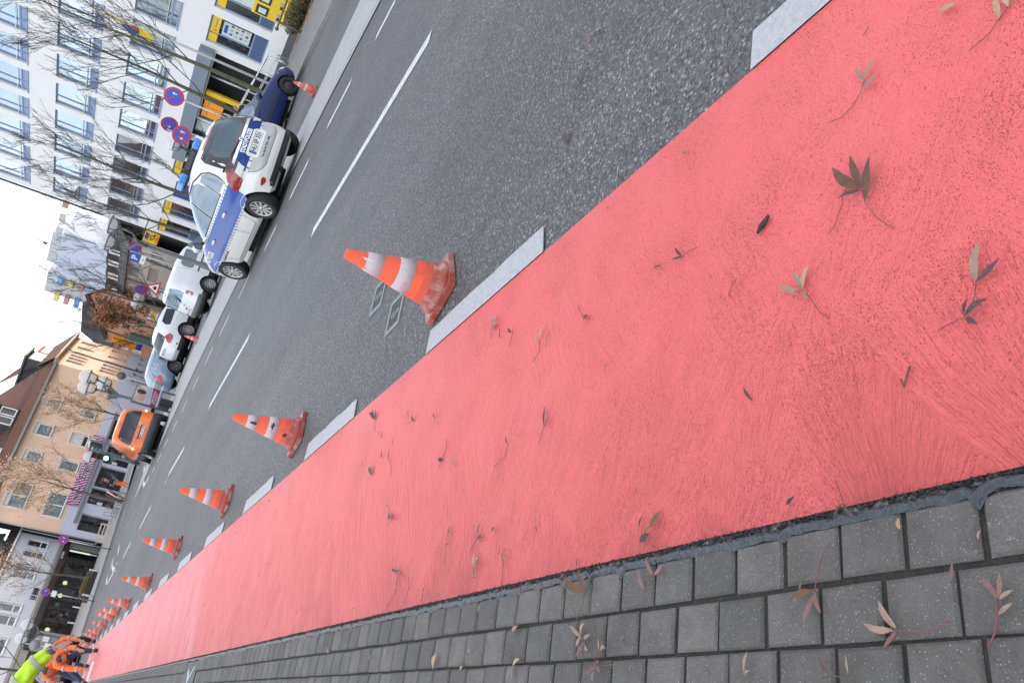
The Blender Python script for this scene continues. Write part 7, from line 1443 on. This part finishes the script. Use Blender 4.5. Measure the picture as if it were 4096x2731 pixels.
# poster board
PX0, PX1 = G(703, 1585), G(668, 1648)
pa, pb = atD(640, 1638, 34), atD(675, 1573, 35)
t = thing('poster_board', 'framed wedding fair poster board on two posts between the estate car and the orange van', 'poster board', (pa.x, pa.y, 0), math.atan2(pb.y-pa.y, pb.x-pa.x)); Lp = (pb-pa).xy.length
mb = MB(); 
for x in (0, Lp): mb.tube([(x, 0, 0), (x, 0, 1.42)], .03, DGREY, 8)
mb.build('post', t)
mb = MB(); mb.box((0, -.04, .48), (Lp, .03, 1.45), DGREY); fb = mb.build('frame', t)
PINK = M('poster_skin', (.52, .33, .25), .6, var=.25, vs=4); LAV = M('poster_lavender', (.50, .48, .60), .6, var=.08); WINE = M('poster_wine', (.26, .02, .06), .6, var=.06)
mb = MB(); mb.box((.03, -.046, .95), (Lp-.03, -.041, 1.42), M('poster_photo', (.5, .44, .40), .6, var=.5, vs=5)); mb.ball((Lp*.30, -.044, 1.15), .2, PINK, 14, 8, (1.1, .05, 1.0)); mb.ball((Lp*.62, -.044, 1.2), .17, M('poster_hair', (.06, .04, .035), .6), 14, 8, (1, .05, 1)); mb.build('poster_photo', fb)
mb = MB(); mb.slab([(.03, .78), (Lp-.03, .84), (Lp-.03, .98), (.03, 1.02)], -.050, -.0465, LAV); mb.build('poster_band', fb)
mb = MB(); mb.slab([(.03, .58), (Lp-.03, .58), (Lp-.03, .835), (.03, .775)], -.050, -.0465, WINE); mb.build('poster_band', fb)
mb = MB(); mb.box((.03, -.05, .51), (Lp-.03, -.0465, .578), LAV); mb.build('poster_band', fb)
wall_text('HOCHZEITSMESSE', .12, M('poster_grey_ink', (.3, .28, .36), .6, var=0), fb, Lp/2, -.0515, .91, ext=.0008, width=Lp*.85); wall_text('Congress Park Hanau', .10, MATS['white_print'], fb, Lp/2, -.0515, .745, ext=.0008, width=Lp*.72); wall_text('27.10.2019', .11, MATS['white_print'], fb, Lp*.42, -.0515, .645, ext=.0008, width=Lp*.6)
mb = MB(); mb.box((Lp*.25, -.02, 0), (Lp*.62, .02, .47), BLACKP); mb.build('lower_panel', t)
# traffic lights
def signal(label, X, Y, z0, zc, off, s=.3, lit=None, polex=(.26, .1)):
    t = thing('traffic_light', label, 'traffic light', (X, Y, z0), face_cam(X, Y, off), 'traffic lights'); SGREEN = M('signal_green_housing', (.03, .055, .05), .5, var=.1); zc -= z0
    mb = MB(); mb.tube([(polex[0], polex[1], 0), (polex[0], polex[1], zc+s*1.8)], .06, M('signal_pole', (.09, .13, .13), .5, var=.1), 10); mb.build('pole', t)
    mb = MB(); mb.box((-s*.55, -.12, zc-s*1.6), (s*.55, .14, zc+s*1.6), SGREEN, .03); h = mb.build('housing', t)
    for k, (nm, c_) in enumerate((('red', (.30, .02, .02)), ('amber', (.14, .05, .02)), ('green', (.1, 1, .62)))):
        z = zc+s*1.02*(1-k); on = lit == nm
        mb = MB(); mb.lathe([(s*.40, -.13), (s*.36, -.15), (.001, -.165)], M('signal_lens_'+nm+('_lit' if on else ''), c_ if (on or nm != 'green') else (.02, .12, .08), .25, var=0, emit=6 if on else 0), 20, (0, 0, z), 'y', cap=False); mb.build('lens', h)
        mb = MB(); n = 14; vs = []
        for i in range(n+1):
            w = R(-15+210*i/n)
            for yy in (-.12, -.32): vs.append((s*.45*math.cos(w), yy, z+s*.45*math.sin(w)))
        mb.add(vs, [(2*i, 2*i+1, 2*i+3, 2*i+2) for i in range(n)], SGREEN); mb.build('hood', h)
    return t
p = atD(402, 1825, 52); signal('traffic light showing green beside the striped shop sign', p.x, p.y, .05, p.z, -.1, .30, 'green')
p2 = atD(398, 1795, 52.6); signal('unlit second signal head above the green light', p2.x+.25, p2.y+.3, .05, p2.z+.25, -1.2, .2)
p = atD(560, 1355, 60); signal('dark green rear of a traffic light behind the white off-road car', p.x, p.y, .05, p.z, math.pi*.85, .42)
# bollards, stand, A-frame and bar furniture on the far pavement
for i, (a, b) in enumerate((((520, 1010*0+2480), (0, 0)),)): pass
BOL = M('white_post', (.52, .53, .54), .6, var=.08)
for i, (bx, tx) in enumerate((((322, 2496), (272, 2485)), ((343, 2434), (292, 2424)), ((397, 2257), (345, 2246)), ((405, 2286), (358, 2277)), ((381, 2386), (330, 2375)), ((443, 2123), (425, 2121)), ((508, 1919), (470, 1906)))):
    q = G(*bx); h = over(q.x, q.y, *tx)
    mb = MB(); mb.tube([(0, 0, 0), (0, 0, h)], .05, BOL, 10); mb.lathe([(.052, h-.15), (.055, h-.05), (.03, h+.02)], BOL, 10); o = mb.build('bollard', None, loc=(q.x, q.y, 0)); 
    tag(o, ['slim pale bollard nearest the left end of the bar front', 'slim pale bollard below the third pane of the bar front', 'pale bollard under the right hand bar window', 'pale bollard right beside the bar planter', 'pale bollard at the left end of the planter', 'low pale bollard by the wooden stand', 'pale bollard near the waiting road worker'][i], 'bollard', 'bollards on the far pavement')
p = atD(405, 2130, 60); t = thing('wooden_stand', 'pale wooden crate stand leaning outside the peach house window', 'stand', (p.x, p.y, .1), face_cam(p.x, p.y)); WOOD = M('pale_wood', (.50, .40, .27), .7, var=.15, vs=6)
for x in (-.55, .55): mb = MB(); mb.box((x-.05, -.05, 0), (x+.05, .05, .85), WOOD); mb.build('upright', t)
for z in (.08, .32, .58, .80): mb = MB(); mb.box((-.5, -.04, z-.04), (.5, .04, z+.04), WOOD); mb.build('slat', t)
p = atD(432, 1990, 62); t = thing('folding_barrier', 'folded red and white barrier leaning by the tree stem outside the shop', 'barrier', (p.x, p.y, .1), face_cam(p.x, p.y, .4))
for k in range(3): mb = MB(); mb.tube([(-.2+.2*k, 0, 0), (.25+.2*k, .1, 1.2)], .045, (M('barrier_red', (.35, .05, .05), .6), SWHITE)[k % 2], 8); mb.build('bar', t)
for j, (px, py) in enumerate(((455, 1975), (448, 2020), (440, 2045))):
    p = atD(px, py, 63); t = thing('cafe_chair', ['dark metal café chair nearest the road worker', 'dark metal café chair in the middle of the three outside the shop', 'dark metal café chair next to the wooden stand'][j], 'chair', (p.x, p.y, .1), j)
    mb = MB(); mb.box((-.22, -.22, .43), (.22, .22, .46), DGREY); mb.build('seat', t); mb = MB(); mb.tube([(-.2, .22, .45), (-.2, .25, .9), (.2, .25, .9), (.2, .22, .45)], .018, DGREY, 6); mb.build('backrest', t)
    for x in (-.2, .2):
        for y in (-.2, .2): mb = MB(); mb.tube([(x, y, 0), (x, y, .44)], .016, DGREY, 5); mb.build('leg', t)
# far pavement in front of the bar and the corner house
g = MB(); kb = [(15.6, 66.3), (13.0, 61.5), (10.8, 58.5), (8.0, 54.5), (5.8, 51.5), (4.2, 49.3), (2.9, 47.6), (1.4, 46), (-1.5, 45)]; bk = [O.world(uR+1, 0, 0), O.world(6, 0, 0), O.world(3, 0, 0), O.world(0, 0, 0), O.world(uL, 0, 0), B.world(2.5, 0, 0), B.world(-1, 0, 0), B.world(-5, 0, 0), B.world(-9, 0, 0)]
n = len(kb); g.add([(x, y, .10) for x, y in kb]+[(q.x, q.y, .34) for q in bk]+[(x, y, -.02) for x, y in kb], [(i, n+i, n+i+1, i+1) for i in range(n-1)]+[(i, i+1, 2*n+i+1, 2*n+i) for i in range(n-1)], PAVE_FAR); structure('far_pavement', g)

# ------------------------------------------------------------------ people
SKIN = M('skin', (.46, .25, .18), .55, var=.1, vs=12); SKINR = M('reddened_skin', (.42, .245, .195), .55, var=.15, vs=15); HVO = M('hi_vis_orange', (.90, .17, .03), .7, var=.08, vs=6); HVY = M('hi_vis_yellow', (.50, .78, .03), .7, var=.08, vs=6, bump=.6, bs=9); REFL = M('reflective_tape', (.34, .35, .36), .4, metal=.2, var=.08); DENIM = M('denim', (.035, .055, .12), .85, var=.2, vs=14); DARKC = M('dark_cloth', (.02, .022, .028), .85, var=.2, vs=12); HAIR = M('dark_hair', (.035, .028, .022), .7, var=.4, vs=40); KNIT = M('grey_knit', (.10, .105, .11), .9, var=.15, vs=60)
def skin(name, parent, chains, mat, sub=1):
    """chains: list of [(point, radius), ...]; chains that start on the same point share it"""
    vs, es, rs, idx = [], [], [], {}
    for ch in chains:
        prev = None
        for p, r in ch:
            k = tuple(round(c, 4) for c in p)
            if k not in idx: idx[k] = len(vs); vs.append(p); rs.append(r)
            if prev is not None and prev != idx[k]: es.append((prev, idx[k]))
            prev = idx[k]
    me = bpy.data.meshes.new(name); me.from_pydata([tuple(v) for v in vs], es, []); o = bpy.data.objects.new(name, me); COL.objects.link(o)
    o.modifiers.new('s', 'SKIN'); 
    for i, r in enumerate(rs): me.skin_vertices[0].data[i].radius = (r, r)
    me.skin_vertices[0].data[0].use_root = True
    sb = o.modifiers.new('u', 'SUBSURF'); sb.levels = sub; sb.render_levels = sub
    dg = bpy.context.evaluated_depsgraph_get(); r = bpy.data.meshes.new_from_object(o.evaluated_get(dg)); bpy.data.objects.remove(o); r.materials.clear(); r.materials.append(mat)
    for p in r.polygons: p.use_smooth = True
    return link(name, r, parent)
V = Vector
def head(t, c, fwd, up, r=.105, hair=True, hat=None, hood=None):
    fwd = V(fwd).normalized(); up = (V(up)-fwd*V(up).dot(fwd)).normalized(); sd_ = fwd.cross(up); c = V(c)
    Mx = Matrix((( sd_.x, fwd.x, up.x, c.x), (sd_.y, fwd.y, up.y, c.y), (sd_.z, fwd.z, up.z, c.z), (0, 0, 0, 1)))
    mb = MB(); mb.ball((0, 0, 0), r, SKIN, 18, 14, (.76, .92, 1.12)); mb.ball((0, r*.92, -r*.1), r*.17, SKIN, 8, 6, (.8, 1.1, 1.3))
    for s in (-1, 1): mb.ball((s*r*.30, r*.80, r*.12), r*.09, BLACKT, 8, 6); mb.ball((s*r*.76, 0, -.02*r), r*.2, SKIN, 8, 6, (.35, .7, 1.1)); mb.ball((s*r*.30, r*.84, r*.26), r*.14, HAIR, 8, 4, (1.2, .4, .25))
    mb.ball((0, r*.86, -r*.42), r*.2, SKINR, 10, 5, (1.3, .3, .3)); me = mb.mesh('head'); me.transform(Mx); h = link('head', me, t)
    if hair: mb = MB(); mb.ball((0, -r*.12, r*.22), r*1.02, HAIR, 16, 10, (.80, .95, 1.0)); me = mb.mesh('hair'); me.transform(Mx); link('hair', me, h)
    if hat: mb = MB(); mb.lathe([(r*1.05, r*.35), (r*.98, r*.8), (r*.7, r*1.2), (.001, r*1.38)], hat, 18, cap=False); mb.box((-r*.8, r*.5, r*.33), (r*.8, r*1.4, r*.4), hat); me = mb.mesh('helmet'); me.transform(Mx); link('helmet', me, h)
def hand(chains, wrist, d, side, pd, s=1.0, curl=.5):
    """add a palm and five fingers to the body chains; d: pointing direction, side: towards the thumb, pd: the way the palm faces"""
    w, d, side, pd = V(wrist), V(d).normalized(), V(side).normalized(), V(pd).normalized(); palm = w+d*.085*s
    for k in range(4):
        o = (k-1.5)*.021*s; L = (.066, .078, .074, .058)[k]*s; kn = palm-side*o; m = kn+(d+pd*curl*.5).normalized()*L*.55; e = m+(d*(1-curl*.6)+pd*curl).normalized()*L*.5
        chains.append([(w, .028*s), (w+d*.03*s-side*o*.7, .016*s), (kn, .0125*s), (m, .010*s), (e, .0075*s)])
    a = w+d*.025*s+side*.035*s; chains.append([(w, .028*s), (a, .015*s), (a+(d+side*.8).normalized()*.038*s, .0125*s), (a+(d+side*.35+pd*.25).normalized()*.07*s, .0085*s)])
    return chains
def band(t, a, b, r, mat=REFL, name='reflective_band', w=.05):
    a, b = V(a), V(b); d = (b-a).normalized(); c = (a+b)/2; mb = MB(); mb.tube([c-d*w/2, c+d*w/2], [r, r], mat, 16, cap=False); mb.build(name, t)
# the raised arm of the worker in yellow at the left edge
AY = 13.0; q = lambda x, y: atY(x, y, AY)
wr_, kn_ = q(213, 2597), q(240, 2577); bx = V((-.42, AY+.35, 0)); t = thing('person', 'worker in a yellow hi-vis jacket at the left edge, arm stretched over the road', 'person', tuple(bx)); L_ = lambda p: V(p)-bx
sh_ = V((-.26, AY+.28, 1.36)); el = q(128, 2668)+V((0, .06, 0)); d = (q(262, 2572)-wr_).normalized()
body = [[((0, 0, .95), .15), ((0, 0, 1.15), .14), ((0, 0, 1.34), .13), ((0, 0, 1.46), .055), ((0, -.02, 1.55), .06)], [((0, 0, .95), .15), ((.10, 0, .85), .09), ((.12, .02, .48), .06), ((.12, .04, .08), .04), ((.12, -.12, .04), .04)], [((0, 0, .95), .15), ((-.10, 0, .85), .09), ((-.12, .02, .48), .06), ((-.12, .05, .08), .04), ((-.12, -.10, .04), .04)],
        [((0, 0, 1.34), .13), (L_(sh_), .07), (L_(el), .045), (L_(wr_), .028)], [((0, 0, 1.34), .13), ((-.19, 0, 1.36), .07), ((-.25, .03, 1.08), .045), ((-.26, -.05, .82), .028)]]
body = hand(body, tuple(L_(wr_)), d, V((.35, 0, -1)) if False else V((0, -.3, -1)), V((.75, 0, -.6)), 1.3, .55); body = hand(body, (-.26, -.05, .82), (0, -.1, -1), (.2, -1, 0), (1, 0, 0), .9, .4)
skin('body', t, body, SKINR, 2); head(t, (0, -.03, 1.66), (.6, .8, 0), (0, 0, 1))
jk = [[((0, 0, .86), .20), ((0, 0, 1.1), .19), ((0, 0, 1.32), .17), ((0, 0, 1.44), .09)], [((0, 0, 1.32), .17), (L_(sh_), .135), (L_((sh_+el)/2), .128), (L_(el), .115), (L_(el+(wr_-el)*.35), .112), (L_(el+(wr_-el)*.6), .098), (L_(el+(wr_-el)*.88), .074)], [((0, 0, 1.32), .17), ((-.19, 0, 1.36), .10), ((-.25, .03, 1.08), .08), ((-.26, -.04, .88), .065)]]
j = skin('jacket', t, jk, HVY, 3)
for v in j.data.vertices:                           # creases of the padded sleeve
    n_ = v.normal.copy(); v.co += n_*(.022*noise.noise(v.co*7.0)+.012*math.sin(60*v.co.length+4*noise.noise(v.co*5)))
for f0, f1, r in ((.12, .22, .150), (.62, .72, .141)): a, b = L_(sh_+(el-sh_)*f0), L_(sh_+(el-sh_)*f1); band(j, a, b, r, w=.055)
a, b = L_(el+(wr_-el)*.20), L_(el+(wr_-el)*.30); band(j, a, b, .130, w=.05)
mb = MB(); a, b = L_(el+(wr_-el)*.84), L_(el+(wr_-el)*1.0); mb.tube([a, b], [.050, .040], KNIT, 14); mb.build('knit_cuff', j)
skin('trousers', t, [[((0, 0, .98), .16), ((.10, 0, .85), .105), ((.12, .02, .48), .085), ((.12, .04, .10), .07)], [((0, 0, .98), .16), ((-.10, 0, .85), .105), ((-.12, .02, .48), .085), ((-.12, .05, .10), .07)]], DENIM, 1)
for x in (.12, -.12): mb = MB(); mb.ball((x, -.05, .06), .09, BLACKP, 12, 8, (.7, 1.6, .68)); mb.build('boot', t)
# the crouching worker astride the end of the red lane
WY = 25.2
def worker(label, bx, hip, chest, neck, hd, hf, lk, lf, rk, rf, ls, le, lh, rs, re, rh, jacket, trs, s=1.0, hat=None, hood=True):
    t = thing('person', label, 'person', bx)
    hip, chest, neck, hd = map(V, (hip, chest, neck, hd))
    ch = [[(hip, .14), (chest, .14), (neck, .055), (neck+(hd-neck)*.6, .055)]]
    for k_, f_ in ((lk, lf), (rk, rf)): ch.append([(hip, .14), (hip+(V(k_)-hip)*.25, .09), (V(k_), .06), (V(f_)+V((0, 0, .08)), .04), (V(f_)+V((0, -.12, .04)), .035)])
    for s_, e_, h_ in ((ls, le, lh), (rs, re, rh)): ch.append([(chest, .14), (V(s_), .065), (V(e_), .045), (V(h_), .028)]); d = (V(h_)-V(e_)); hand(ch, V(h_), d, d.cross(V((0, 0, 1)))+V((.01, .02, .03)), (0, .2, -.6), .95, .5)
    skin('body', t, ch, SKIN, 1); head(t, hd, hf, (V(hd)-neck)+V((0, 0, .05)), .105, True, hat)
    jk = [[(hip+(chest-hip)*.05, .18), ((hip+chest)/2, .19), (chest, .18), (neck, .095)]]
    for s_, e_, h_ in ((ls, le, lh), (rs, re, rh)): jk.append([(chest, .18), (V(s_), .095), (V(e_), .078), (V(e_)+(V(h_)-V(e_))*.85, .058)])
    j = skin('jacket', t, jk, jacket, 1)
    for s_, e_, h_ in ((ls, le, lh), (rs, re, rh)): a, b = V(e_), V(h_); band(j, a+(b-a)*.35, a+(b-a)*.45, .078); a, b = V(s_), V(e_); band(j, a+(b-a)*.5, a+(b-a)*.6, .096)
    a, b = hip+(chest-hip)*.3, hip+(chest-hip)*.4; band(j, a, b, .198)
    if hood: mb = MB(); n = 16; ax = (hd-neck).normalized(); u = ax.orthogonal().normalized(); v = ax.cross(u); c = neck+ax*.06; mb.tube([c+(u*math.cos(2*math.pi*i/n)+v*math.sin(2*math.pi*i/n))*.115 for i in range(n+1)], .045, jacket, 8); mb.build('collar', j)
    skin('trousers', t, [[(hip, .165), (hip+(V(k_)-hip)*.25, .108), (V(k_), .082), (V(f_)+V((0, 0, .12)), .062)] for k_, f_ in ((lk, lf), (rk, rf))], trs, 1)
    for f_ in (lf, rf): mb = MB(); mb.ball(V(f_)+V((0, -.05, .055)), .085, BLACKP, 12, 8, (.72, 1.6, .66)); mb.build('boot', t)
    return t
q = lambda x, y, Y=WY: atY(x, y, Y)
f1, f2 = q(362, 2596), q(322, 2726); bx = V((.85, WY, 0)); Lc = lambda p: V(p)-bx
hp, cs, hd_ = q(278, 2652, WY+.25), q(248, 2645, WY-.1), q(256, 2645, WY-.34)
hp.z = .72
worker('worker in an orange hi-vis jacket bent double astride the end of the red lane', tuple(bx), Lc(hp), Lc(V((.84, WY-.12, .86))), Lc(V((.83, WY-.24, .84))), Lc(V((.84, WY-.36, .77))), (.25, -.9, -.55),
       Lc(V((1.08, WY+.1, .42))), (f1.x-bx.x, .12, .0), Lc(V((.58, WY+.05, .42))), (f2.x-bx.x, .0, .0), Lc(V((1.02, WY-.16, .84))), Lc(V((1.14, WY-.3, .62))), Lc(V((1.10, WY-.42, .45))), Lc(V((.66, WY-.16, .82))), Lc(V((.64, WY-.34, .48))), Lc(V((.68, WY-.48, .16))), HVO, DENIM)
mb = MB(); mb.box((-.05, -.03, 0), (.42, .03, .06), SWHITE, .006); o = mb.build('marking_board', None, loc=(.46, WY-.52, .008)); tag(o, 'white marking board held down by the crouching worker', 'board')
worker('second worker in orange behind the crouching one, bending to the left', (.62, 27.6, 0), (.05, .2, .78), (-.03, -.05, 1.0), (-.05, -.18, 1.0), (-.06, -.30, .98), (0, -.8, -.6), (.2, 0, .45), (.22, .1, 0), (-.1, 0, .45), (-.16, .1, 0), (.16, -.06, .98), (.26, -.2, .7), (.22, -.35, .5), (-.2, -.08, .98), (-.36, -.2, .72), (-.32, -.4, .6), HVO, DENIM)
worker('third worker in orange and black behind the crouching one, on the cone side', (1.30, 28.6, 0), (.08, .2, .66), (.02, -.02, .88), (-.02, -.14, .93), (-.06, -.26, .92), (-.3, -.8, -.4), (.28, 0, .4), (.26, .1, 0), (.0, 0, .4), (-.02, .1, 0), (.18, -.05, .86), (.24, -.2, .6), (.2, -.35, .42), (-.16, -.06, .86), (-.24, -.22, .66), (-.2, -.38, .56), HVO, DARKC)
p = atD(502, 1938, 66); fz = math.atan2(-p.y, -p.x); d_ = V((math.cos(fz), math.sin(fz), 0)); sd2 = V((-d_.y, d_.x, 0)); hh = over(p.x, p.y, 416, 1920); sc_ = hh/1.78
def up_(a, b, z): return d_*a*sc_+sd2*b*sc_+V((0, 0, z*sc_))
w_ = worker('road worker with an orange helmet and orange trousers standing outside the shop', (p.x, p.y, .0), up_(0, 0, .95), up_(0, 0, 1.32), up_(0, 0, 1.48), up_(.02, 0, 1.62), d_+sd2*.6, up_(.05, .1, .5), up_(0, .12, 0), up_(.04, -.1, .5), up_(0, -.1, 0), up_(0, .2, 1.38), up_(.05, .27, 1.1), up_(.2, .2, .98), up_(0, -.2, 1.38), up_(.05, -.28, 1.12), up_(.2, -.15, 1.05), DARKC, HVO, hat=HVO, hood=False)
for x in KIDS[w_.name]: pass
p = atX(*C6(455, 1300) if False else (784+460/3, 1300/3), 20.5); fz = face_cam(20.5, p.y)
sc_ = (p.z-.12)/1.62
d_ = V((-.3, -1, 0)).normalized(); sd2 = V((-d_.y, d_.x, 0))
worker('passer-by with reddish brown hair, only the head showing over the blue car', (20.5, p.y, .12), up_(0, 0, .95), up_(0, 0, 1.30), up_(0, 0, 1.45), up_(.02, 0, 1.62), d_+sd2*.6, up_(.05, .1, .5), up_(0, .12, 0), up_(.04, -.1, .5), up_(0, -.1, 0), up_(0, .2, 1.36), up_(.05, .27, 1.1), up_(.15, .24, .9), up_(0, -.2, 1.36), up_(.05, -.28, 1.12), up_(.2, -.22, .95), DARKC, DENIM, hood=False)
